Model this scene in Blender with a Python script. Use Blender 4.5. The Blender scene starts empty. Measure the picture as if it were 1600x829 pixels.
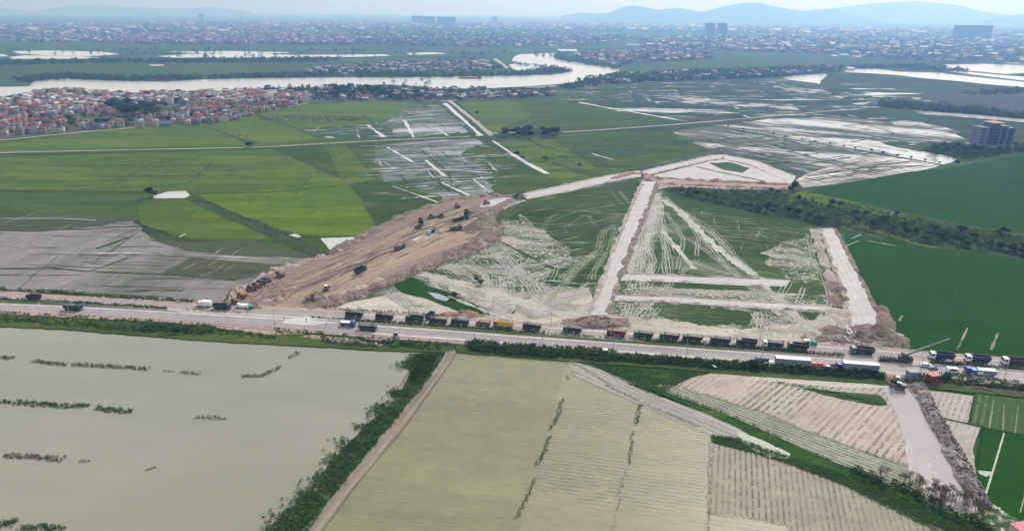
import bpy, math, random
import numpy as np
from mathutils import Matrix, Vector, noise as mnoise

# ------------------------------------------------------------------ camera, sky, sun, exposure
SC = bpy.context.scene
COL = SC.collection
F, CX, CY = 1067.0, 800.0, 414.5          # focal length and centre on the 1600 px wide photograph
CAMH, PITCH, ROLL = 140.0, math.radians(20.3), math.radians(0.43)
FW = np.array([0, math.cos(PITCH), -math.sin(PITCH)])
R0 = np.array([1.0, 0, 0]); U0 = np.array([0, math.sin(PITCH), math.cos(PITCH)])
RT = math.cos(ROLL) * R0 + math.sin(ROLL) * U0
UP = -math.sin(ROLL) * R0 + math.cos(ROLL) * U0

cam_data = bpy.data.cameras.new('camera')
cam_data.sensor_width = 36.0
cam_data.lens = F / 1600.0 * 36.0
cam_data.clip_start = 0.5
cam_data.clip_end = 200000.0
cam = bpy.data.objects.new('camera', cam_data)
COL.objects.link(cam)
cam.matrix_world = Matrix(((RT[0], UP[0], -FW[0], 0), (RT[1], UP[1], -FW[1], 0), (RT[2], UP[2], -FW[2], CAMH), (0, 0, 0, 1)))
SC.camera = cam

SUN_EL, SUN_AZ = math.radians(44), math.radians(30)      # azimuth clockwise from +Y
world = bpy.data.worlds.new('World'); SC.world = world; world.use_nodes = True
wn = world.node_tree; bg = wn.nodes['Background']
sky = wn.nodes.new('ShaderNodeTexSky'); sky.sky_type = 'NISHITA'; sky.sun_disc = False
sky.sun_elevation = SUN_EL; sky.sun_rotation = SUN_AZ
sky.air_density = 1.0; sky.dust_density = 3.0; sky.ozone_density = 1.0; sky.altitude = 50
veil = wn.nodes.new('ShaderNodeMix'); veil.data_type = 'RGBA'; veil.inputs[0].default_value = 0.6      # even milky high cloud
wn.links.new(sky.outputs[0], veil.inputs[6]); veil.inputs[7].default_value = (7.7, 7.5, 7.0, 1)
wn.links.new(veil.outputs[2], bg.inputs[0]); bg.inputs[1].default_value = 0.15
sd = bpy.data.lights.new('sun', 'SUN'); sd.energy = 3.3; sd.angle = math.radians(0.6); sd.color = (1.0, 0.965, 0.93)
sun = bpy.data.objects.new('sun', sd); COL.objects.link(sun)
to_sun = Vector((math.sin(SUN_AZ) * math.cos(SUN_EL), math.cos(SUN_AZ) * math.cos(SUN_EL), math.sin(SUN_EL)))
sun.rotation_euler = (-to_sun).to_track_quat('-Z', 'Y').to_euler()
sun.location = (0, 0, 300)
SC.view_settings.view_transform = 'Standard'; SC.view_settings.look = 'None'
SC.view_settings.exposure = 0.0; SC.view_settings.gamma = 1.0
SC.cycles.max_bounces = 4; SC.cycles.diffuse_bounces = 2; SC.cycles.glossy_bounces = 2
SC.cycles.transmission_bounces = 2; SC.cycles.volume_bounces = 4; SC.cycles.transparent_max_bounces = 16
SC.cycles.sample_clamp_indirect = 4.0; SC.cycles.caustics_reflective = False; SC.cycles.caustics_refractive = False
HAZE_DENSITY = 1.75e-4; HAZE_COLOR = (0.255, 0.51, 1.0); HAZE_ABS = (0.74, 0.68, 0.6)

# ------------------------------------------------------------------ helpers: pixel -> point on the land
def ray(px, py):
    d = RT * (px - CX) + UP * (CY - py) + FW * F
    return d / np.linalg.norm(d)
def G(px, py, z=0.0):
    d = ray(px, py); t = (z - CAMH) / d[2]
    return (d[0] * t, d[1] * t, z)
def depth(px, py):
    x, y, z = G(px, py)
    return y * FW[1] + (z - CAMH) * FW[2]
def wang(p, q):                                   # world direction (radians) of a line seen from p to q
    a, b = G(*p), G(*q); return math.atan2(b[1] - a[1], b[0] - a[0])

RNG = np.random.default_rng(7); random.seed(7)

def setp(o, kind=None, label=None, cat=None, group=None):
    if kind: o['kind'] = kind
    if label: o['label'] = label
    if cat: o['category'] = cat
    if group: o['group'] = group
    return o
def link(name, me, parent=None, mat=None):
    if mat is not None:
        for m in (mat if isinstance(mat, (list, tuple)) else [mat]): me.materials.append(m)
    o = bpy.data.objects.new(name, me); COL.objects.link(o)
    if parent is not None: o.parent = parent
    return o
def mesh_pd(name, verts, faces):
    me = bpy.data.meshes.new(name); me.from_pydata([tuple(v) for v in verts], [], faces); me.update(); return me
def mesh_np(name, V, Fc, midx=None, smooth=False):      # fast: all faces with the same corner count
    V = np.asarray(V, dtype=np.float32).reshape(-1, 3); Fc = np.asarray(Fc, dtype=np.int32)
    n, k = Fc.shape
    me = bpy.data.meshes.new(name); me.vertices.add(len(V)); me.vertices.foreach_set('co', V.ravel())
    me.loops.add(n * k); me.loops.foreach_set('vertex_index', Fc.ravel())
    me.polygons.add(n); me.polygons.foreach_set('loop_start', np.arange(0, n * k, k, dtype=np.int32))
    try: me.polygons.foreach_set('loop_total', np.full(n, k, dtype=np.int32))
    except Exception: pass
    if midx is not None: me.polygons.foreach_set('material_index', np.asarray(midx, dtype=np.int32))
    if smooth: me.polygons.foreach_set('use_smooth', np.ones(n, dtype=bool))
    me.update(calc_edges=True); return me

# ------------------------------------------------------------------ materials
class N:
    def __init__(s, name):
        s.m = bpy.data.materials.new(name); s.m.use_nodes = True; s.t = s.m.node_tree
        s.b = s.t.nodes['Principled BSDF']; s.geo = s.t.nodes.new('ShaderNodeNewGeometry')
    def node(s, typ, **kw):
        n = s.t.nodes.new(typ)
        for k, v in kw.items(): setattr(n, k, v)
        return n
    def put(s, sock, v):
        if hasattr(v, 'is_output') or hasattr(v, 'links'): s.t.links.new(v, sock)
        elif isinstance(v, (tuple, list)) and len(v) == 3 and sock.type == 'RGBA': sock.default_value = (*v, 1)
        else: sock.default_value = v
    def math(s, op, a, b=0.0, c=None, clamp=False):
        n = s.node('ShaderNodeMath', operation=op, use_clamp=clamp); s.put(n.inputs[0], a); s.put(n.inputs[1], b)
        if c is not None: s.put(n.inputs[2], c)
        return n.outputs[0]
    def coord(s, ang=0.0, sx=1.0, sy=1.0):
        r = s.node('ShaderNodeVectorRotate', rotation_type='Z_AXIS'); s.put(r.inputs['Vector'], s.geo.outputs['Position']); r.inputs['Angle'].default_value = -ang
        m = s.node('ShaderNodeVectorMath', operation='MULTIPLY'); s.put(m.inputs[0], r.outputs[0]); m.inputs[1].default_value = (sx, sy, 1)
        return m.outputs[0]
    def noise(s, vec, scale, detail=3.0, rough=0.55, dist=0.0):
        n = s.node('ShaderNodeTexNoise'); s.put(n.inputs['Vector'], vec); n.inputs['Scale'].default_value = scale
        n.inputs['Detail'].default_value = detail; n.inputs['Roughness'].default_value = rough; n.inputs['Distortion'].default_value = dist
        return n.outputs['Fac']
    def ramp(s, f, lo, hi):                         # smooth step from 0 at lo to 1 at hi
        n = s.node('ShaderNodeMapRange', interpolation_type='SMOOTHSTEP'); s.put(n.inputs[0], f)
        n.inputs[1].default_value = lo; n.inputs[2].default_value = hi; return n.outputs[0]
    def mix(s, f, a, b):
        n = s.node('ShaderNodeMix', data_type='RGBA'); s.put(n.inputs[0], f); s.put(n.inputs[6], a); s.put(n.inputs[7], b); return n.outputs[2]
    def mixf(s, f, a, b):
        n = s.node('ShaderNodeMix', data_type='FLOAT'); s.put(n.inputs[0], f); s.put(n.inputs[2], a); s.put(n.inputs[3], b); return n.outputs[0]
    def bright(s, col, f, lo, hi):                  # col times lo..hi
        k = s.math('MULTIPLY_ADD', f, hi - lo, lo)
        n = s.node('ShaderNodeVectorMath', operation='SCALE'); s.put(n.inputs[0], col); s.put(n.inputs[3], k); return n.outputs[0]
    def bump(s, h, strength, dist):
        n = s.node('ShaderNodeBump'); s.put(n.inputs['Height'], h); n.inputs['Strength'].default_value = strength; n.inputs['Distance'].default_value = dist
        s.t.links.new(n.outputs[0], s.b.inputs['Normal'])
    def done(s, col, rough=0.9, spec=0.3):
        s.put(s.b.inputs['Base Color'], col); s.put(s.b.inputs['Roughness'], rough); s.put(s.b.inputs['Specular IOR Level'], spec); return s.m

def field(name, c1, c2, scale=0.02, ang=0.0, stretch=4.0, fine=0.5, rows=None, wet=None, spots=None, rough=1.0, spec=0.04, third=None, bump=0.0, plots=None, alpha=None):
    """rice or mud field: c1/c2 mix in patches stretched along ang; rows=(spacing, angle, colour, amount, patchiness);
    wet=(colour, lo, hi, scale, stretch) standing water; third=(colour, lo, hi, scale)"""
    k_ = 0.80; sc3 = lambda c: tuple(x * k_ for x in c)
    c1, c2 = sc3(c1), sc3(c2)
    if third: third = (sc3(third[0]),) + tuple(third[1:])
    if rows: rows = tuple(rows[:2]) + (sc3(rows[2]),) + tuple(rows[3:])
    if wet: wet = (sc3(wet[0]),) + tuple(wet[1:])
    s = N(name); v = s.coord(ang, 1.0 / stretch, 1.0)
    f = s.ramp(s.noise(v, scale, 4, 0.6), 0.35, 0.65)
    col = s.mix(f, c1, c2)
    if third:
        t3 = s.ramp(s.noise(s.coord(ang, 1.0 / stretch, 1.0), third[3], 5, 0.62, 0.3), third[1], third[2]); col = s.mix(t3, col, third[0])
    n2 = s.noise(s.coord(ang, 0.5, 1.0), fine, 3, 0.6)
    col = s.bright(col, n2, 0.72, 1.28)
    n4 = s.noise(s.coord(ang, 0.12, 1.0), scale * 9, 3, 0.6); col = s.bright(col, n4, 0.8, 1.2); col = s.bright(col, s.noise(s.geo.outputs['Position'], 1.7, 3, 0.7), 0.88, 1.12)
    if plots:                                       # paddies of slightly different age: (length, width, angle, amount)
        c = s.coord(plots[2], 1 / plots[0], 1 / plots[1]); sx = s.node('ShaderNodeSeparateXYZ'); s.put(sx.inputs[0], c)
        yy = s.math('FLOOR', s.math('ADD', sx.outputs[1], s.math('MULTIPLY', s.noise(s.geo.outputs['Position'], .01, 1), .6))); off = s.math('MULTIPLY', s.math('SINE', s.math('MULTIPLY', yy, 12.9898)), 43.7)
        xx = s.math('FLOOR', s.math('ADD', sx.outputs[0], off)); cb = s.node('ShaderNodeCombineXYZ'); s.put(cb.inputs[0], xx); s.put(cb.inputs[1], yy)
        wnz = s.node('ShaderNodeTexWhiteNoise', noise_dimensions='2D'); s.put(wnz.inputs['Vector'], cb.outputs[0]); pv_ = wnz.outputs['Value']
        col = s.bright(col, pv_, 1 - plots[3], 1 + plots[3]); warm = tuple(q * f for q, f in zip(c1, (1.5, 1.12, .8))); col = s.mix(s.math('MULTIPLY', s.ramp(pv_, .62, .95), .45), col, warm)
    if rows:
        sp, ra, rc, am, pt = rows[:5]
        c = s.coord(ra + math.pi / 2); sep = s.node('ShaderNodeSeparateXYZ'); s.put(sep.inputs[0], c)
        wob = s.noise(s.coord(ra, 0.15, 1.0), 0.12, 2)
        ph = s.math('MULTIPLY_ADD', sep.outputs[0], 2 * math.pi / sp, s.math('MULTIPLY', wob, 3.6))
        st = s.ramp(s.math('ADD', s.math('SINE', ph), s.math('MULTIPLY', s.noise(s.geo.outputs['Position'], 1.6, 3, 0.7), 0.9)), 0.3, 1.25)
        pn = s.ramp(s.noise(s.coord(ra, 0.25, 1.0), pt, 3, 0.6), 0.36, 0.6)
        br = s.ramp(s.noise(s.coord(ra, 0.4, 1.0), 0.8, 3, 0.65), 0.36, 0.56)
        col = s.mix(s.math('MULTIPLY', s.math('MULTIPLY', st, pn), s.math('MULTIPLY', br, am)), col, rc)
    rg = rough; sp_ = spec
    if spots:
        sc_, lo, hi, pc = spots
        sn = s.ramp(s.noise(s.geo.outputs['Position'], sc_, 5, 0.68), lo, hi); col = s.mix(sn, col, pc)
    if wet:
        wn_ = s.noise(s.coord(ang, 1.0 / wet[4], 1.0), wet[3], 6, 0.66, 0.4); wf = s.ramp(wn_, wet[1], wet[2])
        col = s.mix(wf, col, wet[0]); rg = s.mixf(wf, rough, 0.22); sp_ = s.mixf(wf, spec, 0.5)
    if bump: s.bump(s.noise(s.geo.outputs['Position'], 0.6, 4), bump, 0.5)
    if alpha: s.put(s.b.inputs['Alpha'], s.math('MULTIPLY', s.ramp(s.noise(s.geo.outputs['Position'], alpha[0], 4, 0.65), alpha[1], alpha[2]), alpha[3]))      # broken up: mud or water only partly covers the plants
    return s.done(col, rg, sp_)

def water(name, c1, c2, scale=0.01, rough=0.10, ang=0.0, stretch=3.0, ripple=0.15, rscale=0.5, silt=None, spec=0.5):
    s = N(name); v = s.coord(ang, 1 / stretch, 1)
    col = s.mix(s.ramp(s.noise(v, scale, 4, 0.6), 0.3, 0.7), c1, c2)
    col = s.bright(col, s.noise(s.coord(ang, 0.2, 1), 0.12, 4, 0.65), 0.90, 1.10)
    if silt:
        f = s.ramp(s.noise(s.coord(ang, 1.0 / silt[4], 1), silt[3], 6, 0.7, 0.3), silt[1], silt[2]); col = s.mix(f, col, silt[0])
    s.bump(s.noise(s.geo.outputs['Position'], rscale, 3, 0.6), ripple, 0.25)
    return s.done(col, rough, spec)

def plain(name, c, rough=0.7, spec=0.4, var=0.12, metal=0.0, sc=0.8):
    s = N(name); col = s.bright(s.mix(0.0, c, c), s.noise(s.geo.outputs['Position'], sc, 4, 0.65), 1 - var * 2, 1 + var * 2)
    s.b.inputs['Metallic'].default_value = metal
    return s.done(col, rough, spec)

def soil(name, dark, mid, light, sc=0.35, bump=0.9, lo=0.42):
    s = N(name); n1 = s.noise(s.geo.outputs['Position'], sc, 6, 0.7)
    col = s.mix(s.ramp(n1, 0.32, lo + 0.08), dark, mid); col = s.mix(s.ramp(s.noise(s.geo.outputs['Position'], sc * 0.45, 5, 0.65), 0.5, 0.68), col, light)
    s.bump(s.noise(s.geo.outputs['Position'], sc * 2.2, 5, 0.7), bump, 0.6)
    return s.done(col, 0.95, 0.15)

def leafy(name, c1, c2, c3=None, sc=0.12, objrand=False):
    s = N(name); f = s.noise(s.geo.outputs['Position'], sc, 3, 0.6)
    col = s.mix(s.ramp(f, 0.35, 0.62), c1, c2)
    if c3: col = s.mix(s.ramp(s.noise(s.geo.outputs['Position'], sc * 3.1, 3, 0.6), 0.52, 0.7), col, c3)
    if objrand:
        oi = s.node('ShaderNodeObjectInfo'); col = s.bright(col, oi.outputs['Random'], 0.6, 1.45)
    else: col = s.bright(col, s.noise(s.geo.outputs['Position'], 1.3, 2), 0.6, 1.4)
    m = s.done(col, 0.75, 0.1); tl = s.node('ShaderNodeBsdfTranslucent'); s.put(tl.inputs[0], s.bright(col, 1.0, 1, 1.5)); mx = s.node('ShaderNodeMixShader'); mx.inputs[0].default_value = 0.4
    s.t.links.new(s.b.outputs[0], mx.inputs[1]); s.t.links.new(tl.outputs[0], mx.inputs[2]); s.t.links.new(mx.outputs[0], s.t.nodes['Material Output'].inputs[0]); return m
# ------------------------------------------------------------------ helpers: land pieces
def jitter(pts, step=5.0, amp=1.0, closed=True, seed=0, skip=None):
    """subdivide an outline and roughen it like a hand-dug field edge"""
    out = []; n = len(pts); rng = random.Random(seed)
    for i in range(n if closed else n - 1):
        a, b = pts[i], pts[(i + 1) % n]; L = math.hypot(b[0] - a[0], b[1] - a[1]); k = max(1, int(L / step))
        for j in range(k):
            t = j / k; x, y = a[0] + (b[0] - a[0]) * t, a[1] + (b[1] - a[1]) * t
            if amp:
                s_ = amp * min(1.0, max(0.25, (y - 20) / 250.0))
                j_ = min(s_, 1.2); x0_ = x; x += s_ * 1.6 * mnoise.noise((x * 0.09, y * 0.12, seed * 3.1)) + j_ * rng.uniform(-.4, .4)
                y += s_ * 0.8 * mnoise.noise((x0_ * 0.10, y * 0.13, seed * 1.7 + 9)) + j_ * 0.5 * rng.uniform(-.4, .4)
            out.append((x, y))
    if not closed: out.append(pts[-1])
    return out
LAY = [0.0]
_seed = [0]
def land(name, pts, mat, z=None, amp=1.0, skirt=False, step=6.0):
    """flat sheet of land or water with a roughened outline; each sits a few centimetres above the last"""
    _seed[0] += 1
    if z is None: LAY[0] += 0.003; z = 0.03 + LAY[0]
    P = jitter(pts, step, amp, True, _seed[0])
    V = [G(x, y, z) for x, y in P]; n = len(V); Fc = [list(range(n))]
    if skirt:
        V += [(x, y, -0.2) for x, y, _ in V[:n]]; Fc += [[i, (i + 1) % n, n + (i + 1) % n, n + i] for i in range(n)]
    me = mesh_pd(name, V, Fc)
    if me.polygons[0].normal.z < 0: me.flip_normals()
    return setp(link(name, me, None, mat), 'structure')
def rs(path, n):                                    # resample a polyline to n points
    p = np.array(path, float); d = np.r_[0, np.cumsum(np.hypot(*np.diff(p, axis=0).T))]
    t = np.linspace(0, d[-1], n); return np.c_[np.interp(t, d, p[:, 0]), np.interp(t, d, p[:, 1])]
def band(name, pts, mat, z, skirt=True, step=12.0, wob=0.0):
    """pts: (x, y_top, y_bottom) across the picture -> a road-like ribbon"""
    xs = np.arange(pts[0][0], pts[-1][0] + .1, step); P = np.array(pts, float)
    yt = np.interp(xs, P[:, 0], P[:, 1]); yb = np.interp(xs, P[:, 0], P[:, 2]); V = []; Fc = []
    for x, a, b in zip(xs, yt, yb):
        j = (mnoise.noise((x * .07, z * 9, 1.3)) + mnoise.noise((x * .3, z * 9, 4.3)) * .5) * wob
        V += [G(x, a + j, z), G(x, b - j * .7, z)]
    n = len(xs); m = len(V)
    Fc = [[2 * i, 2 * i + 1, 2 * i + 3, 2 * i + 2] for i in range(n - 1)]
    if skirt:
        V += [(v[0], v[1], 0.0) for v in V]
        Fc += [[2 * i + 1, m + 2 * i + 1, m + 2 * i + 3, 2 * i + 3] for i in range(n - 1)] + [[2 * i, 2 * i + 2, m + 2 * i + 2, m + 2 * i] for i in range(n - 1)]
    me = mesh_pd(name, V, Fc)
    if me.polygons[0].normal.z < 0: me.flip_normals()
    return setp(link(name, me, None, mat), 'structure')
def wpath(path, z=0.0, step=2.0, smooth=True):       # pixel path -> evenly spaced world points
    q = rs(path, max(2, len(path) * 6)) if len(path) > 2 else np.array(path, float)
    w = np.array([G(x, y, z)[:2] for x, y in q]); d = np.r_[0, np.cumsum(np.hypot(*np.diff(w, axis=0).T))]
    n = max(2, int(d[-1] / step)); t = np.linspace(0, d[-1], n)
    return np.c_[np.interp(t, d, w[:, 0]), np.interp(t, d, w[:, 1])]
def normals2(w):
    g = np.gradient(w, axis=0); g /= np.maximum(1e-6, np.hypot(g[:, 0], g[:, 1]))[:, None]; return np.c_[-g[:, 1], g[:, 0]]
def ribbon_vf(w, wd, z, V, Fc, off=0.0):             # flat ribbon along world points
    nn = normals2(w); wd = np.broadcast_to(wd, (len(w),)); b = len(V)
    for p, q, k in zip(w, nn, wd):
        a = p + q * (off + k / 2); c = p + q * (off - k / 2); V += [(a[0], a[1], z), (c[0], c[1], z)]
    Fc += [[b + 2 * i, b + 2 * i + 1, b + 2 * i + 3, b + 2 * i + 2] for i in range(len(w) - 1)]
def ribbon(name, path, width, mat, z=None, rough=0.25, step=2.0, kind='structure'):
    if z is None: LAY[0] += 0.003; z = 0.03 + LAY[0]
    w = wpath(path, z, step); V = []; Fc = []; _seed[0] += 1
    wd = np.array([width * (1 + rough * 1.6 * mnoise.noise((i * .21, _seed[0] * 5.3, 0)) + rough * random.uniform(-.5, .5)) for i in range(len(w))])
    ribbon_vf(w, wd, z, V, Fc); me = mesh_np(name, V, Fc)
    if me.polygons[0].normal.z < 0: me.flip_normals()
    return setp(link(name, me, None, mat), kind)
def bank(name, path, width, height, mat, lump=0.7, step=1.2, z0=0.0, n=9, kind='structure', wvar=0.6):
    """ridge of tipped earth: lumpy cross-section along a path"""
    w = wpath(path, 0.0, step); nn = normals2(w); V = []; _seed[0] += 1; sd_ = _seed[0] * 7.7
    for i, (p, q) in enumerate(zip(w, nn)):
        wk = width * (1 + wvar * 2 * mnoise.noise((i * step * .09, sd_, 0))); hk = height * (0.75 + lump * 1.4 * mnoise.noise((i * step * .13, sd_, 5)))
        e = min(1.0, (i + 0.01) / 4.0, (len(w) - 1 - i + 0.01) / 4.0)
        for j in range(n):
            u = j / (n - 1) * 2 - 1; pr = (1 - u * u) ** 0.8
            x, y = p + q * (u * wk / 2)
            h = hk * pr * e * (1 + lump * 1.3 * mnoise.noise((x * .55, y * .55, sd_))) + lump * height * .45 * pr * mnoise.noise((x * 1.4, y * 1.4, sd_))
            V.append((x, y, z0 + max(-0.05, h) if 0 < j < n - 1 else z0 - 0.1))
    Fc = [[i * n + j, (i + 1) * n + j, (i + 1) * n + j + 1, i * n + j + 1] for i in range(len(w) - 1) for j in range(n - 1)]
    me = mesh_np(name, V, Fc)
    if me.polygons[0].normal.z < 0: me.flip_normals()
    return setp(link(name, me, None, mat), kind)
def seams(name, poly, n, d0, d1, l0, l1, w, mat, z, seed, cross=0.0, wob=1.0):
    """broken little strips (water lying along the bunds, or weedy bund tops) inside a field; d0->d1 gives their run"""
    P = inside(poly, n, seed); rng = np.random.default_rng(seed); a0 = wang(d0, d1); V, Fc = [], []
    for i, p in enumerate(P):
        a = a0 + (math.pi / 2 + rng.normal(0, .1) if rng.random() < cross else rng.normal(0, .03)); L = rng.uniform(l0, l1); k = max(3, int(L / 4)); t = np.linspace(-L / 2, L / 2, k)
        off = np.array([mnoise.noise((q * .06, i * 3.3, seed)) for q in t]) * wob * 2; pts = np.c_[p[0] + math.cos(a) * t - math.sin(a) * off, p[1] + math.sin(a) * t + math.cos(a) * off]
        ribbon_vf(pts, w * rng.uniform(.3, 1.5) * (.15 + np.sin(np.linspace(.1, 3.04, k)) ** .6) * rng.uniform(.5, 1.3, k), z + rng.uniform(0, .04), V, Fc)
    return setp(link(name, mesh_np(name, V, Fc), None, mat), 'stuff')
def mound(name, px, py, rx, ry, h, mat, lump=0.5, z0=0.0, ang=0.0, res=22, label=None, cat=None, group=None, kind=None):
    cx, cy, _ = G(px, py); V = []; n = res; _seed[0] += 1; s_ = _seed[0] * 3.3
    for i in range(n):
        for j in range(n):
            u, v = i / (n - 1) * 2 - 1, j / (n - 1) * 2 - 1; r = math.hypot(u, v) * (1 + .35 * mnoise.noise((u * 1.6, v * 1.6, s_)))
            x, y = u * rx, v * ry; k = max(0.0, 1 - r ** 1.5)
            zz = h * k * (1 + lump * 1.5 * mnoise.noise((x * .5, y * .5, s_)) + lump * .7 * mnoise.noise((x * 1.5, y * 1.5, s_)))
            V.append((x, y, zz - (0.15 if k == 0 else 0)))
    Fc = [[i * n + j, (i + 1) * n + j, (i + 1) * n + j + 1, i * n + j + 1] for i in range(n - 1) for j in range(n - 1)]
    me = mesh_np(name, V, Fc); o = link(name, me, None, mat); o.location = (cx, cy, z0); o.rotation_euler.z = ang
    return setp(o, kind, label, cat, group)

def inside(poly, n, seed=0, dens=None):              # random px points inside a pixel polygon, uniform on the land
    rng = np.random.default_rng(seed); W = np.array([G(x, y)[:2] for x, y in poly]); lo, hi = W.min(0), W.max(0); out = []
    while len(out) < n:
        q = rng.uniform(lo, hi, (max(64, n * 3), 2)); c = np.zeros(len(q), bool); j = len(W) - 1
        for i in range(len(W)):
            a, b = W[i], W[j]; cond = ((a[1] > q[:, 1]) != (b[1] > q[:, 1])) & (q[:, 0] < (b[0] - a[0]) * (q[:, 1] - a[1]) / ((b[1] - a[1]) or 1e-9) + a[0]); c ^= cond; j = i
        out += [tuple(p) for p in q[c]]
    return np.array(out[:n])
def area(poly):
    W = np.array([G(x, y)[:2] for x, y in poly]); x, y = W.T; return abs(np.dot(x, np.roll(y, 1)) - np.dot(y, np.roll(x, 1))) / 2

def leaves(C, R, k, size, seed=0, flat=0.0):
    """k leaf-clump faces scattered through each ellipsoid (centres C, radii R); returns verts, quads"""
    rng = np.random.default_rng(seed); C = np.asarray(C, float); R = np.asarray(R, float); n = len(C)
    d = rng.normal(size=(n, k, 3)); d /= np.linalg.norm(d, axis=2, keepdims=True); r = rng.uniform(0.35, 1.0, (n, k, 1)) ** 0.5
    d *= (1 + 0.25 * rng.normal(size=(n, 1, 3)) * 0.5)
    P = (C[:, None, :] + d * r * R[:, None, :]).reshape(-1, 3); m = len(P)
    P[:, 2] = np.maximum(P[:, 2], 0.05)
    a = rng.normal(size=(m, 3)); a[:, 2] *= (1 - flat); a /= np.linalg.norm(a, axis=1, keepdims=True)
    b = np.cross(a, rng.normal(size=(m, 3))); b /= np.linalg.norm(b, axis=1, keepdims=True)
    s1 = (np.repeat(np.broadcast_to(size, (n,)), k) * rng.uniform(.5, 1.3, m))[:, None]; s2 = s1 * rng.uniform(.5, 1.0, (m, 1))
    V = np.stack([P - a * s1, P - b * s2, P + a * s1, P + b * s2], 1).reshape(-1, 3)
    return V, np.arange(m * 4).reshape(-1, 4)
def shrubs(name, pts, hmin, hmax, mat, k=26, seed=1, kind='stuff', z0=0.0, wide=1.0, size=0.24, tag=None):
    """many bushes as one stuff object at world xy points"""
    rng = np.random.default_rng(seed); n = len(pts); h = rng.uniform(hmin, hmax, n)
    C = np.c_[pts, h * .45 + z0]; R = np.c_[h * rng.uniform(.5, .9, n) * wide, h * rng.uniform(.5, .9, n) * wide, h * .55]
    V, Q = leaves(C, R, k, h * size, seed); o = link(name, mesh_np(name, V, Q), None, mat); return setp(o, kind)
def along(path, spacing, spread, seed=0, gaps=0.0):  # world points scattered along a pixel path
    rng = np.random.default_rng(seed); w = wpath(path, 0, spacing); nn = normals2(w); k = len(w)
    keep = np.array([mnoise.noise((i * spacing * .07, seed * 2.3, 0)) > -0.55 + gaps for i in range(k)])
    o = w + nn * rng.uniform(-spread, spread, (k, 1)) + rng.uniform(-spacing / 2, spacing / 2, (k, 2)) * .6
    return o[keep]
def shrub_row(name, path, spacing, spread, hmin, hmax, mat, **kw):
    g = kw.pop('gaps', 0.0); sd_ = kw.pop('seed', _seed[0] + 100); _seed[0] += 1
    return shrubs(name, along(path, spacing, spread, sd_, g), hmin, hmax, mat, seed=sd_, **kw)
# ------------------------------------------------------------------ materials of the land
LG = (0.075, 0.165, 0.032)
A_row = wang((0, 390), (500, 400)); A_road = wang((600, 515), (1000, 543))
m_far = field('far_plain_mat', (0.045, 0.09, 0.04), (0.06, 0.13, 0.045), 0.0016, 0.1, 3, 0.01, third=((0.035, 0.06, 0.035), 0.5, 0.62, 0.004), wet=((0.45, 0.45, 0.43), 0.70, 0.72, 0.0035, 4))
m_rice1 = field('rice_bright', (0.092, 0.145, 0.022), (0.070, 0.122, 0.018), 0.010, A_row, 5, 0.15, third=((0.10, 0.15, 0.04), 0.55, 0.7, 0.02), plots=(70, 13, A_row, .13))
m_rice1b = field('rice_vivid', (0.095, 0.165, 0.012), (0.078, 0.142, 0.014), 0.012, A_row, 6, 0.2, plots=(55, 9, A_row, .10))
m_rice2 = field('rice_mid', (0.058, 0.100, 0.020), (0.048, 0.086, 0.018), 0.010, A_row, 5, 0.15, third=((0.065, 0.115, 0.03), 0.55, 0.7, 0.02), plots=(80, 16, A_row, .14))
m_rice3 = field('rice_deep', (0.013, 0.064, 0.006), (0.018, 0.074, 0.009), 0.006, A_road, 4, 0.18, third=((0.012, 0.054, 0.006), 0.55, 0.7, 0.01), plots=(40, 40, A_road, .06))
m_rice4 = field('rice_dull', (0.045, 0.085, 0.035), (0.062, 0.100, 0.045), 0.012, A_row, 5, 0.12, wet=((0.36, 0.37, 0.34), 0.62, 0.70, 0.03, 5))
m_rice5 = field('rice_wet_tuft', (0.036, 0.070, 0.016), (0.052, 0.090, 0.024), 0.015, A_road, 2, 0.3, third=((0.16, 0.20, 0.12), 0.5, 0.66, 0.03), wet=((0.46, 0.46, 0.40), 0.60, 0.74, 0.05, 3), rows=(4.5, A_road + .1, (0.17, 0.19, 0.13), .55, .03))
m_rice6 = field('rice_dark', (0.030, 0.064, 0.014), (0.042, 0.080, 0.018), 0.012, A_road, 3, 0.25, wet=((0.40, 0.40, 0.36), 0.60, 0.78, 0.05, 4), rows=(5, A_road + .1, (0.15, 0.17, 0.11), .45, .03), plots=(50, 22, A_road, .12))
m_mudfield = field('grey_mud_field', (0.215, 0.205, 0.208), (0.27, 0.255, 0.26), 0.012, wang((0, 470), (250, 345)), 3.5, 0.22, rows=(5.5, wang((140, 440), (200, 400)), (0.19, 0.185, 0.18), 0.35, 0.03), third=((0.15, 0.155, 0.125), 0.48, 0.68, 0.014), wet=((0.44, 0.42, 0.44), 0.60, 0.74, 0.02, 4))
m_mudgreen = field('mud_green_field', (0.090, 0.095, 0.062), (0.062, 0.088, 0.042), 0.012, A_row, 4, 0.2, third=((0.15, 0.14, 0.12), 0.5, 0.7, 0.02))
m_wet1 = field('flooded_paddy', (0.06, 0.10, 0.05), (0.12, 0.15, 0.12), 0.012, wang((590, 280), (760, 270)), 7, 0.12, rows=(14, wang((590, 280), (760, 270)), (0.05, 0.09, 0.05), 0.6, 0.012), wet=((0.30, 0.32, 0.33), 0.48, 0.66, 0.018, 7))
m_wet2 = field('flooded_paddy_far', (0.06, 0.085, 0.055), (0.16, 0.17, 0.155), 0.008, wang((1100, 230), (1300, 250)), 4, 0.06, rows=(22, wang((1130, 205), (1440, 262)), (0.07, 0.10, 0.06), 0.6, 0.006), wet=((0.40, 0.39, 0.39), 0.46, 0.60, 0.012, 6), plots=(60, 25, wang((1130, 205), (1440, 262)), .2))
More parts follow.
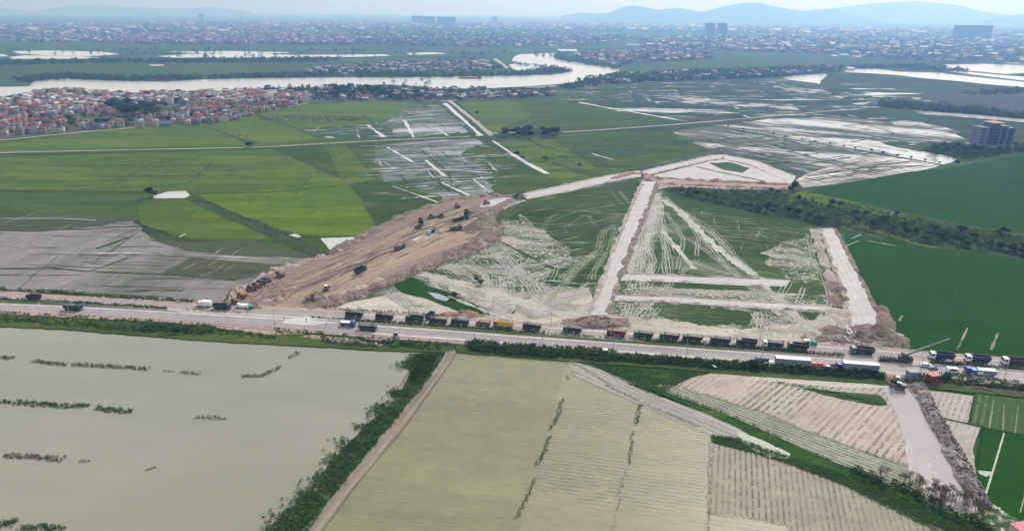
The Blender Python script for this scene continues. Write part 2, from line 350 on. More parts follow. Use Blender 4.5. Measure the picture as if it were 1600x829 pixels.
m_wet3 = field('flooded_silt', (0.33, 0.31, 0.29), (0.52, 0.49, 0.47), 0.012, wang((1260, 285), (1460, 262)), 6, 0.1, rows=(18, wang((1260, 285), (1460, 262)), (0.16, 0.18, 0.14), 0.5, 0.01), wet=((0.56, 0.53, 0.52), 0.42, 0.55, 0.015, 5))
m_wetfar = field('wet_meadow_far', (0.035, 0.065, 0.035), (0.048, 0.08, 0.042), 0.004, 0.05, 3, 0.04, third=((0.09, 0.085, 0.07), 0.52, 0.66, 0.006), wet=((0.42, 0.43, 0.43), 0.585, 0.63, 0.011, 3.5), plots=(90, 45, .1, .15))
m_sandwet = field('pale_wet_sand', (0.54, 0.50, 0.44), (0.42, 0.39, 0.33), 0.03, A_road, 2.5, 0.6, third=((0.22, 0.23, 0.15), 0.56, 0.68, 0.09), spots=(0.5, 0.60, 0.67, (0.10, 0.12, 0.06)))
m_sandwet2 = field('pale_wet_sand_green', (0.36, 0.345, 0.29), (0.20, 0.215, 0.15), 0.06, A_road, 2.5, 0.5, third=((0.05, 0.09, 0.035), 0.42, 0.56, 0.07), spots=(0.45, 0.54, 0.62, (0.46, 0.45, 0.39)), rows=(3.2, A_road + .12, (0.42, 0.42, 0.37), .5, .05))
m_silt = field('pale_silt_fill', (0.52, 0.505, 0.50), (0.47, 0.455, 0.45), 0.02, 0.4, 4, 0.5, spots=(0.3, 0.68, 0.76, (0.38, 0.345, 0.325)), rough=0.7, spec=0.1, rows=(3.0, wang((1015, 290), (940, 480)), (0.40, 0.365, 0.35), .5, .04))
m_track = field('track_mat', (0.50, 0.49, 0.455), (0.38, 0.38, 0.34), 0.06, 0, 1, 0.8, rough=0.8, spec=0.1, alpha=(.4, .26, .44, .95))
m_glint = field('standing_water_seam', (0.52, 0.53, 0.53), (0.42, 0.44, 0.44), 0.03, 0, 1, 0.3, rough=0.25, spec=0.4, alpha=(.09, .36, .6, .85))
m_glintf = field('standing_water_seam_far', (0.40, 0.41, 0.42), (0.33, 0.34, 0.35), 0.01, 0, 1, 0.1, rough=0.25, spec=0.4, alpha=(.03, .38, .6, .85))
m_weedtop = field('weedy_bund_top', (0.040, 0.070, 0.025), (0.065, 0.095, 0.04), 0.1, 0, 1, 0.7, alpha=(.06, .35, .6, .8))
m_trackg = field('track_green_mat', (0.36, 0.38, 0.27), (0.23, 0.27, 0.16), 0.06, 0, 1, 0.8, alpha=(.4, .28, .5, .85))
m_greensilt = field('green_silt', (0.44, 0.48, 0.40), (0.52, 0.53, 0.46), 0.05, 0, 2, 0.6)
m_dirt = field('tan_fill_dirt', (0.295, 0.222, 0.190), (0.235, 0.180, 0.155), 0.015, wang((420, 480), (740, 345)), 9, 0.35, third=((0.38, 0.30, 0.25), 0.52, 0.66, 0.03), spots=(.12, .58, .7, (.2, .155, .135)), rows=(3.5, wang((420, 480), (740, 345)), (0.18, 0.14, 0.12), 0.65, 0.03), bump=0.9)
m_dirt2 = field('light_fill_dirt', (0.40, 0.325, 0.235), (0.34, 0.265, 0.195), 0.02, wang((520, 470), (740, 355)), 9, 0.35, bump=0.4)
m_darkmud = field('dark_mud', (0.115, 0.092, 0.084), (0.17, 0.135, 0.12), 0.03, A_row, 4, 0.4, spots=(0.25, 0.6, 0.7, (0.24, 0.2, 0.175)), bump=0.8)
m_redmud = field('reddish_earth', (0.36, 0.275, 0.245), (0.43, 0.34, 0.31), 0.05, 0.0, 3, 0.5, spots=(0.3, 0.58, 0.68, (0.46, 0.37, 0.33)), bump=0.5)
m_spoil = soil('spoil_earth', (0.095, 0.072, 0.062), (0.19, 0.145, 0.125), (0.30, 0.25, 0.22), 0.45)
m_spoilred = soil('red_spoil_earth', (0.14, 0.085, 0.07), (0.26, 0.165, 0.135), (0.40, 0.30, 0.26), 0.5)
m_spoilpale = soil('pale_spoil_earth', (0.17, 0.14, 0.125), (0.34, 0.29, 0.255), (0.50, 0.45, 0.41), 0.5)
m_rock = soil('rubble_stone', (0.09, 0.08, 0.08), (0.24, 0.21, 0.21), (0.42, 0.39, 0.39), 0.9, 1.0)
m_river = water('river_water', (0.36, 0.36, 0.34), (0.41, 0.40, 0.37), 0.004, 0.18, 0, 3, 0.35, 0.2)
m_ponds = water('pond_water', (0.44, 0.42, 0.40), (0.50, 0.47, 0.45), 0.004, 0.16, 0, 3, 0.3, 0.2)
m_flood1 = water('flood_water_grey', (0.175, 0.18, 0.14), (0.245, 0.235, 0.185), 0.007, 0.07, A_road, 2, 0.06, 0.4, silt=((0.17, 0.17, 0.12), 0.57, 0.74, 0.02, 5))
m_flood2 = field('flood_water_olive', (0.195, 0.205, 0.09), (0.225, 0.222, 0.115), 0.010, A_road, 3, 0.2, rows=(1.5, A_road - .03, (0.13, 0.13, 0.09), .65, .016), third=((0.20, 0.195, 0.12), .5, .66, .025), rough=.14, spec=.5)
m_flood3 = field('flooded_stubble', (0.26, 0.252, 0.155), (0.225, 0.222, 0.13), 0.01, A_road, 3, 0.25, rows=(1.75, A_road - 0.05, (0.12, 0.12, 0.085), 0.8, 0.035), rough=0.45, spec=0.25, third=((0.22, 0.215, 0.125), .45, .65, .015))
m_rowsV = field('flooded_rows_vertical', (0.335, 0.30, 0.235), (0.29, 0.265, 0.20), 0.02, 0.0, 2, 0.3, rows=(1.75, wang((1190, 820), (1185, 720)), (0.12, 0.115, 0.085), 0.95, 0.02), rough=0.7, spec=0.12)
m_rowsP = field('flooded_rows_pink', (0.44, 0.375, 0.335), (0.38, 0.33, 0.29), 0.02, 0.5, 2, 0.3, rows=(2.3, wang((1255, 669), (1305, 622)), (0.11, 0.11, 0.075), 0.95, 0.05), third=((0.36, 0.38, 0.32), 0.58, 0.68, 0.03), rough=0.7, spec=0.12)
m_rowsG = field('flooded_rows_green', (0.31, 0.32, 0.26), (0.24, 0.26, 0.19), 0.02, 0.5, 2, 0.35, rows=(1.8, wang((1100, 620), (1400, 730)), (0.085, 0.11, 0.05), 0.95, 0.03), rough=0.7, spec=0.12)
m_rowsS = field('pale_rows', (0.42, 0.38, 0.36), (0.36, 0.32, 0.30), 0.05, 0.5, 2, 0.35, rows=(1.9, wang((1470, 655), (1485, 615)), (0.20, 0.185, 0.15), 0.8, 0.05), rough=0.5)
m_canal = water('silty_canal', (0.31, 0.28, 0.285), (0.28, 0.26, 0.265), 0.02, 0.07, 0, 2, 0.32, 1.3, spec=.35)
m_ditch = water('ditch_water', (0.36, 0.37, 0.36), (0.42, 0.42, 0.40), 0.02, 0.15, 0, 2, 0.2, 0.6)
m_bluepond = water('clear_pond', (0.20, 0.24, 0.30), (0.24, 0.27, 0.32), 0.02, 0.08, 0, 2, 0.1, 0.6)
m_grass = field('verge_grass', (0.075, 0.115, 0.028), (0.048, 0.085, 0.022), 0.05, A_road, 3, 0.6, third=((0.13, 0.14, 0.05), 0.55, 0.7, 0.08), spots=(0.2, 0.66, 0.72, (0.23, 0.19, 0.14)))
m_grass2 = field('lush_grass', (0.036, 0.098, 0.018), (0.026, 0.070, 0.016), 0.04, 0.4, 2, 0.5, third=((0.075, 0.13, 0.028), 0.5, 0.64, 0.10), spots=(.25, .58, .68, (.05, .06, .03)))
m_bund = field('bund_grass', (0.040, 0.070, 0.025), (0.065, 0.095, 0.04), 0.1, 0, 1, 0.7)
m_bundb = field('bund_earth', (0.16, 0.14, 0.105), (0.12, 0.115, 0.08), 0.1, 0, 1, 0.7)
m_asph = field('dusty_asphalt', (0.33, 0.305, 0.315), (0.38, 0.35, 0.35), 0.02, A_road, 12, 0.6, third=((0.46, 0.42, 0.41), 0.5, 0.64, 0.03))
m_asph2 = field('muddy_asphalt', (0.36, 0.32, 0.31), (0.42, 0.38, 0.36), 0.02, A_road, 12, 0.5, third=((0.52, 0.47, 0.44), 0.5, 0.64, 0.03))
m_dust = field('road_dust', (0.60, 0.56, 0.56), (0.52, 0.48, 0.48), 0.05, A_road, 10, 0.7)
m_lane = field('farm_lane', (0.36, 0.34, 0.29), (0.42, 0.40, 0.35), 0.05, 0, 1, 0.6)
m_path = field('earth_path', (0.26, 0.22, 0.175), (0.20, 0.17, 0.135), 0.06, wang((700, 560), (480, 829)), 6, 0.7, third=((0.33, 0.29, 0.23), 0.55, 0.7, 0.1))
m_kerb = plain('kerb_concrete', (0.42, 0.40, 0.38), 0.85, 0.2)
m_village = field('village_ground', (0.10, 0.095, 0.08), (0.15, 0.135, 0.12), 0.02, 0, 1, 0.1, third=((0.05, 0.075, 0.04), 0.5, 0.6, 0.02))
m_plough = field('dark_fallow', (0.06, 0.068, 0.058), (0.075, 0.08, 0.07), 0.004, 0, 3, 0.05)
m_hill = field('hill_forest', (0.05, 0.08, 0.045), (0.06, 0.09, 0.05), 0.002, 0, 1, 0.01)
L_green = leafy('leaf_green', (0.030, 0.065, 0.018), (0.050, 0.092, 0.026), (0.075, 0.11, 0.035))
L_dark = leafy('leaf_dark', (0.028, 0.060, 0.022), (0.048, 0.088, 0.030), (0.066, 0.11, 0.036))
L_olive = leafy('leaf_olive', (0.065, 0.095, 0.03), (0.095, 0.12, 0.04), (0.05, 0.08, 0.025))
L_weed = leafy('weed_green', (0.050, 0.105, 0.034), (0.070, 0.14, 0.045), (0.11, 0.17, 0.07))
L_dry = leafy('leaf_dry', (0.10, 0.10, 0.055), (0.15, 0.14, 0.08), (0.07, 0.085, 0.04))
L_tree = leafy("tree_leaf", (0.028, 0.052, 0.020), (0.045, 0.078, 0.028), (0.060, 0.098, 0.03), 0.2, True)
L_tree2 = leafy('tree_leaf_light', (0.045, 0.085, 0.024), (0.07, 0.12, 0.03), (0.09, 0.14, 0.04), 0.2, True)
L_far = leafy('far_leaf', (0.028, 0.052, 0.022), (0.042, 0.075, 0.028), None, 0.01)
m_bark = plain('bark', (0.12, 0.09, 0.065), 0.9, 0.2)

# ------------------------------------------------------------------ the ground sheet and the hills
me = mesh_pd('ground', [(-36000, -300, 0), (36000, -300, 0), (36000, 40000, 0), (-36000, 40000, 0)], [[0, 1, 2, 3]])
setp(link('ground', me, None, m_far), 'structure')

def hill(name, sil, dist, deep, seed):
    """ridge whose skyline passes the given picture points, dist metres away, a real rounded body deep metres thick"""
    pts = rs(sil, 60); V = []; rows = 13
    for r in range(rows):
        u = r / (rows - 1) * 2 - 1
        for (x, y) in pts:
            d = ray(x, y); k = dist / d[1]; h = max(0.0, CAMH + d[2] * k)
            X = d[0] * k; Y = dist + u * deep; hh = h * math.cos(u * math.pi / 2) ** 1.3 * (1 + (0.22 * mnoise.noise((X * .0012, Y * .0018, seed)) if u else 0))
            V.append((X, Y, hh - 3 + 3 * mnoise.noise((X * .004, Y * .004, seed))))
    n = 60; Fc = [[a * n + b, a * n + b + 1, (a + 1) * n + b + 1, (a + 1) * n + b] for a in range(rows - 1) for b in range(n - 1)]
    setp(link(name, mesh_np(name, V, Fc, smooth=True), None, m_hill), 'structure')
hill('hill', [(930, 27), (945, 24), (960, 16), (978, 11), (992, 9.5), (1010, 11), (1022, 15), (1045, 14), (1060, 12.5), (1075, 16), (1090, 19), (1105, 18), (1120, 14), (1140, 8), (1160, 6), (1180, 6), (1200, 9), (1225, 13), (1245, 16), (1265, 18), (1285, 15), (1300, 16), (1320, 23), (1340, 28)], 14500, 1500, 2.2)
hill('hill', [(1240, 27), (1270, 18), (1300, 13), (1340, 8), (1380, 4), (1420, 2), (1450, 3), (1480, 7), (1510, 14), (1550, 21), (1590, 26)], 17500, 1500, 4.1)
hill('hill', [(90, 15), (110, 11), (130, 8), (150, 8), (180, 10), (210, 11), (235, 12), (260, 14), (300, 14), (330, 11), (345, 12), (370, 16)], 24000, 2200, 6.3)
hill('hill', [(880, 24), (905, 20), (930, 21), (955, 20), (975, 23)], 16500, 900, 8.3)
hill('hill', [(-150, 12), (-100, 8), (-40, 9), (0, 13)], 24000, 1900, 9.3)
hill('hill', [(1580, 26), (1640, 16), (1700, 12), (1760, 14), (1800, 24)], 14000, 1100, 10.3)

# ------------------------------------------------------------------ far plain beyond the river
land('green_field', [(-120, 103), (0, 103), (130, 98), (280, 97), (400, 97), (520, 95), (600, 93), (650, 93), (700, 96), (560, 103), (480, 107), (400, 115), (300, 116), (200, 115), (100, 116), (0, 126), (-120, 128)], m_rice2, amp=.5)
land('green_field', [(-60, 72), (60, 69), (200, 68), (390, 70), (470, 73), (460, 77), (300, 77), (150, 78), (-60, 80)], m_rice2, amp=.4)
land('green_field', [(1000, 104), (1015, 97), (1060, 92), (1150, 87), (1220, 86), (1290, 91), (1305, 98), (1290, 103), (1200, 108), (1100, 112), (1010, 110), (975, 113), (985, 107)], m_rice2, amp=.5)
land('green_field', [(470, 76), (640, 72), (840, 74), (850, 80), (700, 82), (600, 84), (480, 81)], m_rice4, amp=.4)
for P in ([(20, 80), (80, 79), (160, 81), (188, 85), (140, 88), (80, 87), (30, 84)], [(14, 89), (40, 86.5), (120, 88), (160, 90), (120, 92), (20, 92)], [(245, 88), (300, 84), (400, 83), (460, 86), (600, 85), (612, 87), (560, 89), (440, 90), (280, 91)],
          [(260, 81), (360, 80), (460, 82), (440, 83.5), (300, 83)], [(635, 83), (680, 82), (700, 84), (640, 86)], [(-60, 86), (5, 85), (14, 88), (-60, 90)], [(232, 101), (257, 101), (255, 103), (236, 103)],
          [(990, 69), (1060, 68), (1110, 70), (1050, 72)], [(1075, 70), (1290, 71), (1290, 74), (1080, 73)], [(760, 60), (860, 60), (860, 62), (765, 62)], [(1300, 72), (1360, 72), (1355, 75), (1305, 75)],
          [(850, 70), (910, 70), (905, 72), (852, 72)], [(1240, 54), (1310, 53), (1300, 56), (1245, 56)], [(225, 37), (280, 35), (275, 38), (230, 39)], [(500, 41), (550, 40), (548, 42), (505, 43)],
          [(1440, 56), (1500, 55), (1500, 58), (1445, 59)], [(1020, 112), (1060, 110), (1095, 113), (1090, 116), (1040, 115)], [(1160, 113), (1195, 112), (1200, 116), (1170, 117)], [(870, 77), (900, 77), (903, 80), (875, 80)]):
    land('pond', P, m_ponds, amp=.5)
# the river: outer banks and the spit between its two arms
LAY[0] += .01
land('river', [(-160, 150), (-60, 140), (0, 136), (44, 135), (52, 128), (62, 125), (100, 123), (200, 127), (260, 128), (300, 125), (400, 122), (450, 122), (560, 121), (640, 121), (700, 120), (780, 119), (860, 117), (885, 114), (896, 111), (880, 107), (840, 102), (805, 98), (800, 95), (803, 89), (812, 85), (840, 84), (868, 83), (867, 91), (880, 97), (905, 101), (940, 105), (966, 108), (968, 111), (945, 119), (930, 123), (905, 127), (880, 131), (840, 134), (800, 136), (760, 138), (700, 139), (660, 138), (600, 138), (560, 136), (500, 138), (440, 137), (400, 139), (340, 141), (300, 142), (240, 144), (200, 145), (165, 143), (110, 139), (60, 140), (40, 146), (0, 151), (-160, 165)], m_river, amp=1.2, step=4)
land('pond', [(795, 101), (803, 99.5), (830, 101), (868, 106), (850, 108), (822, 111), (808, 110), (800, 107)], m_river, amp=.6)
land('river_bar', [(560, 133), (600, 132), (640, 134), (660, 136), (650, 138.5), (580, 137)], m_rice4, amp=.8)
land('farm_lane', [(770, 92), (776, 91), (796, 106), (790, 107)], m_lane, amp=.3)
land('farm_lane', [(868, 93), (905, 98), (970, 107), (968, 108.5), (900, 101), (866, 95)], m_lane, amp=.3)
# right hand ponds and curved inlet
land('green_field', [(1285, 128), (1300, 116), (1330, 113), (1500, 129), (1600, 137), (1760, 150), (1760, 165), (1600, 150), (1560, 145), (1500, 146), (1400, 136), (1330, 134)], m_wetfar, amp=.6)
for P in ([(1318, 110), (1332, 107.5), (1352, 108), (1375, 108), (1400, 112), (1470, 114), (1500, 118), (1600, 128), (1700, 138), (1700, 148), (1600, 136), (1545, 132), (1500, 127), (1440, 122), (1400, 117), (1350, 114), (1322, 113)],
          [(1450, 103), (1480, 101), (1540, 100), (1600, 102), (1700, 104), (1700, 118), (1600, 114), (1572, 116), (1530, 112), (1495, 109), (1470, 106)],
          [(1475, 111), (1500, 111), (1560, 117), (1600, 120), (1700, 128), (1700, 132), (1600, 126), (1540, 119)], [(1570, 98), (1600, 97), (1700, 99), (1700, 101), (1600, 101)]):
    land('flooded_pond', P, m_ponds, amp=.6)
land('inlet', [(1222, 121), (1250, 117), (1275, 116), (1302, 114.5), (1290, 120), (1282, 126), (1281, 131), (1262, 129), (1238, 127)], m_river, amp=.6)

# ------------------------------------------------------------------ middle distance
LAY[0] += .01
land('green_field', [(560, 160), (690, 140), (760, 139), (840, 136), (900, 130), (960, 122), (1080, 121), (1200, 121), (1285, 131), (1400, 138), (1500, 148), (1760, 166), (1760, 250), (1480, 245), (1440, 262), (1250, 300), (1000, 280), (880, 290), (790, 240), (740, 215), (690, 160)], m_wetfar, amp=1)
land('rice_field', [(715, 160), (780, 157), (850, 156), (900, 162), (960, 172), (1040, 190), (880, 207), (845, 200), (780, 210)], m_rice2, amp=1)
land('rice_field', [(716, 160), (780, 158), (820, 162), (830, 180), (780, 205), (770, 208)], m_rice1, amp=1)
land('wet_meadow', [(690, 148), (760, 144), (840, 143), (900, 134), (955, 124), (1010, 133), (960, 150), (900, 158), (800, 157), (720, 159)], m_rice4, amp=1)
land('dark_field', [(1395, 152), (1440, 146), (1500, 143), (1560, 145), (1760, 155), (1760, 195), (1600, 181), (1500, 172), (1420, 163)], m_plough, amp=1)
land('flooded_row', [(1422, 172), (1450, 174), (1520, 179), (1600, 186), (1760, 202), (1760, 206), (1600, 191), (1520, 184), (1450, 178)], m_ponds, amp=.8)
for P in ([(1022, 152), (1040, 150), (1075, 149), (1100, 150), (1112, 155), (1150, 159), (1200, 163), (1240, 166), (1250, 172), (1215, 172), (1190, 168), (1150, 166), (1100, 164), (1070, 161), (1050, 156)],
          [(1218, 136), (1240, 138), (1280, 140), (1302, 144), (1298, 147), (1260, 145), (1230, 142)], [(1238, 152), (1262, 152), (1275, 156), (1258, 158)], [(1295, 151), (1318, 151), (1320, 153), (1298, 153)],
          [(1204, 134), (1216, 134), (1222, 137), (1212, 137)], [(985, 136), (1003, 136), (1000, 138), (988, 138)], [(855, 142), (866, 143), (867, 150), (852, 146)], [(1005, 149), (1016, 150), (1014, 152), (1005, 151)],
          [(1360, 149), (1382, 150), (1380, 152), (1362, 152)], [(1425, 152), (1440, 153), (1438, 156), (1428, 155)], [(1330, 160), (1360, 160), (1352, 163), (1335, 163)], [(1390, 190), (1430, 188), (1450, 193), (1490, 203), (1520, 206), (1440, 201), (1400, 197)]):
    land('flooded_patch', P, m_glintf, amp=2.2, step=4)
land('rice_field', [(795, 218), (880, 211), (1000, 204), (1060, 215), (1060, 250), (1000, 262), (900, 285), (860, 290), (810, 255), (775, 222)], m_rice1, amp=1)
land('rice_field', [(860, 215), (1000, 204), (1100, 208), (1110, 235), (1000, 262), (930, 262)], m_rice2, amp=1)
land('flooded_field', [(1050, 205), (1130, 195), (1200, 186), (1300, 182), (1480, 206), (1510, 216), (1480, 225), (1440, 240), (1260, 286), (1130, 240), (1055, 252), (1000, 262), (1110, 235)], m_wet2, amp=1.5)
land('flooded_field', [(1132, 225), (1200, 212), (1270, 212), (1470, 258), (1440, 266), (1330, 282), (1262, 292), (1245, 270), (1170, 250)], m_wet2, amp=1.2)
land('flooded_field', [(1265, 270), (1330, 250), (1360, 240), (1420, 250), (1475, 257), (1440, 265), (1330, 284), (1285, 290), (1255, 293), (1243, 282)], m_wet3, amp=1.2)
land('pond', [(1390, 232), (1450, 238), (1500, 246), (1488, 253), (1470, 258), (1420, 248), (1385, 238)], m_ditch, amp=.8)
land('grass_patch', [(1375, 222), (1430, 219), (1490, 222), (1470, 232), (1440, 237), (1390, 228)], m_rice4, amp=1)
land('hospital_ground', [(1440, 236), (1470, 222), (1530, 214), (1600, 218), (1760, 226), (1760, 238), (1600, 240), (1550, 248), (1510, 252), (1480, 243)], m_bund, amp=1)
# village ground and the left hand rice plain
land('village_ground', [(-160, 232), (-160, 170), (0, 152), (60, 142), (130, 141), (200, 147), (300, 144), (420, 140), (520, 139), (660, 140), (760, 141), (860, 140), (865, 150), (800, 155), (690, 158), (560, 160), (480, 160), (345, 196), (130, 205), (0, 217)], m_village, amp=1)
land('rice_field', [(-160, 236), (0, 219), (130, 206), (280, 184), (345, 178), (480, 163), (560, 160), (690, 159), (740, 212), (735, 216), (600, 222), (430, 230), (300, 234), (0, 240), (-160, 244)], m_rice2, amp=.8)
land('rice_field', [(0, 224), (130, 209), (250, 188), (330, 200), (390, 226), (0, 238), (-160, 242), (-160, 240)], m_rice1, amp=.8)
land('rice_field', [(262, 186), (345, 180), (400, 174), (450, 190), (500, 215), (420, 226), (370, 214)], m_rice1, amp=.8)
land('rice_field', [(400, 172), (480, 163), (560, 160), (650, 160), (665, 185), (590, 192), (560, 196), (470, 200), (430, 188)], m_rice1, amp=.8)
land('flooded_field', [(470, 202), (560, 194), (620, 186), (640, 165), (690, 162), (742, 208), (735, 214), (600, 220), (505, 217)], m_rice4, amp=.8)
land('flooded_field', [(600, 192), (640, 168), (690, 164), (738, 206), (620, 214)], m_wet1, amp=5, step=4)
land('rice_field', [(-160, 246), (0, 241), (430, 231), (590, 224), (740, 216), (790, 240), (830, 300), (760, 304), (640, 330), (575, 365), (520, 397), (480, 402), (300, 385), (220, 345), (0, 340), (-160, 342)], m_rice2, amp=.8)
land('rice_field', [(0, 246), (430, 233), (540, 226), (585, 280), (545, 288), (300, 303), (230, 298), (0, 296), (-160, 296), (-160, 250)], m_rice1, amp=.8)
land('rice_field', [(430, 234), (510, 228), (530, 278), (490, 262)], m_rice2, amp=.6)
land('rice_field', [(310, 304), (545, 287), (570, 320), (590, 358), (560, 368), (480, 368), (400, 350), (330, 318)], m_rice1b, amp=.8)
land('rice_field', [(545, 288), (600, 284), (690, 318), (640, 330), (592, 358), (572, 320)], m_rice6, amp=.8)
land('rice_field', [(-160, 300), (230, 300), (290, 310), (360, 345), (430, 372), (300, 376), (230, 355), (215, 340), (0, 338), (-160, 338)], m_rice2, amp=.8)
land('rice_field', [(215, 320), (290, 312), (400, 360), (440, 374), (300, 372), (220, 350)], m_rice1, amp=.8)
land('flooded_field', [(500, 372), (575, 368), (560, 384), (522, 398)], m_ditch, amp=.7)
land('flooded_field', [(590, 226), (660, 218), (742, 216), (775, 232), (760, 250), (800, 262), (785, 280), (765, 276), (770, 300), (740, 305), (700, 312), (660, 300), (640, 288), (600, 286), (588, 250)], m_wet1, amp=6, step=4)
land('rice_field', [(720, 240), (745, 226), (780, 236), (830, 262), (880, 288), (820, 303), (790, 290), (765, 270)], m_rice2, amp=1)
land('mud_field', [(-160, 338), (0, 338), (100, 339), (210, 344), (232, 372), (300, 386), (400, 398), (480, 402), (505, 408), (430, 432), (380, 450), (330, 478), (200, 470), (60, 460), (-160, 452)], m_mudfield, amp=4, step=4)
land('mud_field', [(232, 374), (300, 376), (400, 376), (480, 398), (505, 406), (400, 402), (290, 392)], m_mudgreen, amp=1)
land('mud_field', [(-160, 336), (0, 338), (120, 336), (215, 342), (160, 352), (60, 362), (-160, 368)], m_mudgreen, amp=1.5)
land('mud_field', [(300, 402), (420, 412), (462, 414), (420, 428), (372, 437), (250, 428)], m_mudgreen, amp=1)
land('pond', [(240, 306), (262, 299), (290, 298), (297, 305), (290, 309), (240, 310)], m_ditch, amp=.8)
# flat country between the dirt fill and the right hand channel
land('rice_field', [(655, 400), (770, 320), (815, 308), (1000, 278), (1240, 300), (1290, 345), (1330, 520), (1330, 545), (900, 520), (560, 496), (480, 492), (560, 462)], m_rice5, amp=1)
land('rice_field', [(830, 318), (900, 300), (998, 280), (1000, 300), (965, 385), (938, 445), (900, 430), (860, 408), (810, 380), (790, 345)], m_rice6, amp=1.5)
land('wet_field', [(690, 400), (750, 385), (775, 350), (820, 335), (900, 400), (920, 440), (910, 490), (860, 505), (780, 490), (700, 465), (640, 425)], m_sandwet2, amp=9, step=4)
land('rice_field', [(860, 425), (905, 412), (938, 424), (928, 448), (866, 453), (850, 445)], m_rice6, amp=1)
land('wet_field', [(500, 480), (600, 462), (680, 440), (700, 463), (760, 492), (860, 505), (900, 520), (700, 500), (500, 487)], m_sandwet, amp=1)
land('wet_field', [(640, 428), (720, 436), (760, 452), (820, 468), (925, 446), (926, 500), (880, 512), (790, 496), (700, 448)], m_sandwet, amp=6, step=4)
land('grass_field', [(612, 440), (640, 432), (690, 452), (750, 478), (766, 488), (758, 492), (720, 488), (670, 468), (622, 456)], m_rice3, amp=1)
land('grass_field', [(640, 432), (690, 420), (730, 432), (735, 440), (690, 436)], m_rice6, amp=1)
land('pond', [(668, 456), (685, 458), (702, 466), (698, 470), (680, 466)], m_bluepond, amp=.8)
land('rice_field', [(1040, 306), (1150, 328), (1278, 350), (1275, 420), (1240, 420), (1130, 380), (1060, 335)], m_rice6, amp=1.5)
land('flooded_patch', [(1190, 395), (1262, 365), (1276, 400), (1282, 440), (1235, 438), (1205, 415)], m_sandwet2, amp=7, step=4)
land('wet_field', [(955, 445), (1290, 460), (1305, 500), (1330, 545), (1100, 530), (960, 520), (930, 500)], m_sandwet2, amp=1)
land('wet_field', [(880, 500), (955, 492), (1050, 500), (1160, 515), (1240, 505), (1300, 492), (1330, 545), (1100, 532), (900, 522)], m_sandwet, amp=5, step=4)
land('rice_field', [(1020, 472), (1110, 478), (1180, 488), (1175, 506), (1090, 508), (1030, 492)], m_rice5, amp=6, step=4)
land('rice_field', [(1150, 478), (1282, 490), (1270, 500), (1200, 492)], m_rice5, amp=1)
# right hand rice
m_scrub = field('scrub_ground_mat', (0.055, 0.095, 0.028), (0.038, 0.066, 0.026), .03, wang((1240, 300), (1600, 390)), 5, .3, third=((0.12, 0.17, 0.035), .56, .68, .03))
land('scrub_ground', [(1040, 288), (1240, 292), (1300, 305), (1400, 325), (1500, 350), (1600, 364), (1760, 380), (1760, 425), (1600, 408), (1450, 386), (1290, 356), (1150, 330), (1040, 306)], m_scrub, amp=1)
land('rice_field', [(1262, 300), (1300, 290), (1400, 272), (1480, 262), (1600, 242), (1760, 232), (1760, 385), (1600, 365), (1500, 350), (1400, 328), (1300, 308)], m_rice3, amp=.8)
land('meadow', [(1225, 300), (1262, 300), (1310, 312), (1400, 332), (1450, 345), (1440, 349), (1360, 338), (1280, 322), (1230, 314)], m_rice1b, amp=1.5)
land('rice_field', [(1318, 364), (1450, 386), (1600, 404), (1760, 424), (1760, 575), (1600, 556), (1416, 548), (1382, 510), (1362, 470), (1340, 420)], m_rice3, amp=.8)

# water lying in seams, weedy bund tops and small wet plots
LAY[0] += .01; zs = .06 + LAY[0]
ra, rb = (590, 280), (760, 271)
seams('water_glints', [(590, 226), (742, 216), (790, 240), (795, 275), (760, 304), (700, 312), (600, 286)], 150, ra, rb, 14, 60, 1.8, m_glint, zs, 1, .12)
seams('bund_tops', [(590, 226), (742, 216), (790, 240), (795, 275), (760, 304), (700, 312), (600, 286)], 120, ra, rb, 20, 80, 1.3, m_weedtop, zs + .01, 2, .15)
seams('water_glints', [(470, 203), (600, 190), (640, 166), (690, 163), (740, 208), (600, 220)], 110, (480, 210), (700, 200), 10, 50, 2.2, m_glint, zs, 3, .15)
seams('bund_tops', [(470, 203), (600, 190), (640, 166), (690, 163), (740, 208), (600, 220)], 60, (480, 210), (700, 200), 20, 70, 2.0, m_weedtop, zs + .01, 4, .2)
seams('water_glints', [(850, 142), (960, 130), (1080, 124), (1200, 122), (1290, 135), (1400, 142), (1500, 165), (1420, 190), (1300, 180), (1180, 182), (1060, 190), (960, 170), (880, 156)], 210, (900, 160), (1200, 162), 10, 60, 6, m_glintf, zs, 5, .12, 2)
seams('bund_tops', [(850, 142), (960, 130), (1080, 124), (1200, 122), (1290, 135), (1500, 165), (1420, 190), (1300, 180), (1060, 190)], 130, (900, 160), (1200, 162), 30, 120, 4, m_weedtop, zs + .01, 6, .2, 2)
seams('water_glints', [(1050, 210), (1130, 197), (1200, 187), (1300, 183), (1480, 207), (1510, 216), (1440, 240), (1260, 286), (1130, 238)], 170, (1130, 205), (1440, 262), 10, 50, 3.4, m_glintf, zs, 7, .22)
seams('bund_tops', [(1050, 210), (1130, 197), (1200, 187), (1300, 183), (1480, 207), (1475, 257), (1260, 290), (1130, 238)], 150, (1130, 205), (1440, 262), 20, 100, 1.8, m_weedtop, zs + .012, 8, .22)
seams('bund_tops', [(1060, 222), (1200, 212), (1300, 225), (1230, 262), (1130, 240)], 110, (1130, 235), (1300, 215), 20, 90, 2.0, m_weedtop, zs + .02, 18, .1)
seams('bund_tops', [(1265, 275), (1330, 250), (1470, 258), (1330, 283), (1262, 291)], 60, (1265, 285), (1440, 262), 15, 60, 1.3, m_bundb, zs + .012, 9, .1)
seams('bund_tops', [(0, 244), (430, 233), (540, 226), (590, 290), (545, 290), (300, 302), (0, 296)], 110, (0, 262), (400, 256), 40, 160, .8, m_weedtop, zs, 10, .08)
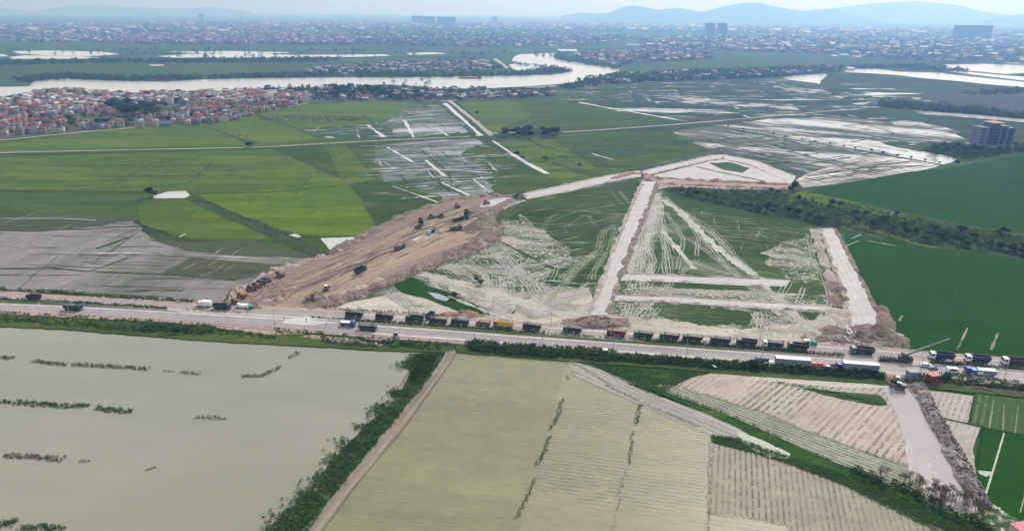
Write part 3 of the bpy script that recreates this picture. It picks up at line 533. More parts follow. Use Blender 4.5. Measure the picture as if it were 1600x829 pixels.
seams('bund_tops', [(310, 305), (560, 290), (590, 357), (480, 370), (330, 320)], 50, (320, 320), (560, 310), 20, 80, .45, m_weedtop, zs, 11, .1)
seams('bund_tops', [(0, 338), (210, 345), (300, 388), (480, 403), (380, 448), (200, 468), (0, 455)], 70, (0, 400), (400, 405), 10, 60, .8, m_mudgreen, zs, 12, .12)
seams('mud_streaks', [(0, 338), (210, 345), (300, 388), (480, 403), (380, 448), (200, 468), (0, 455)], 35, (0, 470), (200, 380), 8, 35, .7, field('pale_mud_streak', (0.31, 0.29, 0.30), (0.27, 0.25, 0.26), .05), zs + .01, 13, .1)
seams('bund_tops', [(800, 220), (1000, 206), (1100, 212), (1000, 260), (880, 286)], 70, (800, 240), (1050, 215), 20, 100, 1.6, m_weedtop, zs, 14, .25, 3)
seams('bund_tops', [(1320, 368), (1600, 408), (1600, 550), (1420, 545), (1345, 430)], 60, (1340, 420), (1600, 460), 15, 80, .35, m_weedtop, zs, 15, .2)
seams('bund_tops', [(1290, 300), (1600, 250), (1600, 360), (1400, 325)], 50, (1300, 300), (1600, 290), 20, 100, .6, m_weedtop, zs, 16, .2)
seams('water_glints', [(835, 320), (995, 285), (965, 385), (935, 440), (860, 405)], 60, (830, 350), (990, 330), 6, 30, .7, m_trackg, zs, 17, .1, 2)
seams('water_glints', [(1040, 320), (1275, 355), (1280, 435), (1240, 425), (1120, 390)], 130, (1060, 380), (1270, 400), 5, 35, .6, m_trackg, zs, 19, .15, 2)
seams('water_glints', [(690, 400), (775, 350), (820, 335), (900, 400), (930, 440), (900, 490), (700, 465)], 160, (700, 420), (900, 440), 5, 30, .9, m_glint, zs, 20, .2, 3)
# ------------------------------------------------------------------ bunds, ditches and lanes across the fields
def line(name, path, w, mat, **k): return ribbon(name, path, w, mat, **k)
LAY[0] += .01
line('farm_lane', [(-120, 242), (0, 238.5), (200, 234), (400, 230), (440, 228), (600, 219), (735, 213)], 4.0, m_lane, step=6)
line('field_bund', [(420, 232), (500, 228), (600, 222), (740, 216)], 6, m_bund, step=5)
line('canal', [(697, 161), (712, 175), (735, 196), (752, 212)], 13, m_ditch, step=5)
line('canal_bank', [(690, 164), (706, 178), (728, 198), (743, 211)], 9, m_bund, step=5)
line('canal_bank', [(702, 161), (719, 176), (742, 197), (760, 212)], 7, m_bund, step=5)
line('farm_lane', [(702, 157), (716, 168), (745, 191), (768, 212)], 6.5, m_lane, step=6)
line('farm_lane', [(690, 158), (712, 157)], 8, m_lane, step=6)
line('ditch', [(800, 240), (822, 254), (855, 271)], 6, m_ditch, step=4)
line('ditch', [(770, 220), (800, 240)], 3, m_ditch, step=4)
line('farm_lane', [(880, 206.5), (950, 202), (1060, 194), (1200, 182), (1290, 174), (1375, 167)], 5.5, m_lane, step=8)
line('farm_lane', [(735, 213.5), (790, 211), (880, 206.5)], 4, m_bund, step=8)
line('field_bund', [(905, 160), (960, 170), (1040, 184), (1075, 190)], 5, m_ponds, step=9, rough=.9)
line('field_bund', [(1270, 178), (1350, 190), (1440, 200), (1540, 212)], 4, m_bund, step=6)
line('field_bund', [(1260, 176), (1345, 187), (1400, 193), (1500, 207)], 3.5, m_track, step=6)
line('field_bund', [(1130, 199), (1200, 212), (1300, 228), (1400, 244), (1475, 258)], 4.5, m_bund, step=5)
line('field_bund', [(1130, 197.5), (1200, 210), (1300, 226), (1400, 242)], 2.5, m_track, step=6)
for a in ([(1060, 222), (1160, 216), (1260, 210)], [(1100, 235), (1180, 228)], [(1150, 196), (1250, 206), (1330, 215)], [(1210, 190), (1320, 205), (1420, 222)], [(1250, 225), (1180, 208)], [(1330, 188), (1400, 208), (1330, 222)],
          [(1250, 258), (1330, 245)], [(1262, 275), (1350, 262), (1440, 258)], [(1300, 250), (1380, 268)], [(1195, 255), (1250, 262)]):
    line('field_bund', a, 2.4, m_bund, step=4, rough=.6)
# the left plain
for a, w in (([(300, 308), (345, 328), (420, 358), (470, 380), (512, 402)], 9), ([(295, 311), (350, 338), (440, 376), (500, 404)], 2.0), ([(400, 179), (450, 196), (500, 215)], 4), ([(250, 187), (330, 200), (395, 226)], 3.5),
             ([(-100, 298), (0, 298), (225, 300)], 3), ([(0, 296), (120, 299)], 2), ([(300, 303), (420, 300), (545, 288)], 1.6), ([(430, 234), (470, 250), (540, 280)], 2.2), ([(555, 286), (600, 285), (650, 281), (780, 273)], 3.5), ([(545, 288), (555, 294)], 3),
             ([(240, 372), (300, 375), (340, 376)], 2.0), ([(570, 320), (592, 358)], 1.2), ([(400, 352), (480, 371), (575, 368)], 1.6), ([(660, 236), (700, 268), (705, 280)], 2.2), ([(690, 290), (720, 302), (738, 309)], 3.2),
             ([(590, 228), (640, 226), (742, 219)], 1.5), ([(615, 290), (680, 318)], 1.2), ([(0, 419), (80, 418), (140, 424), (200, 402)], 1.2), ([(150, 424), (260, 428), (370, 437)], 1.4), ([(150, 388), (200, 371)], 2.2), ([(60, 360), (230, 352)], .9)):
    line('field_bund', a, w, m_bund, step=3, rough=.5)
for a, w in (([(605, 230), (645, 253)], 3.0), ([(665, 250), (695, 275)], 3.0), ([(575, 196), (600, 214)], 4), ([(632, 188), (646, 214)], 4), ([(680, 200), (700, 212)], 4), ([(590, 268), (680, 264), (770, 270)], 1.6), ([(612, 290), (690, 318)], 1.8),
             ([(690, 285), (735, 306)], 2.2), ([(0, 341), (100, 341), (150, 344)], 1.2), ([(100, 396), (200, 395), (400, 402)], 1.0), ([(340, 402), (440, 402), (500, 407)], .8), ([(508, 214), (522, 215)], 6), ([(280, 370), (290, 365)], 1.6), ([(456, 366), (468, 370)], 3),
             ([(0, 362), (60, 364), (150, 360)], .9), ([(200, 375), (235, 370)], .9), ([(740, 280), (765, 301)], 1.5), ([(925, 240), (960, 250)], 2), ([(250, 320), (300, 300)], .01)):
    line('water_seam', a, w, m_ditch, step=3, rough=.8)
for a in ([(826, 217), (845, 228), (900, 240), (960, 262)], [(880, 245), (920, 246), (950, 250)], [(860, 252), (900, 266), (930, 275)]):
    line('field_bund', a, 2.2, m_bund, step=3, rough=.6)

# ------------------------------------------------------------------ dirt fill where the new road starts
FZ = 0.75
land('dirt_fill', [(376, 484), (345, 482), (360, 468), (385, 446), (425, 424), (470, 412), (520, 397), (575, 366), (610, 348), (650, 330), (700, 312), (750, 307), (800, 306), (808, 311), (770, 324), (752, 345), (765, 362), (745, 385), (700, 402), (640, 424), (600, 440), (560, 460), (500, 478), (440, 486)], m_dirt, z=FZ, amp=2, skirt=True)
land('dirt_fill', [(500, 470), (545, 440), (600, 410), (650, 382), (690, 362), (745, 360), (752, 372), (700, 388), (640, 408), (590, 430), (545, 458)], m_dirt2, z=FZ + .03, amp=1.5)
land('wet_mud', [(640, 352), (680, 338), (720, 330), (752, 330), (765, 345), (758, 362), (715, 362), (680, 362), (655, 368), (640, 360)], m_darkmud, z=FZ + .05, amp=2.5)
land('wet_mud', [(720, 332), (750, 336), (770, 362), (748, 384), (720, 392), (700, 398), (735, 378), (748, 364)], m_darkmud, z=FZ + .06, amp=2.5)
land('puddle', [(640, 374), (655, 368), (672, 364), (684, 366), (668, 373), (650, 378)], m_silt, z=FZ + .08, amp=1)
land('silt_patch', [(752, 318), (775, 310), (800, 308), (790, 314), (770, 322), (750, 324)], m_silt, z=FZ + .08, amp=1)
land('reddish_apron', [(340, 484), (430, 478), (520, 482), (560, 488), (540, 500), (480, 502), (430, 499), (390, 498), (340, 492)], m_redmud, z=.93, amp=1.5)
bank('earth_bank', [(352, 474), (385, 447), (430, 424), (470, 413), (520, 399)], 7, 2.2, m_spoilpale, z0=.3)
bank('earth_bank', [(520, 398), (575, 367), (640, 335), (700, 314), (750, 307), (800, 307)], 9, 2.0, m_spoil, z0=.3)
bank('earth_bank', [(808, 312), (775, 325), (762, 342), (775, 360), (758, 384), (700, 406), (650, 424), (610, 440), (560, 462), (500, 478), (470, 484)], 10, 2.0, m_spoil, z0=.3)
bank('earth_bank', [(770, 330), (756, 350), (764, 370), (735, 392), (690, 402)], 9, 2.2, m_spoil, z0=.5)
bank('earth_bank', [(800, 304), (812, 308), (822, 306)], 9, 2.2, m_spoil, z0=.3)
bank('earth_bank', [(600, 436), (560, 452), (520, 466)], 5, 1.2, m_spoilpale, z0=.6)
for (x, y, a, b, h, m) in ((388, 465, 4, 3, 1.8, m_spoilred), (400, 478, 5, 3, 1.5, m_spoilred), (425, 478, 5, 2.5, 1.2, m_spoilred), (415, 472, 4, 3, 1.3, m_spoilpale), (448, 462, 3.5, 2, 1.2, m_spoilred), (432, 470, 4, 2, 1.2, m_spoilpale), (440, 455, 3, 2, .9, m_spoilred), (455, 452, 3.5, 1.6, .8, m_spoilpale),
                           (480, 474, 5, 3, 1.5, m_spoil), (500, 470, 6, 3, 1.6, m_spoil), (520, 466, 5, 3, 1.2, m_spoil), (545, 459, 4, 3, 1.2, m_spoil), (398, 484, 5, 2, 1.2, m_spoilred), (745, 375, 8, 4, 1.5, m_spoil), (730, 385, 7, 4, 1.4, m_spoil), (715, 392, 7, 4, 1.2, m_spoil), (760, 352, 6, 5, 1.6, m_spoil),
                           (738, 365, 7, 4, 1.1, m_spoil), (755, 340, 7, 4, 1.4, m_spoil), (742, 348, 6, 3, 1.0, m_spoil), (805, 308, 6, 5, 1.8, m_spoil), (688, 366, 4, 2, .8, m_spoil), (700, 492, 7, 3, 1.3, m_spoilred), (722, 491, 8, 3, 1.6, m_spoilred), (740, 495, 6, 2, 1.0, m_spoilred), (370, 474, 4, 2.5, 1.4, m_spoilred)):
    mound('dirt_mound', x, y, a, b, h, m, .7, FZ - .2 if y < 480 or x < 560 else .3, 0.3, 16, ('low ' + ('reddish' if m is m_spoilred else 'pale' if m is m_spoilpale else 'dark brown') + ' earth heap ' + ('near the orange excavator' if x < 420 and y > 460 else 'by the parked machines' if x < 460 and y > 440 else 'at the lower edge of the fill' if y > 455 and x < 600 else 'behind the parked trucks' if y > 480 else 'at the right end of the fill') + (' (left side)' if x < 720 else '')), 'dirt mound', 'tipped heaps of earth around the dirt fill')

# ------------------------------------------------------------------ pale silt channels between banks
CZ = .62
def chan(L, Rr, name='silt_channel', mat=m_silt, bl=m_spoilpale, br=m_spoilpale, w=3.2, h=1.0, amp=.4, z=CZ):
    n = max(8, int(max(math.hypot(L[-1][0] - L[0][0], L[-1][1] - L[0][1]), 40) / 5)); a, b = rs(L, n), rs(Rr, n); V = []; Fc = []
    for i in range(n):
        j = mnoise.noise((i * .4, z * 3 + L[0][0], 1)) * amp; V += [G(a[i][0] + j, a[i][1], z), G(b[i][0] - j, b[i][1], z)]
    Fc = [[2 * i, 2 * i + 1, 2 * i + 3, 2 * i + 2] for i in range(n - 1)]; me = mesh_pd(name, V, Fc)
    if me.polygons[0].normal.z < 0: me.flip_normals()
    setp(link(name, me, None, mat), 'structure')
    if bl: bank('earth_bank', L, w, h, bl, z0=.25)
    if br: bank('earth_bank', Rr, w, h, br, z0=.25)
chan([(815, 304), (880, 290), (950, 275), (1000, 267)], [(824, 311), (890, 299), (955, 284), (1002, 276)], w=3.4, h=.9)
bank('earth_bank', [(822, 313), (800, 320), (780, 328)], 4, .8, m_spoilpale, z0=.2)
chan([(1003, 268), (1050, 257), (1110, 243.5), (1132, 242)], [(1012, 274), (1060, 262), (1112, 250), (1130, 248)], w=3.0, h=.8)
chan([(1132, 242), (1180, 251), (1243, 276)], [(1128, 248), (1170, 257), (1238, 288)], w=2.6, h=.7)
land('flooded_field', [(1020, 274), (1112, 251), (1130, 249), (1170, 258), (1238, 287), (1150, 284), (1040, 281)], m_silt, z=.56, amp=.8)
land('grass_patch', [(1108, 255), (1140, 253), (1172, 263), (1160, 269), (1130, 266)], m_rice4, z=.59, amp=1.2)
line('field_bund', [(1088, 260), (1120, 268), (1160, 276), (1195, 283)], 4, m_bundb, z=.62, step=3, rough=.5)
bank('earth_bank', [(1015, 277), (1060, 281), (1120, 283), (1238, 289)], 7, 1.4, m_spoilred, z0=.3)
land('reddish_apron', [(1015, 279), (1060, 282), (1238, 290), (1240, 296), (1150, 296), (1050, 292), (1028, 296)], m_redmud, z=.55, amp=1)
land('silt_patch', [(1130, 290), (1225, 290), (1230, 296), (1190, 296), (1130, 293)], m_silt, z=.54, amp=1)
bank('earth_bank', [(1030, 288), (1080, 290), (1180, 294), (1235, 297)], 5, 1.2, m_spoil, z0=.3)
bank('earth_bank', [(955, 281), (985, 272), (1008, 272), (1020, 282)], 8, 1.3, m_spoilred, z0=.4)
bank('earth_bank', [(1000, 284), (1012, 280), (1030, 285)], 5, 1.0, m_spoilred, z0=.4)
chan([(1004, 283), (990, 315), (957, 395), (942, 440), (922, 492)], [(1027, 284), (1018, 310), (980, 400), (968, 435), (949, 492)], w=3.6, h=1.0, br=m_spoil)
bank('earth_bank', [(1005, 288), (998, 300), (985, 330), (962, 385)], 2.4, .8, m_spoilred, z0=.3)
bank('earth_bank', [(1031, 286), (1012, 330), (985, 400), (973, 430)], 2.4, .8, m_spoil, z0=.3)
mound('earth_ramp', 930, 506, 17, 8, 1.6, m_spoil, .5, .4, 0, 34, kind='structure')
mound('earth_ramp', 925, 512, 12, 4, 1.2, m_darkmud, .5, .5, 0, 24, kind='structure')
chan([(972, 428.5), (1040, 430.5), (1150, 435), (1236, 437.5)], [(970, 438), (1060, 441), (1160, 446), (1226, 447)], w=2.4, h=.7)
chan([(962, 461), (1060, 464), (1180, 472), (1298, 479)], [(960, 469.5), (1060, 473), (1180, 482), (1300, 488)], w=2.4, h=.7)
chan([(1281, 357), (1297, 400), (1312, 440), (1322, 480), (1330, 518)], [(1303, 356), (1326, 400), (1346, 440), (1366, 480), (1382, 520)], w=3.2, h=1.0, mat=m_silt, bl=m_spoilpale, br=m_spoil)
land('silt_patch', [(1320, 500), (1345, 505), (1350, 520), (1330, 530), (1322, 518)], m_silt, z=.6, amp=1)
land('silt_patch', [(1390, 520), (1412, 522), (1416, 540), (1400, 534)], m_silt, z=.6, amp=1)
for p, w, h, m in (([(1272, 358), (1280, 385), (1292, 420), (1300, 440)], 6, 1.2, m_spoilpale), ([(1300, 440), (1308, 455), (1305, 470), (1312, 480)], 10, 1.9, m_spoil), ([(1308, 482), (1314, 500), (1326, 515)], 9, 1.3, m_spoilpale),
                   ([(1372, 478), (1386, 505), (1392, 518)], 8, 1.6, m_spoil), ([(1338, 522), (1352, 517), (1380, 520), (1400, 527), (1415, 540)], 9, 2.4, m_spoil), ([(1250, 530), (1280, 528), (1310, 530), (1340, 538), (1400, 545)], 8, 1.4, m_spoilpale),
                   ([(1285, 520), (1300, 512), (1316, 520)], 7, 1.2, m_spoil), ([(1345, 530), (1370, 538), (1395, 538)], 8, 1.8, m_spoil)):
    bank('earth_bank', p, w, h, m, z0=.3, lump=.9)
for (x, y, a, b, h) in ((1345, 528, 7, 4, 2.6), (1360, 533, 7, 4, 2.2), (1375, 526, 6, 4, 2.2), (1395, 533, 7, 5, 2.4), (1405, 541, 6, 4, 1.8), (1300, 525, 7, 4, 1.6), (1285, 532, 6, 3, 1.3), (1315, 534, 6, 3, 1.4), (1312, 468, 5, 5, 1.8), (1305, 455, 4, 5, 1.4), (1265, 528, 5, 3, 1.3)):
    mound('dirt_mound', x, y, a, b, h, m_spoil, .8, .3, .2, 18, 'lumpy heap of dug grey earth ' + ('left of the right hand channel mouth' if x < 1325 and y > 500 else 'halfway up the right hand channel' if y < 500 else 'across the mouth of the right hand channel'), 'dirt mound', 'heaps of dug earth at the right hand channel')
land('reddish_apron', [(1180, 532), (1290, 532), (1420, 545), (1440, 552), (1420, 556), (1300, 545), (1180, 538)], m_redmud, z=.56, amp=1.5)

# ------------------------------------------------------------------ wheel tracks pressed into the wet fields
def tracks(name, specs, z, mat, seed, wd=.30, gauge=.95):
    V, Fc = [], []; rng = random.Random(seed)
    for path, sway, k in specs:
        for _ in range(k):
            ph = rng.uniform(0, 60); o = rng.uniform(-1, 1)
            w = wpath([(x + o * sway * 1.2 * (i / max(1, len(path) - 1) + .25), y) for i, (x, y) in enumerate(path)], z, 1.6); nn = normals2(w)
            t = np.arange(len(w)); off = np.array([mnoise.noise((i * .035 + ph, seed, o)) * 2 + .35 * mnoise.noise((i * .17 + ph, o, seed)) for i in t]) * sway * .45
            w2 = w + nn * off[:, None]; cut0, cut1 = int(rng.uniform(0, .08) * len(w)), int(rng.uniform(.9, 1) * len(w)); w2 = w2[cut0:max(cut1, cut0 + 3)]
            ww = np.array([wd * (1 + .5 * mnoise.noise((i * .3 + ph, 2.2, 0)) + .6 * mnoise.noise((i * .07 + ph, 7.2, 0))) for i in range(len(w2))])
            for s_ in (-gauge, gauge): ribbon_vf(w2, np.maximum(.12, ww), z + rng.uniform(0, .02), V, Fc, s_)
    me = mesh_np(name, V, Fc); return setp(link(name, me, None, mat), 'stuff')
Z1 = .52
# (path, sway metres, number)
tracks('wheel_tracks', [([(1026, 296), (1015, 340), (1000, 385), (985, 448)], 7, 15), ([(1030, 300), (1022, 350), (1015, 390), (1012, 448)], 8, 13), ([(1030, 304), (1034, 350), (1040, 390), (1044, 448)], 4, 4), ([(1033, 305), (1030, 345), (1050, 400)], 5, 3),
                        ([(1036, 306), (1075, 350), (1090, 372), (1085, 410)], 3, 2), ([(1038, 308), (1080, 350), (1120, 400), (1190, 470), (1260, 520)], 4, 4), ([(1040, 312), (1110, 360), (1160, 410), (1220, 470), (1290, 530)], 5, 5),
                        ([(985, 442), (975, 458)], 9, 5), ([(1015, 442), (1000, 460)], 12, 6), ([(1045, 442), (1035, 462)], 8, 3), ([(1180, 448), (1215, 470), (1260, 515)], 8, 6), ([(990, 474), (975, 500), (960, 520)], 9, 7), ([(1020, 475), (990, 505), (970, 520)], 10, 6)], Z1, m_track, 3)
tracks('wheel_tracks', [([(1180, 486), (1190, 510), (1195, 530)], 10, 6), ([(1240, 490), (1210, 528)], 12, 5), ([(1200, 482), (1250, 505), (1300, 520)], 12, 6), ([(1290, 440), (1300, 470), (1285, 505)], 4, 3), ([(1262, 365), (1270, 400), (1285, 440), (1300, 455)], 2, 2), ([(1235, 440), (1210, 475)], 5, 2),
                        ([(1255, 448), (1235, 478)], 4, 2), ([(1290, 492), (1250, 520)], 8, 4), ([(1310, 488), (1300, 510), (1285, 512)], 6, 4), ([(1100, 445), (1060, 468)], 20, 0), ([(1040, 330), (1070, 372), (1062, 430)], 3, 2), ([(1030, 352), (1085, 380), (1150, 430)], 2, 2), ([(1030, 395), (1090, 412), (1150, 432)], 5, 3),
                        ([(1035, 445), (1090, 465)], 5, 3), ([(1090, 405), (1060, 430)], 2, 2)], Z1 + .03, m_track, 5)
tracks('wheel_tracks', [([(968, 348), (945, 362), (935, 390), (900, 420), (860, 445)], 5, 4), ([(965, 352), (952, 385), (940, 412), (925, 440)], 4, 3), ([(930, 395), (905, 420), (870, 455), (850, 475)], 6, 4), ([(890, 275), (960, 300), (985, 320)], 1, 0), ([(968, 298), (975, 310), (984, 321)], 1.5, 2), ([(955, 300), (970, 318), (982, 322)], 1.5, 1),
                        ([(875, 330), (855, 345), (850, 358), (862, 364)], 1, 1), ([(915, 335), (900, 345), (884, 356)], 1, 1), ([(918, 335), (930, 352)], .8, 1), ([(870, 415), (866, 430), (858, 440)], 1.5, 2)], Z1, m_trackg, 7, .42)
tracks('wheel_tracks', [([(640, 425), (700, 440), (760, 462), (830, 480), (920, 500)], 9, 7), ([(700, 415), (740, 435), (790, 462), (850, 500)], 10, 7), ([(760, 380), (800, 420), (860, 450), (925, 455)], 9, 5), ([(780, 430), (790, 455), (800, 480), (780, 500)], 7, 6), ([(720, 405), (760, 430), (765, 470), (750, 485)], 6, 5), ([(800, 400), (820, 440), (850, 470), (900, 485)], 8, 5),
                        ([(925, 455), (880, 470), (830, 500)], 9, 6), ([(615, 450), (640, 470), (655, 490)], 4, 4), ([(600, 455), (650, 485), (690, 494)], 5, 4), ([(660, 440), (720, 455), (790, 500)], 6, 3), ([(930, 400), (850, 412), (760, 430)], 7, 3), ([(740, 320), (750, 304)], 2, 1), ([(930, 470), (905, 500), (860, 510)], 5, 4)], Z1, m_track, 11, .4)
seams('soil_streaks', [(400, 475), (470, 430), (560, 390), (650, 345), (740, 320), (750, 345), (640, 400), (520, 460)], 160, (420, 480), (740, 345), 8, 45, 1.1, m_darkmud, FZ + .07, 41, .03, 1.5)
seams('soil_streaks', [(400, 475), (470, 430), (560, 390), (650, 345), (740, 320), (750, 345), (640, 400), (520, 460)], 120, (420, 480), (740, 345), 8, 55, 1.0, m_dirt2, FZ + .09, 42, .03, 1.5)
tracks('wheel_tracks', [([(520, 402), (640, 345), (720, 318)], 5, 0), ([(440, 475), (540, 430), (640, 385), (700, 350)], 6, 5), ([(460, 480), (560, 440), (660, 395), (740, 362)], 5, 5), ([(400, 470), (470, 440), (560, 395), (650, 350), (740, 320)], 6, 4)], FZ + .09, m_dirt2, 13, .55)
for p, w, m in (([(1036, 312), (1062, 330), (1100, 368), (1130, 395), (1180, 430)], 5.5, m_greensilt), ([(1180, 432), (1220, 470), (1250, 500), (1290, 530)], 4.5, m_track), ([(1010, 320), (995, 370), (985, 425)], 3.5, m_track), ([(1035, 360), (1060, 390), (1085, 420)], 3.0, m_greensilt), ([(650, 426), (700, 437), (780, 458), (850, 484), (920, 500)], 7, m_sandwet),
                ([(700, 462), (760, 486), (800, 500)], 2.2, m_track), ([(795, 488), (822, 474)], 3.4, m_bund), ([(760, 380), (815, 402), (860, 432)], 1.2, m_trackg), ([(1205, 375), (1262, 392), (1276, 398)], 2, m_bund), ([(1160, 360), (1230, 380), (1270, 392)], 1, m_trackg), ([(960, 320), (900, 330), (850, 350)], .9, m_trackg), ([(770, 370), (860, 418), (930, 424)], 1.6, m_bund)):
    line('mud_streak', p, w, m, z=.49 + .004 * len(p), step=2, rough=.7)
for (x0, y0, x1, y1) in ((1496, 545, 1512, 512), (1549, 546, 1559, 520), (1405, 501, 1410, 492), (1322, 384, 1342, 376), (1330, 373, 1345, 366), (1355, 376, 1400, 384)):
    line('water_seam', [(x0, y0), (x1, y1)], 1.0 if y0 > 400 else 1.6, m_trackg, z=1.3, step=2, rough=.6)
# ------------------------------------------------------------------ the dual carriageway
RZ = .95
NEAR = [(-160, 465, 476), (0, 473, 484.5), (100, 477, 490), (200, 482, 494.5), (300, 488, 501), (400, 494, 508), (480, 499, 514), (600, 508, 523), (700, 515, 530), (800, 523, 538), (1000, 537, 552), (1200, 551, 568), (1400, 566, 584), (1500, 574, 592), (1600, 581, 600), (1760, 592, 612)]
FAR = [(-160, 450, 458), (0, 459, 466), (100, 465, 473.5), (200, 470, 480), (300, 477, 487), (400, 482, 493), (480, 485.5, 498), (560, 489, 503.5), (700, 499, 512), (800, 505.5, 518), (900, 513, 526), (1000, 520, 533), (1100, 527, 541), (1200, 534, 549), (1300, 541, 557), (1400, 548, 565), (1500, 557, 572), (1600, 564, 580), (1760, 574, 592)]
MED = [(x, fb, nt) for (x, fb, nt) in ((-160, 458, 465), (0, 466, 473), (100, 473.5, 477), (200, 480, 482), (300, 487, 488))]
def edge(tab, x, k):
    P = np.array(tab, float); return float(np.interp(x, P[:, 0], P[:, k]))
ALL = [(x, edge(FAR, x, 1) - 3, edge(NEAR, x, 2) + 3) for x in range(-160, 1761, 40)]
band('road_embankment', [(a, b - 1.5, c + 2) for a, b, c in ALL], m_redmud, .80, wob=1.2)
band('near_carriageway', NEAR, m_asph, RZ, False)
band('far_carriageway', FAR, m_asph2, RZ, False)
def med(x0, x1, z, mat, name='median', a=0.0, b=0.0, skirt=True, step=12):
    return band(name, [(x, edge(FAR, x, 2) + a, edge(NEAR, x, 1) - b) for x in np.arange(x0, x1 + 1, max(4, min(20, (x1 - x0) / 4)))], mat, z, skirt, step)
med(-160, 384, RZ + .14, m_kerb, step=8); med(-160, 286, RZ + .16, m_grass, 'median_grass', .3, .3, False, 8)
med(384, 450, RZ + .01, m_asph, 'median_gap', -1, -1, False, 6)
land('sand_patch', [(438, 503), (452, 498), (480, 494.5), (500, 496), (520, 502), (490, 508), (455, 506)], m_dust, z=RZ + .03, amp=.6)
med(486, 1316, RZ + .14, m_kerb, step=10); med(488, 1314, RZ + .16, m_grass, 'median_grass', .3, .3, False, 10)
med(1316, 1452, RZ + .01, m_asph2, 'median_gap', -1, -1, False, 6)
med(1452, 1760, RZ + .14, m_kerb, step=10); med(1454, 1760, RZ + .16, m_grass, 'median_grass', .3, .3, False, 10)
def roadline(name, tab, k, off, w, z, mat, x0=-160, x1=1760, rough=.3): 
    return ribbon(name, [(x, edge(tab, x, k) + off) for x in range(x0, x1 + 1, 40)], w, mat, z, rough, 3)
roadline('road_dust', NEAR, 1, 1.6, 1.3, RZ + .012, m_dust); roadline('road_dust', NEAR, 2, -1.5, 1.6, RZ + .012, m_dust, 560)
roadline('road_dust', FAR, 2, -1.6, 1.0, RZ + .012, m_dust); roadline('road_dust', FAR, 1, 1.6, 1.2, RZ + .012, m_dust, 560)
roadline('kerb', NEAR, 2, .3, .3, RZ + .13, m_kerb, rough=0); roadline('kerb', FAR, 1, -.3, .3, RZ + .13, m_kerb, rough=0)
V, Fc = [], []
for tab in (NEAR, FAR):
    w = wpath([(x, (edge(tab, x, 1) + edge(tab, x, 2)) / 2) for x in range(-160, 1761, 40)], RZ, 1.0)
    for i in range(0, len(w) - 6, 10): ribbon_vf(w[i:i + 4], .13, RZ + .016, V, Fc)
setp(link('lane_marking', mesh_np('lane_marking', V, Fc), None, plain('worn_road_paint', (0.50, 0.48, 0.46), .8, .2)), 'structure')
# verges
band('verge', [(-160, 476, 500), (0, 486, 509), (100, 491, 514), (200, 497, 522), (300, 502, 530), (400, 509, 536), (480, 515, 540), (600, 524, 547), (700, 531, 550)], m_grass, .55, True, 8, wob=1.5)
band('verge', [(712, 531, 550), (800, 540, 556), (900, 547, 564), (1000, 553, 572), (1200, 569, 588), (1380, 582, 600), (1430, 588, 604), (1600, 601, 620), (1760, 614, 632)], m_grass, .55, True, 8, wob=1.5)
band('verge', [(-160, 440, 450), (0, 450, 459), (100, 459, 465), (200, 464, 470), (300, 472, 477)], m_grass, .6, True, 8, wob=1)
band('verge', [(505, 482, 489), (560, 484, 490), (640, 490, 496), (690, 493, 499)], m_grass, .6, True, 8, wob=1)
band('verge', [(850, 505, 511), (900, 508, 514)], m_grass, .6, True, 8, wob=.5)
band('verge', [(1420, 546, 551), (1500, 551, 557), (1600, 557, 564), (1760, 568, 575)], m_grass, .6, True, 8, wob=.7)
land('reddish_apron', [(325, 505), (360, 507), (440, 512), (480, 515), (470, 522), (420, 522), (340, 512)], m_redmud, z=.62, amp=1)
land('reddish_apron', [(560, 522), (610, 525), (615, 532), (575, 530)], m_redmud, z=.62, amp=1)

# ------------------------------------------------------------------ foreground
LAY[0] = 0.0
land('flood_water', [(-160, 497), (0, 505), (100, 511), (250, 526), (400, 535), (480, 537), (560, 543), (700, 550), (712, 560), (640, 700), (560, 829), (520, 1010), (-300, 1010)], m_flood1, z=.10, amp=0.0)
land('flood_water', [(712, 550), (890, 560), (912, 580), (882, 640), (850, 720), (820, 829), (800, 1010), (400, 1010), (500, 829), (600, 680)], m_flood2, z=.12, amp=0)
land('flooded_stubble_field', [(885, 565), (900, 568), (1110, 660), (1118, 700), (1108, 829), (1100, 1010), (780, 1010), (812, 829), (850, 700)], m_flood3, z=.14, amp=.5)
land('row_field', [(1108, 690), (1220, 718), (1330, 762), (1480, 829), (1560, 1010), (1090, 1010), (1104, 800)], m_rowsV, z=.16, amp=.5)
land('flooded_row_field', [(1104, 802), (1160, 806), (1230, 820), (1240, 1010), (1095, 1010)], m_flood3, z=.18, amp=1)
land('grass_field', [(905, 566), (1040, 578), (1110, 575), (1075, 596), (1052, 604), (1035, 628), (990, 606)], m_grass2, z=.20, amp=2)
land('flooded_lane', [(885, 562), (925, 572), (1150, 662), (1240, 712), (1200, 712), (1110, 680), (1060, 660), (960, 615), (900, 588)], field('lane_mud_water', (0.38, 0.36, 0.32), (0.30, 0.29, 0.25), .03, wang((900, 575), (1200, 700)), 5, .5, rows=(2.6, wang((920, 575), (1100, 650)), (0.17, 0.17, 0.11), .8, .03), rough=.35), z=.22, amp=1)
land('row_field', [(985, 600), (1040, 600), (1120, 618), (1420, 722), (1440, 760), (1560, 829), (1500, 829), (1250, 702), (1100, 645)], m_rowsG, z=.22, amp=1.5)
land('row_field', [(1052, 604), (1072, 592), (1130, 578), (1250, 588), (1390, 598), (1402, 640), (1418, 690), (1422, 728), (1340, 702), (1180, 640), (1110, 618)], m_rowsP, z=.24, amp=1)
land('grass_patch', [(1250, 605), (1300, 610), (1375, 616), (1388, 632), (1370, 634), (1290, 618)], m_rice6, z=.26, amp=1.5)
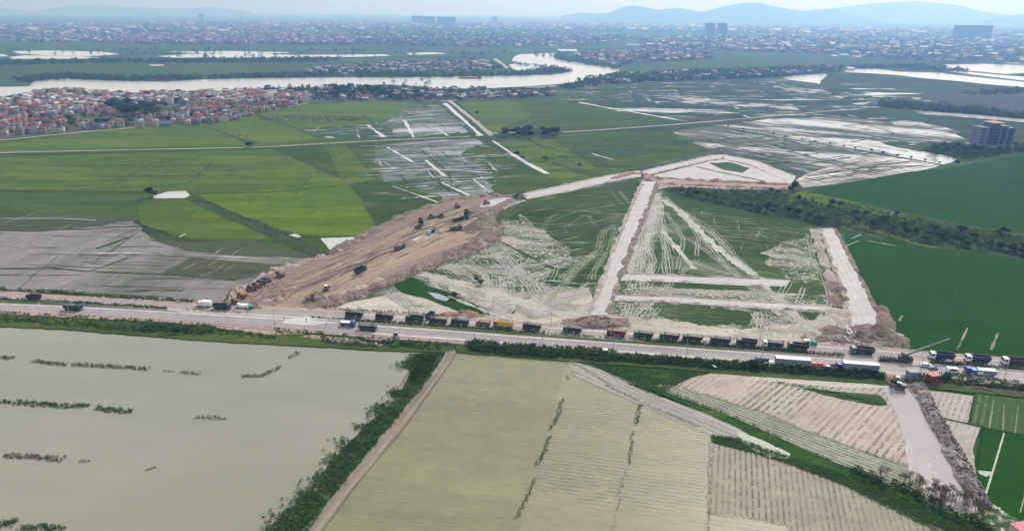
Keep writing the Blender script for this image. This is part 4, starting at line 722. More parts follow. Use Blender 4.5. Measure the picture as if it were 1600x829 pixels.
land('silty_canal', [(1380, 606), (1428, 602), (1445, 640), (1475, 700), (1515, 770), (1530, 800), (1480, 790), (1440, 760), (1418, 730), (1415, 690), (1398, 640)], m_canal, z=.30, amp=1.2)
land('muddy_bank', [(1200, 580), (1400, 592), (1390, 606), (1300, 604), (1170, 592)], m_sandwet, z=.28, amp=1.5)
land('row_field', [(1446, 608), (1522, 618), (1512, 660), (1474, 652), (1455, 630)], m_rowsS, z=.28, amp=.8)
land('row_field', [(1474, 654), (1532, 666), (1520, 700), (1526, 745), (1500, 712)], m_rowsS, z=.28, amp=.8)
line('field_bund', [(1474, 653), (1505, 660), (1530, 666)], 1.2, m_bund, z=.32, step=1)
land('rice_field', [(1524, 614), (1760, 640), (1760, 1010), (1560, 1010), (1575, 800), (1530, 772), (1522, 730), (1530, 690), (1534, 666), (1512, 660)], m_rice3, z=.26, amp=.8)
land('rice_field', [(1524, 614), (1660, 630), (1655, 686), (1590, 676), (1534, 666), (1514, 660)], field('sprouting_rice', (0.045, 0.10, 0.03), (0.06, 0.115, 0.04), .03, .3, 2, .4, rows=(2.2, wang((1545, 668), (1553, 622)), (0.17, 0.21, 0.13), .7, .05)), z=.28, amp=.8)
line('water_seam', [(1538, 778), (1553, 730), (1569, 676)], .55, m_greensilt, z=.33, step=1, rough=.2)
for a in ([(1546, 668), (1553, 624)], [(1567, 672), (1569, 630)], [(1586, 676), (1591, 634)], [(1594, 800), (1610, 740)]): line('water_seam', a, .4, m_trackg, z=.33, step=1, rough=.3)
land('flooded_patch', [(1528, 734), (1548, 736), (1550, 741), (1540, 744), (1530, 740)], m_greensilt, z=.30, amp=1)
land('muddy_bank', [(1520, 770), (1560, 790), (1575, 802), (1600, 815), (1600, 1010), (1480, 1010), (1500, 800)], m_sandwet2, z=.29, amp=2)
land('grass_ridge', [(930, 570), (1000, 596), (1150, 653), (1250, 698), (1370, 748), (1480, 800), (1560, 829), (1700, 1010), (1560, 1010), (1480, 829), (1340, 764), (1225, 718), (1112, 690), (1110, 680), (1150, 684), (1225, 712), (1150, 666), (1030, 614)], m_grass2, z=.31, amp=.8)
land('flooded_lane', [(1150, 672), (1190, 686), (1235, 708), (1232, 716), (1200, 714), (1160, 692)], m_greensilt, z=.33, amp=1)
land('earth_path', [(701, 548), (716, 546), (699, 572), (638, 658), (556, 756), (502, 829), (380, 1010), (345, 1010), (482, 829), (545, 745), (626, 650), (686, 575)], m_path, z=.55, amp=.5, skirt=True)
land('weedy_bank', [(640, 552), (696, 550), (680, 575), (622, 648), (545, 742), (470, 829), (340, 1010), (270, 1010), (430, 829), (500, 760), (530, 705), (600, 640), (640, 590)], m_bund, z=.35, amp=2)
line('path_rut', [(704, 562), (636, 652), (554, 752), (494, 829)], .9, field('worn_path', (0.33, 0.29, 0.24), (0.26, 0.225, 0.18), .08, 0, 1, .8), z=.58, step=1.2, rough=.5)

# ------------------------------------------------------------------ shrubs, weeds and grass strips (uncountable)
for i, (p, sp, w, h0, h1, m) in enumerate((
    ([(-160, 484), (0, 494), (100, 499), (200, 505), (330, 514)], .55, 3.2, .6, 1.3, L_olive), ([(-160, 492), (0, 502), (100, 507), (240, 520)], .6, 2.2, .8, 1.5, L_green),
    ([(220, 515), (280, 517), (330, 520)], .5, 3.0, 1.2, 2.2, L_green), ([(330, 520), (400, 526), (430, 530)], .7, 2.5, .7, 1.4, L_green), ([(430, 520), (480, 524), (520, 528), (600, 535)], .6, 3, .7, 1.5, L_green),
    ([(500, 533), (560, 538), (620, 540), (690, 545)], .5, 2.8, .8, 1.7, L_green), ([(600, 532), (660, 538), (700, 541)], .6, 2, .6, 1.1, L_olive), ([(730, 540), (800, 546), (900, 552), (960, 557)], .32, 2.6, 1.3, 2.3, L_green),
    ([(735, 547), (800, 552), (880, 557), (960, 563)], .32, 2.4, 1.4, 2.5, L_dark), ([(960, 562), (1060, 569), (1180, 578), (1300, 585), (1380, 591)], .30, 2.4, 1.3, 2.5, L_dark), ([(960, 556), (1060, 563), (1150, 570), (1250, 580), (1370, 588)], .4, 1.6, .8, 1.6, L_green),
    ([(1160, 574), (1180, 574)], .3, 1.6, 1.6, 2.4, L_green), ([(1430, 592), (1480, 598), (1540, 604), (1600, 611), (1760, 624)], .35, 2.4, 1.0, 2.0, L_dark), ([(1480, 590), (1540, 597), (1600, 603), (1760, 614)], .4, 1.6, .7, 1.5, L_olive),
    ([(-160, 444), (0, 453), (50, 457), (100, 461), (160, 465), (300, 474)], .8, 1.8, .6, 1.4, L_olive), ([(60, 457), (140, 463), (210, 468), (300, 473)], .7, 1.6, .7, 1.5, L_green), ([(505, 485), (560, 487), (640, 491), (690, 496)], .6, 1.5, .5, 1.0, L_green),
    ([(850, 508), (895, 511)], .7, 1.2, .3, .6, L_olive), ([(1420, 549), (1500, 555), (1600, 561), (1700, 568)], .8, 1.2, .4, .8, L_olive), ([(1140, 534), (1200, 538), (1260, 541)], 1.4, 1.0, .5, 1.1, L_olive))):
    shrub_row('verge_shrubs', p, sp, w, h0, h1, m, k=22, z0=.5)
for x0, x1, h0, h1, m, sp in ((-160, 120, .6, 1.3, L_dark, .6), (120, 262, .7, 1.3, L_dark, .5), (286, 386, .4, .9, L_dry, 1.6), (486, 540, .5, .9, L_dark, .8), (540, 850, .7, 1.3, L_green, .45), (850, 1010, .5, 1.1, L_green, .8), (1010, 1260, .8, 1.5, L_green, .42), (1260, 1316, .8, 1.4, L_dry, .5), (1454, 1500, .8, 1.6, L_green, .4), (1490, 1760, .7, 1.4, L_dark, .6)):
    shrub_row('median_hedge', [(x, (edge(FAR, x, 2) + edge(NEAR, x, 1)) / 2) for x in np.linspace(x0, x1, max(3, int((x1 - x0) / 30)))], sp, .7, h0, h1, m, k=26, z0=RZ + .1, wide=1.1)
for k_, (bx, by, br) in enumerate(((640, 570, 5), (622, 615, 4), (596, 640, 5), (575, 668, 4), (548, 700, 6), (530, 722, 5), (508, 752, 6), (484, 776, 5), (462, 806, 6), (440, 830, 6))):
    q_ = np.random.default_rng(k_).normal(size=(150, 2)) * [br * .5, br * .45] + np.array(G(bx, by)[:2]); shrubs('bank_weeds', q_, .4, 1.1, L_weed, k=18, seed=70 + k_, z0=.2)
wb = [(654, 556), (692, 552), (686, 570), (658, 610), (628, 645), (564, 722), (510, 790), (476, 840), (405, 840), (470, 780), (500, 745), (530, 712), (585, 655), (628, 618), (640, 590)]
shrubs('bank_weeds', inside(wb, 1900, 5), .35, .95, L_weed, k=20, seed=5, z0=.3)
shrubs('bank_weeds', inside([(650, 556), (682, 556), (660, 600), (636, 600)], 500, 6), .6, 1.3, L_green, k=20, seed=6, z0=.3)
gr = [(1112, 680), (1150, 684), (1225, 712), (1330, 744), (1430, 786), (1500, 815), (1560, 850), (1500, 850), (1400, 800), (1310, 755), (1220, 722), (1116, 692)]
shrubs('ridge_grass', inside(gr, 4200, 8), .25, .6, L_weed, k=14, seed=8, z0=.25, wide=1.5)
shrub_row('ridge_weeds', [(930, 573), (1000, 597), (1080, 628), (1150, 656), (1250, 700), (1330, 736)], .45, 1.5, .35, .8, L_dark, k=16, z0=.3)
shrub_row('ridge_weeds', [(1330, 738), (1400, 766), (1480, 802), (1540, 832), (1600, 870)], .25, 3.0, .7, 1.7, L_dark, k=22, z0=.3)
shrub_row('ridge_weeds', [(1130, 688), (1200, 706), (1260, 724)], .3, 1.5, .3, .8, L_weed, k=16, z0=.3)
shrubs('meadow_weeds', inside([(925, 568), (1040, 580), (1108, 577), (1070, 596), (1052, 604), (1030, 622), (985, 602)], 1500, 12), .3, .8, L_weed, k=14, seed=12, z0=.2, wide=1.3)
shrub_row('bund_weeds', [(888, 588), (882, 615), (872, 650), (860, 672)], .35, .8, .35, .8, L_weed, k=16, z0=.1)
shrub_row('bund_weeds', [(858, 682), (850, 705), (838, 726)], .35, .7, .35, .8, L_weed, k=16, z0=.1)
shrub_row('bund_weeds', [(835, 748), (822, 778), (806, 810)], .35, .6, .3, .7, L_dry, k=16, z0=.1)
shrub_row('bund_weeds', [(1000, 632), (996, 648), (992, 662)], .3, .8, .35, .8, L_weed, k=16, z0=.1)
shrub_row('bund_weeds', [(988, 675), (985, 700), (982, 724)], .4, .6, .3, .7, L_weed, k=16, z0=.1)
shrub_row('bund_weeds', [(978, 735), (968, 765), (964, 800), (958, 829)], .8, .7, .25, .6, L_dry, k=14, z0=.1)
shrub_row('bund_weeds', [(1111, 690), (1107, 740), (1106, 790), (1106, 829)], .8, .5, .25, .6, L_dry, k=14, z0=.1)
shrub_row('bund_weeds', [(945, 602), (1000, 628), (1050, 650), (1090, 667)], .5, .5, .3, .6, L_dark, k=14, z0=.2)
shrub_row('bund_weeds', [(1106, 804), (1160, 809), (1230, 822)], .4, .6, .2, .5, L_dry, k=14, z0=.1)
shrub_row('bund_weeds', [(1212, 598), (1290, 612), (1380, 634)], .35, 1.0, .3, .8, L_dark, k=16, z0=.2)
for p, w, h, m in (([(0, 559), (60, 565), (105, 570)], .9, .8, L_dry), ([(112, 570), (180, 574), (232, 577)], .9, .8, L_dry), ([(254, 580), (272, 581)], .5, .4, L_dry), ([(282, 582), (312, 585)], .7, .6, L_dry), ([(378, 589), (410, 588), (436, 575), (466, 550)], .8, .7, L_dry),
                   ([(-40, 628), (18, 629)], .8, .8, L_dark), ([(22, 630), (80, 634), (136, 636)], 1.0, .9, L_weed), ([(150, 637), (170, 642), (205, 644)], 1.0, .9, L_dark), ([(306, 652), (352, 655)], .8, .6, L_dry), ([(6, 713), (60, 715), (90, 719)], .8, .8, L_dry), ([(94, 722), (104, 712)], .5, .5, L_dry),
                   ([(124, 721), (140, 721)], .5, .5, L_dry), ([(-60, 822), (-20, 823), (22, 820)], 1.2, 1.0, L_weed), ([(28, 828), (60, 826), (98, 830)], 1.0, .9, L_weed), ([(229, 735), (244, 730)], .25, .5, L_dry), ([(250, 524), (262, 526)], 1.0, 1.2, L_olive)):
    shrub_row('marsh_weeds', p, .22, w * 1.5, h * .5, h * 1.15, m, k=20, z0=.05)
shrub_row('scrub', [(405, 186), (470, 184), (530, 185), (585, 186)], .8, 14, 1.2, 2.6, L_dry, k=14, z0=.1); shrub_row('scrub', [(410, 188), (480, 189), (560, 190)], 2.0, 9, 1.5, 3, L_dark, k=14, z0=.1)
shrub_row('scrub', [(340, 213), (360, 212), (388, 214)], 1.5, 6, .8, 1.8, L_dark, k=14, z0=.1)
shrub_row('scrub', [(300, 308), (345, 328), (420, 358), (470, 380), (508, 402)], .9, 2.5, .5, 1.2, L_dark, k=14, z0=.1)
shrub_row('scrub', [(450, 292), (475, 290)], 1.5, 3, .6, 1.4, L_dark, k=14, z0=.1)
for i, (pl, n, m, h0, h1) in enumerate((([(1040, 292), (1240, 296), (1330, 318), (1480, 350), (1600, 370), (1700, 384), (1700, 410), (1600, 400), (1450, 380), (1290, 352), (1150, 326), (1040, 304)], 1500, L_olive, .7, 1.8), ([(1050, 294), (1200, 300), (1330, 330), (1480, 366), (1600, 388), (1700, 400), (1600, 402), (1450, 384), (1290, 354), (1150, 328), (1045, 302)], 1100, L_dark, 1.2, 2.8),
                                        ([(1290, 312), (1400, 336), (1500, 356), (1600, 372), (1600, 384), (1500, 372), (1380, 350)], 450, L_green, 1.0, 2.2), ([(1440, 236), (1470, 225), (1520, 228), (1600, 226), (1600, 238), (1540, 246), (1500, 250)], 500, L_dark, 2, 4))):
    shrubs('belt_scrub', inside(pl, n, 30 + i), h0, h1, m, k=18, seed=40 + i, z0=.1)
for q_, m_ in (([(1054, 603), (1180, 641), (1340, 703), (1420, 729)], L_weed), ([(1052, 602), (1072, 591), (1130, 578)], L_dry), ([(1446, 608), (1520, 618)], L_dark), ([(1522, 618), (1513, 660), (1533, 667), (1523, 742)], L_dark), ([(1525, 614), (1600, 624), (1700, 634)], L_dark),
              ([(1590, 677), (1534, 667)], L_dry), ([(716, 552), (800, 559), (888, 567)], L_dry), ([(1225, 722), (1330, 764), (1480, 829)], L_dry), ([(885, 566), (905, 572), (960, 606)], L_dry), ([(640, 580), (600, 642), (533, 706), (470, 780)], L_dry)):
    shrub_row('margin_weeds', q_, .35, .6, .2, .55, m_, k=12, z0=.3)
# rubble dyke beside the silty canal
bank('rubble_dyke', [(1428, 600), (1440, 622), (1462, 665), (1488, 710), (1510, 752), (1530, 792)], 5.5, 1.5, m_rock, z0=.25, lump=1.0, step=.5, n=15)
bank('rubble_dyke', [(1436, 602), (1452, 630), (1478, 680), (1503, 728), (1524, 770)], 4.0, .9, m_spoilpale, z0=.25, lump=1.0, step=.5, n=11)
bank('earth_bank', [(1420, 588), (1400, 596), (1378, 590)], 6, 1.6, m_spoil, z0=.4, lump=.9)
bank('earth_bank', [(1385, 586), (1396, 600), (1408, 606)], 5, 1.4, m_spoil, z0=.4, lump=.9)
bank('ditch_bank', [(1445, 600), (1520, 607), (1600, 616), (1760, 632)], 3.5, .8, m_darkmud, z0=.3, lump=.6)
bank('earth_bank', [(470, 526), (520, 531), (560, 536), (600, 540)], 4, .8, m_redmud, z0=.45, lump=.8)
# loose stones on the dyke: the ones that show
V, Q = [], []
me_st = None
bs = np.array([(-1, -1, -1), (1, -1, -1), (1, 1, -1), (-1, 1, -1), (-1, -1, 1), (1, -1, 1), (1, 1, 1), (-1, 1, 1)], float)
qf = np.array([(0, 3, 2, 1), (4, 5, 6, 7), (0, 1, 5, 4), (1, 2, 6, 5), (2, 3, 7, 6), (3, 0, 4, 7)])
def rubble(name, pts, s0, s1, mat, z0, z1, seed):
    rng = np.random.default_rng(seed); n = len(pts); s = rng.uniform(s0, s1, (n, 1, 1)); P = np.c_[pts, rng.uniform(z0, z1, n)][:, None, :] + bs[None] * s * rng.uniform(.5, 1.1, (n, 8, 3))
    Qa = (qf[None] + np.arange(n)[:, None, None] * 8).reshape(-1, 4); return setp(link(name, mesh_np(name, P.reshape(-1, 3), Qa), None, mat), 'stuff')
rubble('rubble', along([(1430, 600), (1442, 622), (1464, 665), (1490, 710), (1512, 752), (1531, 792)], .06, 3.0, 3), .12, .38, m_rock, .5, 1.5, 3)
rubble('clods', along([(352, 474), (385, 447), (430, 424), (470, 413), (520, 399), (575, 367), (640, 335)], .3, 4, 4), .1, .3, m_spoilpale, .6, 1.6, 4)
rubble('clods', along([(775, 325), (762, 342), (775, 360), (758, 384), (700, 406), (650, 424), (610, 440), (560, 462), (500, 478)], .15, 7, 5), .1, .3, m_spoil, .9, 1.8, 5)
rubble('clods', inside([(375, 482), (395, 455), (440, 440), (470, 455), (440, 478)], 400, 6), .08, .28, m_spoilred, .8, 1.0, 6)
rubble('clods', inside([(1255, 525), (1300, 515), (1350, 516), (1410, 528), (1415, 545), (1300, 540)], 700, 7), .1, .35, m_spoilpale, .4, 1.4, 7)
rubble('clods', inside([(895, 505), (920, 497), (950, 498), (965, 512), (930, 515)], 400, 8), .12, .4, m_spoil, 1.0, 1.7, 8)
# ------------------------------------------------------------------ shape helpers for made things
def box(x0, x1, y0, y1, z0, z1): return [(x0, y0, z0), (x1, y0, z0), (x1, y1, z0), (x0, y1, z0), (x0, y0, z1), (x1, y0, z1), (x1, y1, z1), (x0, y1, z1)], [(0, 3, 2, 1), (4, 5, 6, 7), (0, 1, 5, 4), (1, 2, 6, 5), (2, 3, 7, 6), (3, 0, 4, 7)]
def prism(prof, y0, y1):                             # profile in x,z (counter-clockwise seen from -y), extruded along y
    n = len(prof); V = [(x, y0, z) for x, z in prof] + [(x, y1, z) for x, z in prof]
    return V, [tuple(range(n)), tuple(reversed(range(n, 2 * n)))] + [(i, n + i, n + (i + 1) % n, (i + 1) % n) for i in range(n)]
def cyl(r, l, axis='y', n=12, r2=None, c=(0, 0, 0)):
    r2 = r if r2 is None else r2; V = []
    for k, rr in ((-l / 2, r), (l / 2, r2)):
        for i in range(n):
            a = 2 * math.pi * i / n; p = (rr * math.cos(a), rr * math.sin(a))
            V.append({'y': (p[0] + c[0], k + c[1], p[1] + c[2]), 'z': (p[0] + c[0], p[1] + c[1], k + c[2]), 'x': (k + c[0], p[0] + c[1], p[1] + c[2])}[axis])
    return V, [tuple(range(n)), tuple(range(n, 2 * n))] + [(i, (i + 1) % n, n + (i + 1) % n, n + i) for i in range(n)]
def beam(p, q, w, h=None):                           # tapered-free square bar between two points
    h = h or w; p, q = Vector(p), Vector(q); d = (q - p).normalized(); s = d.cross(Vector((0, 0, 1)))
    s = s.normalized() if s.length > 1e-4 else Vector((1, 0, 0)); u = s.cross(d).normalized(); V = []
    for c in (p, q): V += [tuple(c + s * a * w / 2 + u * b * h / 2) for a, b in ((-1, -1), (1, -1), (1, 1), (-1, 1))]
    return V, [(0, 3, 2, 1), (4, 5, 6, 7), (0, 1, 5, 4), (1, 2, 6, 5), (2, 3, 7, 6), (3, 0, 4, 7)]
def cat_(*vf):
    V, Fc = [], []
    for v, f in vf: b = len(V); V += list(v); Fc += [tuple(i + b for i in q) for q in f]
    return V, Fc
_cache = {}
def part(name, shape, mat, parent, key=None, loc=(0, 0, 0), rot=(0, 0, 0), kind=None, label=None, scale=None):
    """a part; the mesh is shared between parts of the same key and material"""
    k = (key or id(shape), mat.name)
    if k not in _cache or key is None:
        vf = shape() if callable(shape) else shape; me = mesh_pd(name, *vf); me.validate(); me.materials.append(mat); _cache[k] = me
        import bmesh as _b
        b = _b.new(); b.from_mesh(me); _b.ops.recalc_face_normals(b, faces=b.faces); b.to_mesh(me); b.free()
    o = bpy.data.objects.new(name, _cache[k]); COL.objects.link(o); o.parent = parent; o.location = loc; o.rotation_euler = rot
    if scale: o.scale = scale
    return setp(o, kind, label)
def thing(name, label, cat, loc, rz=0.0, group=None):
    o = bpy.data.objects.new(name, None); COL.objects.link(o); o.empty_display_size = .5; o.location = loc; o.rotation_euler = (0, 0, rz)
    return setp(o, None, label, cat, group)
def copy_thing(src, label, loc, rz, group=None, scale=None):
    r = src.copy(); COL.objects.link(r); r.location = loc; r.rotation_euler = (0, 0, rz)
    if scale: r.scale = scale
    r['label'] = label
    if group: r['group'] = group
    for ch in src.children:
        c = ch.copy(); COL.objects.link(c); c.parent = r
        for g in ch.children: d = g.copy(); COL.objects.link(d); d.parent = c
    return r

P_dgreen = plain('paint_dark_green', (0.022, 0.05, 0.038), .45, .5); P_green = plain('paint_green', (0.03, 0.17, 0.10), .4, .5); P_black = plain('paint_charcoal', (0.028, 0.032, 0.036), .5, .5)
P_red = plain('paint_dark_red', (0.16, 0.028, 0.03), .4, .5); P_white = plain('paint_white', (0.72, 0.73, 0.74), .4, .5); P_blue = plain('paint_blue', (0.02, 0.07, 0.34), .35, .5); P_sky = plain('paint_sky_blue', (0.06, 0.30, 0.62), .4, .5)
P_yel = plain('paint_yellow', (0.62, 0.34, 0.02), .45, .5); P_orange = plain('paint_orange', (0.33, 0.16, 0.045), .5, .4); P_grey = plain('paint_grey', (0.16, 0.19, 0.26), .5, .4); P_navy = plain('paint_navy', (0.03, 0.04, 0.10), .45, .5); P_brown = plain('machine_brown', (0.15, 0.085, 0.055), .6, .3)
P_glass = plain('dark_glass', (0.02, 0.03, 0.04), .08, .8); P_tyre = plain('tyre_rubber', (0.025, 0.024, 0.024), .85, .3); P_steel = plain('dusty_steel', (0.10, 0.095, 0.09), .6, .4); P_lamp = plain('lamp_lens', (0.7, 0.7, 0.65), .2, .6); P_load = plain('sand_load', (0.24, 0.20, 0.165), .95, .1)
P_tarp = plain('grey_tarpaulin', (0.13, 0.135, 0.14), .7, .2); P_conc = plain('concrete', (0.38, 0.37, 0.35), .85, .2); P_redp = plain('paint_signal_red', (0.50, 0.03, 0.04), .4, .5); P_teal = plain('teal_canvas', (0.02, 0.27, 0.20), .7, .3); P_pink = plain('pink_metal_roof', (0.50, 0.14, 0.20), .6, .3)
P_skin = plain('skin', (0.35, 0.20, 0.13), .6, .3); P_cloth1 = plain('dark_cloth', (0.04, 0.045, 0.07), .9, .1); P_cloth2 = plain('pale_cloth', (0.30, 0.34, 0.42), .9, .1)

def wheel(parent, x, y, r=.52, w=.34):
    t = part('wheel', lambda: cyl(r, w, 'y', 14), P_tyre, parent, ('wheel', r, w), (x, y, r)); part('rim', lambda: cyl(r * .5, w + .04, 'y', 8), P_steel, t, ('rim', r, w)); return t
def cab_parts(t, x0, x1, mat, top=2.95, w=1.2, bot=.75, key='cab'):
    L = x1 - x0; k = (key, round(L, 2), top, w)
    part('cab', lambda: prism([(x0, bot), (x1, bot), (x1 + .06, bot + 1.0), (x1 - .12, top - .12), (x1 - .35, top), (x0, top)], -w, w), mat, t, k)
    part('windscreen', lambda: prism([(x1 + .04, bot + 1.08), (x1 + .09, bot + 1.06), (x1 - .04, top - .25), (x1 - .09, top - .24)], -w + .12, w - .12), P_glass, t, (k, 'ws'))
    for s in (-1, 1):
        part('side_window', lambda: prism([(x0 + .45, bot + 1.1), (x1 - .2, bot + 1.1), (x1 - .35, top - .3), (x0 + .45, top - .3)], w * s - .02, w * s + .02), P_glass, t, (k, 'sw', s))
        part('headlight', lambda: box(x1 + .03, x1 + .10, s * (w - .3) - .16, s * (w - .3) + .16, bot + .15, bot + .38), P_lamp, t, (k, 'hl', s))
        part('mirror', lambda: box(x1 - .05, x1 + .05, s * (w + .12) - .08, s * (w + .12) + .08, bot + 1.0, bot + 1.6), P_black, t, (k, 'mi', s))
    part('bumper', lambda: box(x1 - .1, x1 + .2, -w, w, bot - .32, bot), P_steel, t, (k, 'bu'))
def dump_truck(label, loc, rz, cabm, bedm, load=None, group=None, tip=0.0, name='dump_truck', s=1.0):
    t = thing(name, label, 'dump truck', loc, rz, group); t.scale = (s, s, s)
    cab_parts(t, 2.55, 4.35, cabm)
    part('chassis', lambda: cat_(box(-4.1, 4.1, -.45, .45, .7, 1.0), box(-.2, 1.0, -1.1, 1.1, .5, 1.0)), P_steel, t, 'dch')
    def bed(): # open box with slanting tail, ribs and a hollow inside
        w = 1.25; P = [(-3.9, 0), (2.35, 0), (2.35, 2.0), (-4.6, 1.75), (-4.6, 1.3)]
        vf = [prism([(-3.9, 0), (2.35, 0), (2.35, .16), (-4.1, .16)], -w, w), prism([(2.2, .16), (2.35, .16), (2.35, 2.0), (2.2, 2.0)], -w, w), prism([(-4.0, .16), (-3.85, .16), (-4.45, 1.75), (-4.6, 1.7)], -w, w)]
        for sgn in (-1, 1): vf.append(prism([(-3.95, .1), (2.3, .1), (2.3, 2.0), (-4.55, 1.73)], sgn * w - .06, sgn * w + .06))
        for sgn in (-1, 1):
            for x in np.arange(-3.4, 2.3, .95): vf.append(box(x, x + .12, sgn * (w + .1) - .06, sgn * (w + .1) + .06, .15, 1.72))
        vf.append(box(2.35, 2.5, -w, w, 1.3, 2.25)); return cat_(*vf)
    b = part('dump_bed', bed, bedm, t, 'dbed', (-3.9, 0, 1.05) if tip else (0, 0, 1.05), (0, tip, 0))
    if tip:
        b.location = (-3.2 + 3.2 * math.cos(tip), 0, 1.05 + 3.2 * math.sin(abs(tip)))
        part('hoist_ram', lambda: beam((1.6, 0, 1.0), (.6, 0, 3.2), .2), P_steel, t, 'ram')
    if load: part('sand_load', lambda: prism([(-4.3, 1.4), (2.2, 1.4), (2.0, 1.78), (.5, 1.95), (-1.5, 1.92), (-3.6, 1.7)], -1.15, 1.15), load, b, 'ld')
    for x in (3.35, 1.75, -1.75, -3.05):
        for y in (-1.02, 1.02): wheel(t, x, y)
    return t
def road_at(x, tab, off=0.0, z=RZ):
    y = (edge(tab, x, 1) + edge(tab, x, 2)) / 2 + off; p = G(x, y, z); a, b = G(x - 12, (edge(tab, x - 12, 1) + edge(tab, x - 12, 2)) / 2, z), G(x + 12, (edge(tab, x + 12, 1) + edge(tab, x + 12, 2)) / 2, z)
    return p, math.atan2(b[1] - a[1], b[0] - a[0])
gp = 'dump trucks parked nose to tail on the far carriageway'
for x, off, cm, bm, ld, lb in (
    (554.5, -1.5, P_black, P_dgreen, P_tarp, 'dark green dump truck with a grey covered bed, leftmost of the long parked row'), (601.5, -.5, P_black, P_black, P_tarp, 'charcoal dump truck with grey cover, second from the left in the parked row'),
    (648.5, 0, P_dgreen, P_dgreen, None, 'dark green empty dump truck parked just left of the bright blue cab'), (685.5, 0, P_black, P_black, P_load, 'charcoal dump truck parked directly in front of the bright blue cab'),
    (719.5, 0, P_black, P_dgreen, P_tarp, 'dark dump truck with pale cover, parked left of the small brown truck'), (831.5, 0, P_black, P_black, P_tarp, 'charcoal dump truck parked right of the yellow dump truck'),
    (894.5, 0, P_green, P_black, P_tarp, 'bright green cab dump truck with pale load, left of the dark earth ramp'), (963, 0, P_red, P_red, P_load, 'dark red dump truck parked right of the dark earth ramp'),
    (1005, 0, P_green, P_dgreen, P_tarp, 'green dump truck right of the dark red one'), (1045.5, 0, P_green, P_black, P_load, 'pale green cab dump truck with black bed, second right of the dark red one'),
    (1081.5, 0, P_black, P_black, P_load, 'black dump truck with sandy load, fourth right of the dark red one'), (1125, 0, P_black, P_navy, P_tarp, 'navy dump truck with pale load near the small row of shrubs'),
    (1166, 0, P_dgreen, P_black, None, 'dark dump truck with empty bed beside the thin roadside pole'), (1207, 0, P_white, P_dgreen, P_tarp, 'green dump truck with white roofed cab, second from the median gap'),
    (1246.5, 0, P_dgreen, P_black, None, 'dark dump truck parked in front of the teal canopy, last before the median gap'), (1346, 0, P_green, P_black, None, 'black dump truck with pale green cab, alone at the foot of the right silt channel'),
    (1470, -1, P_white, P_navy, None, 'navy dump truck with white cab under the crane boom tip'), (1526, -1, P_white, P_navy, None, 'navy dump truck with white cab, middle of the three at the right edge'),
    (1584, -1, P_white, P_black, None, 'black dump truck with white cab at the right edge of the view')):
    p, a = road_at(x, FAR, off); dump_truck(lb, p, a + math.pi, cm, bm, ld, gp, s=1.0 if x < 1300 else 1.1)
p, a = road_at(755.5, FAR, -.5); dump_truck('small brown dump truck parked left of the yellow one', p, a + math.pi, P_orange, P_brown, P_load, gp, s=.8)
p, a = road_at(787, FAR, 0); dump_truck('bright yellow dump truck in the parked row', p, a + math.pi, P_orange, P_yel, P_load, gp, s=1.1)
p, a = road_at(672, FAR, -8); t = dump_truck('bright blue cab dump truck parked off the road behind the row', p, 1.2, P_sky, P_black, None, gp, s=.8)
p, a = road_at(54, FAR, 1); dump_truck('dark dump truck on the far carriageway beside the left edge shrubs', p, a + math.pi, P_black, P_black, None, None, s=.85)
p, a = road_at(347, FAR, -2); dump_truck('charcoal dump truck standing right of the white box truck', p, a, P_black, P_black, None, None, s=.98)
p, a = road_at(115, NEAR, 0); dump_truck('dark green dump truck driving on the near carriageway at the left', p, a, P_dgreen, P_dgreen, P_tarp, None, s=1.0)
p, a = road_at(574.5, NEAR, 2); dump_truck('short dark green dump truck on the near carriageway under the parked row', p, a, P_dgreen, P_dgreen, P_tarp, None, s=.95)

# trailers, small trucks, cars
def trailer_truck(name, label, cat, loc, rz, cabm, boxm, roofm, L=11.5, cab=True, load=None):
    t = thing(name, label, cat, loc, rz)
    if cab:
        cab_parts(t, L / 2 + .4, L / 2 + 2.5, cabm, 3.0)
        for y in (-1.02, 1.02): wheel(t, L / 2 + 1.6, y)
    if load is None:
        part('cargo_box', lambda: cat_(box(-L / 2, L / 2, -1.22, 1.22, 1.15, 3.7)), boxm, t, ('cb', L)); part('box_roof', lambda: box(-L / 2 - .02, L / 2 + .02, -1.25, 1.25, 3.7, 3.78), roofm, t, ('cr', L))
        for s in (-1, 1): part('rear_door', lambda: box(-L / 2 - .06, -L / 2, s * .62 - .56, s * .62 + .56, 1.25, 3.6), boxm, t, ('rd', L, s))
    else:
        part('flat_bed', lambda: box(-L / 2, L / 2, -1.25, 1.25, 1.15, 1.35), P_steel, t, ('fb', L))
        for s in (-1, 1): part('side_board', lambda: box(-L / 2, L / 2, s * 1.22 - .04, s * 1.22 + .04, 1.35, 2.1), P_tarp, t, ('sb', L, s))
    part('chassis', lambda: box(-L / 2, L / 2 + 2.0 if cab else L / 2, -.45, .45, .8, 1.13), P_steel, t, ('tc', L, cab))
    for x in (-L / 2 + .9, -L / 2 + 2.2, L / 2 - 1.0):
        for y in (-1.02, 1.02): wheel(t, x, y)
    return t
p, a = road_at(1237.5, NEAR, 9); trailer_truck('box_trailer', 'white roofed grey box trailer standing left of the red load', 'trailer', p, a + .01, P_grey, P_grey, P_white, 14.0, False)
p, a = road_at(1343, NEAR, 8.5); trailer_truck('container_truck', 'container truck with blue cab and white roofed box', 'truck', p, a + math.pi, P_blue, P_grey, P_white, 14.0)
p, a = road_at(1281, NEAR, 10); fl = trailer_truck('flatbed_trailer', 'open sided flatbed trailer carrying red machinery between the two white roofed boxes', 'trailer', p, a, P_grey, P_grey, P_white, 13.0, False, True)
t = thing('red_machine', 'bright red machine lying on the flatbed trailer', 'machine', (p[0] - .8, p[1] - .1, p[2] + 1.36), a)
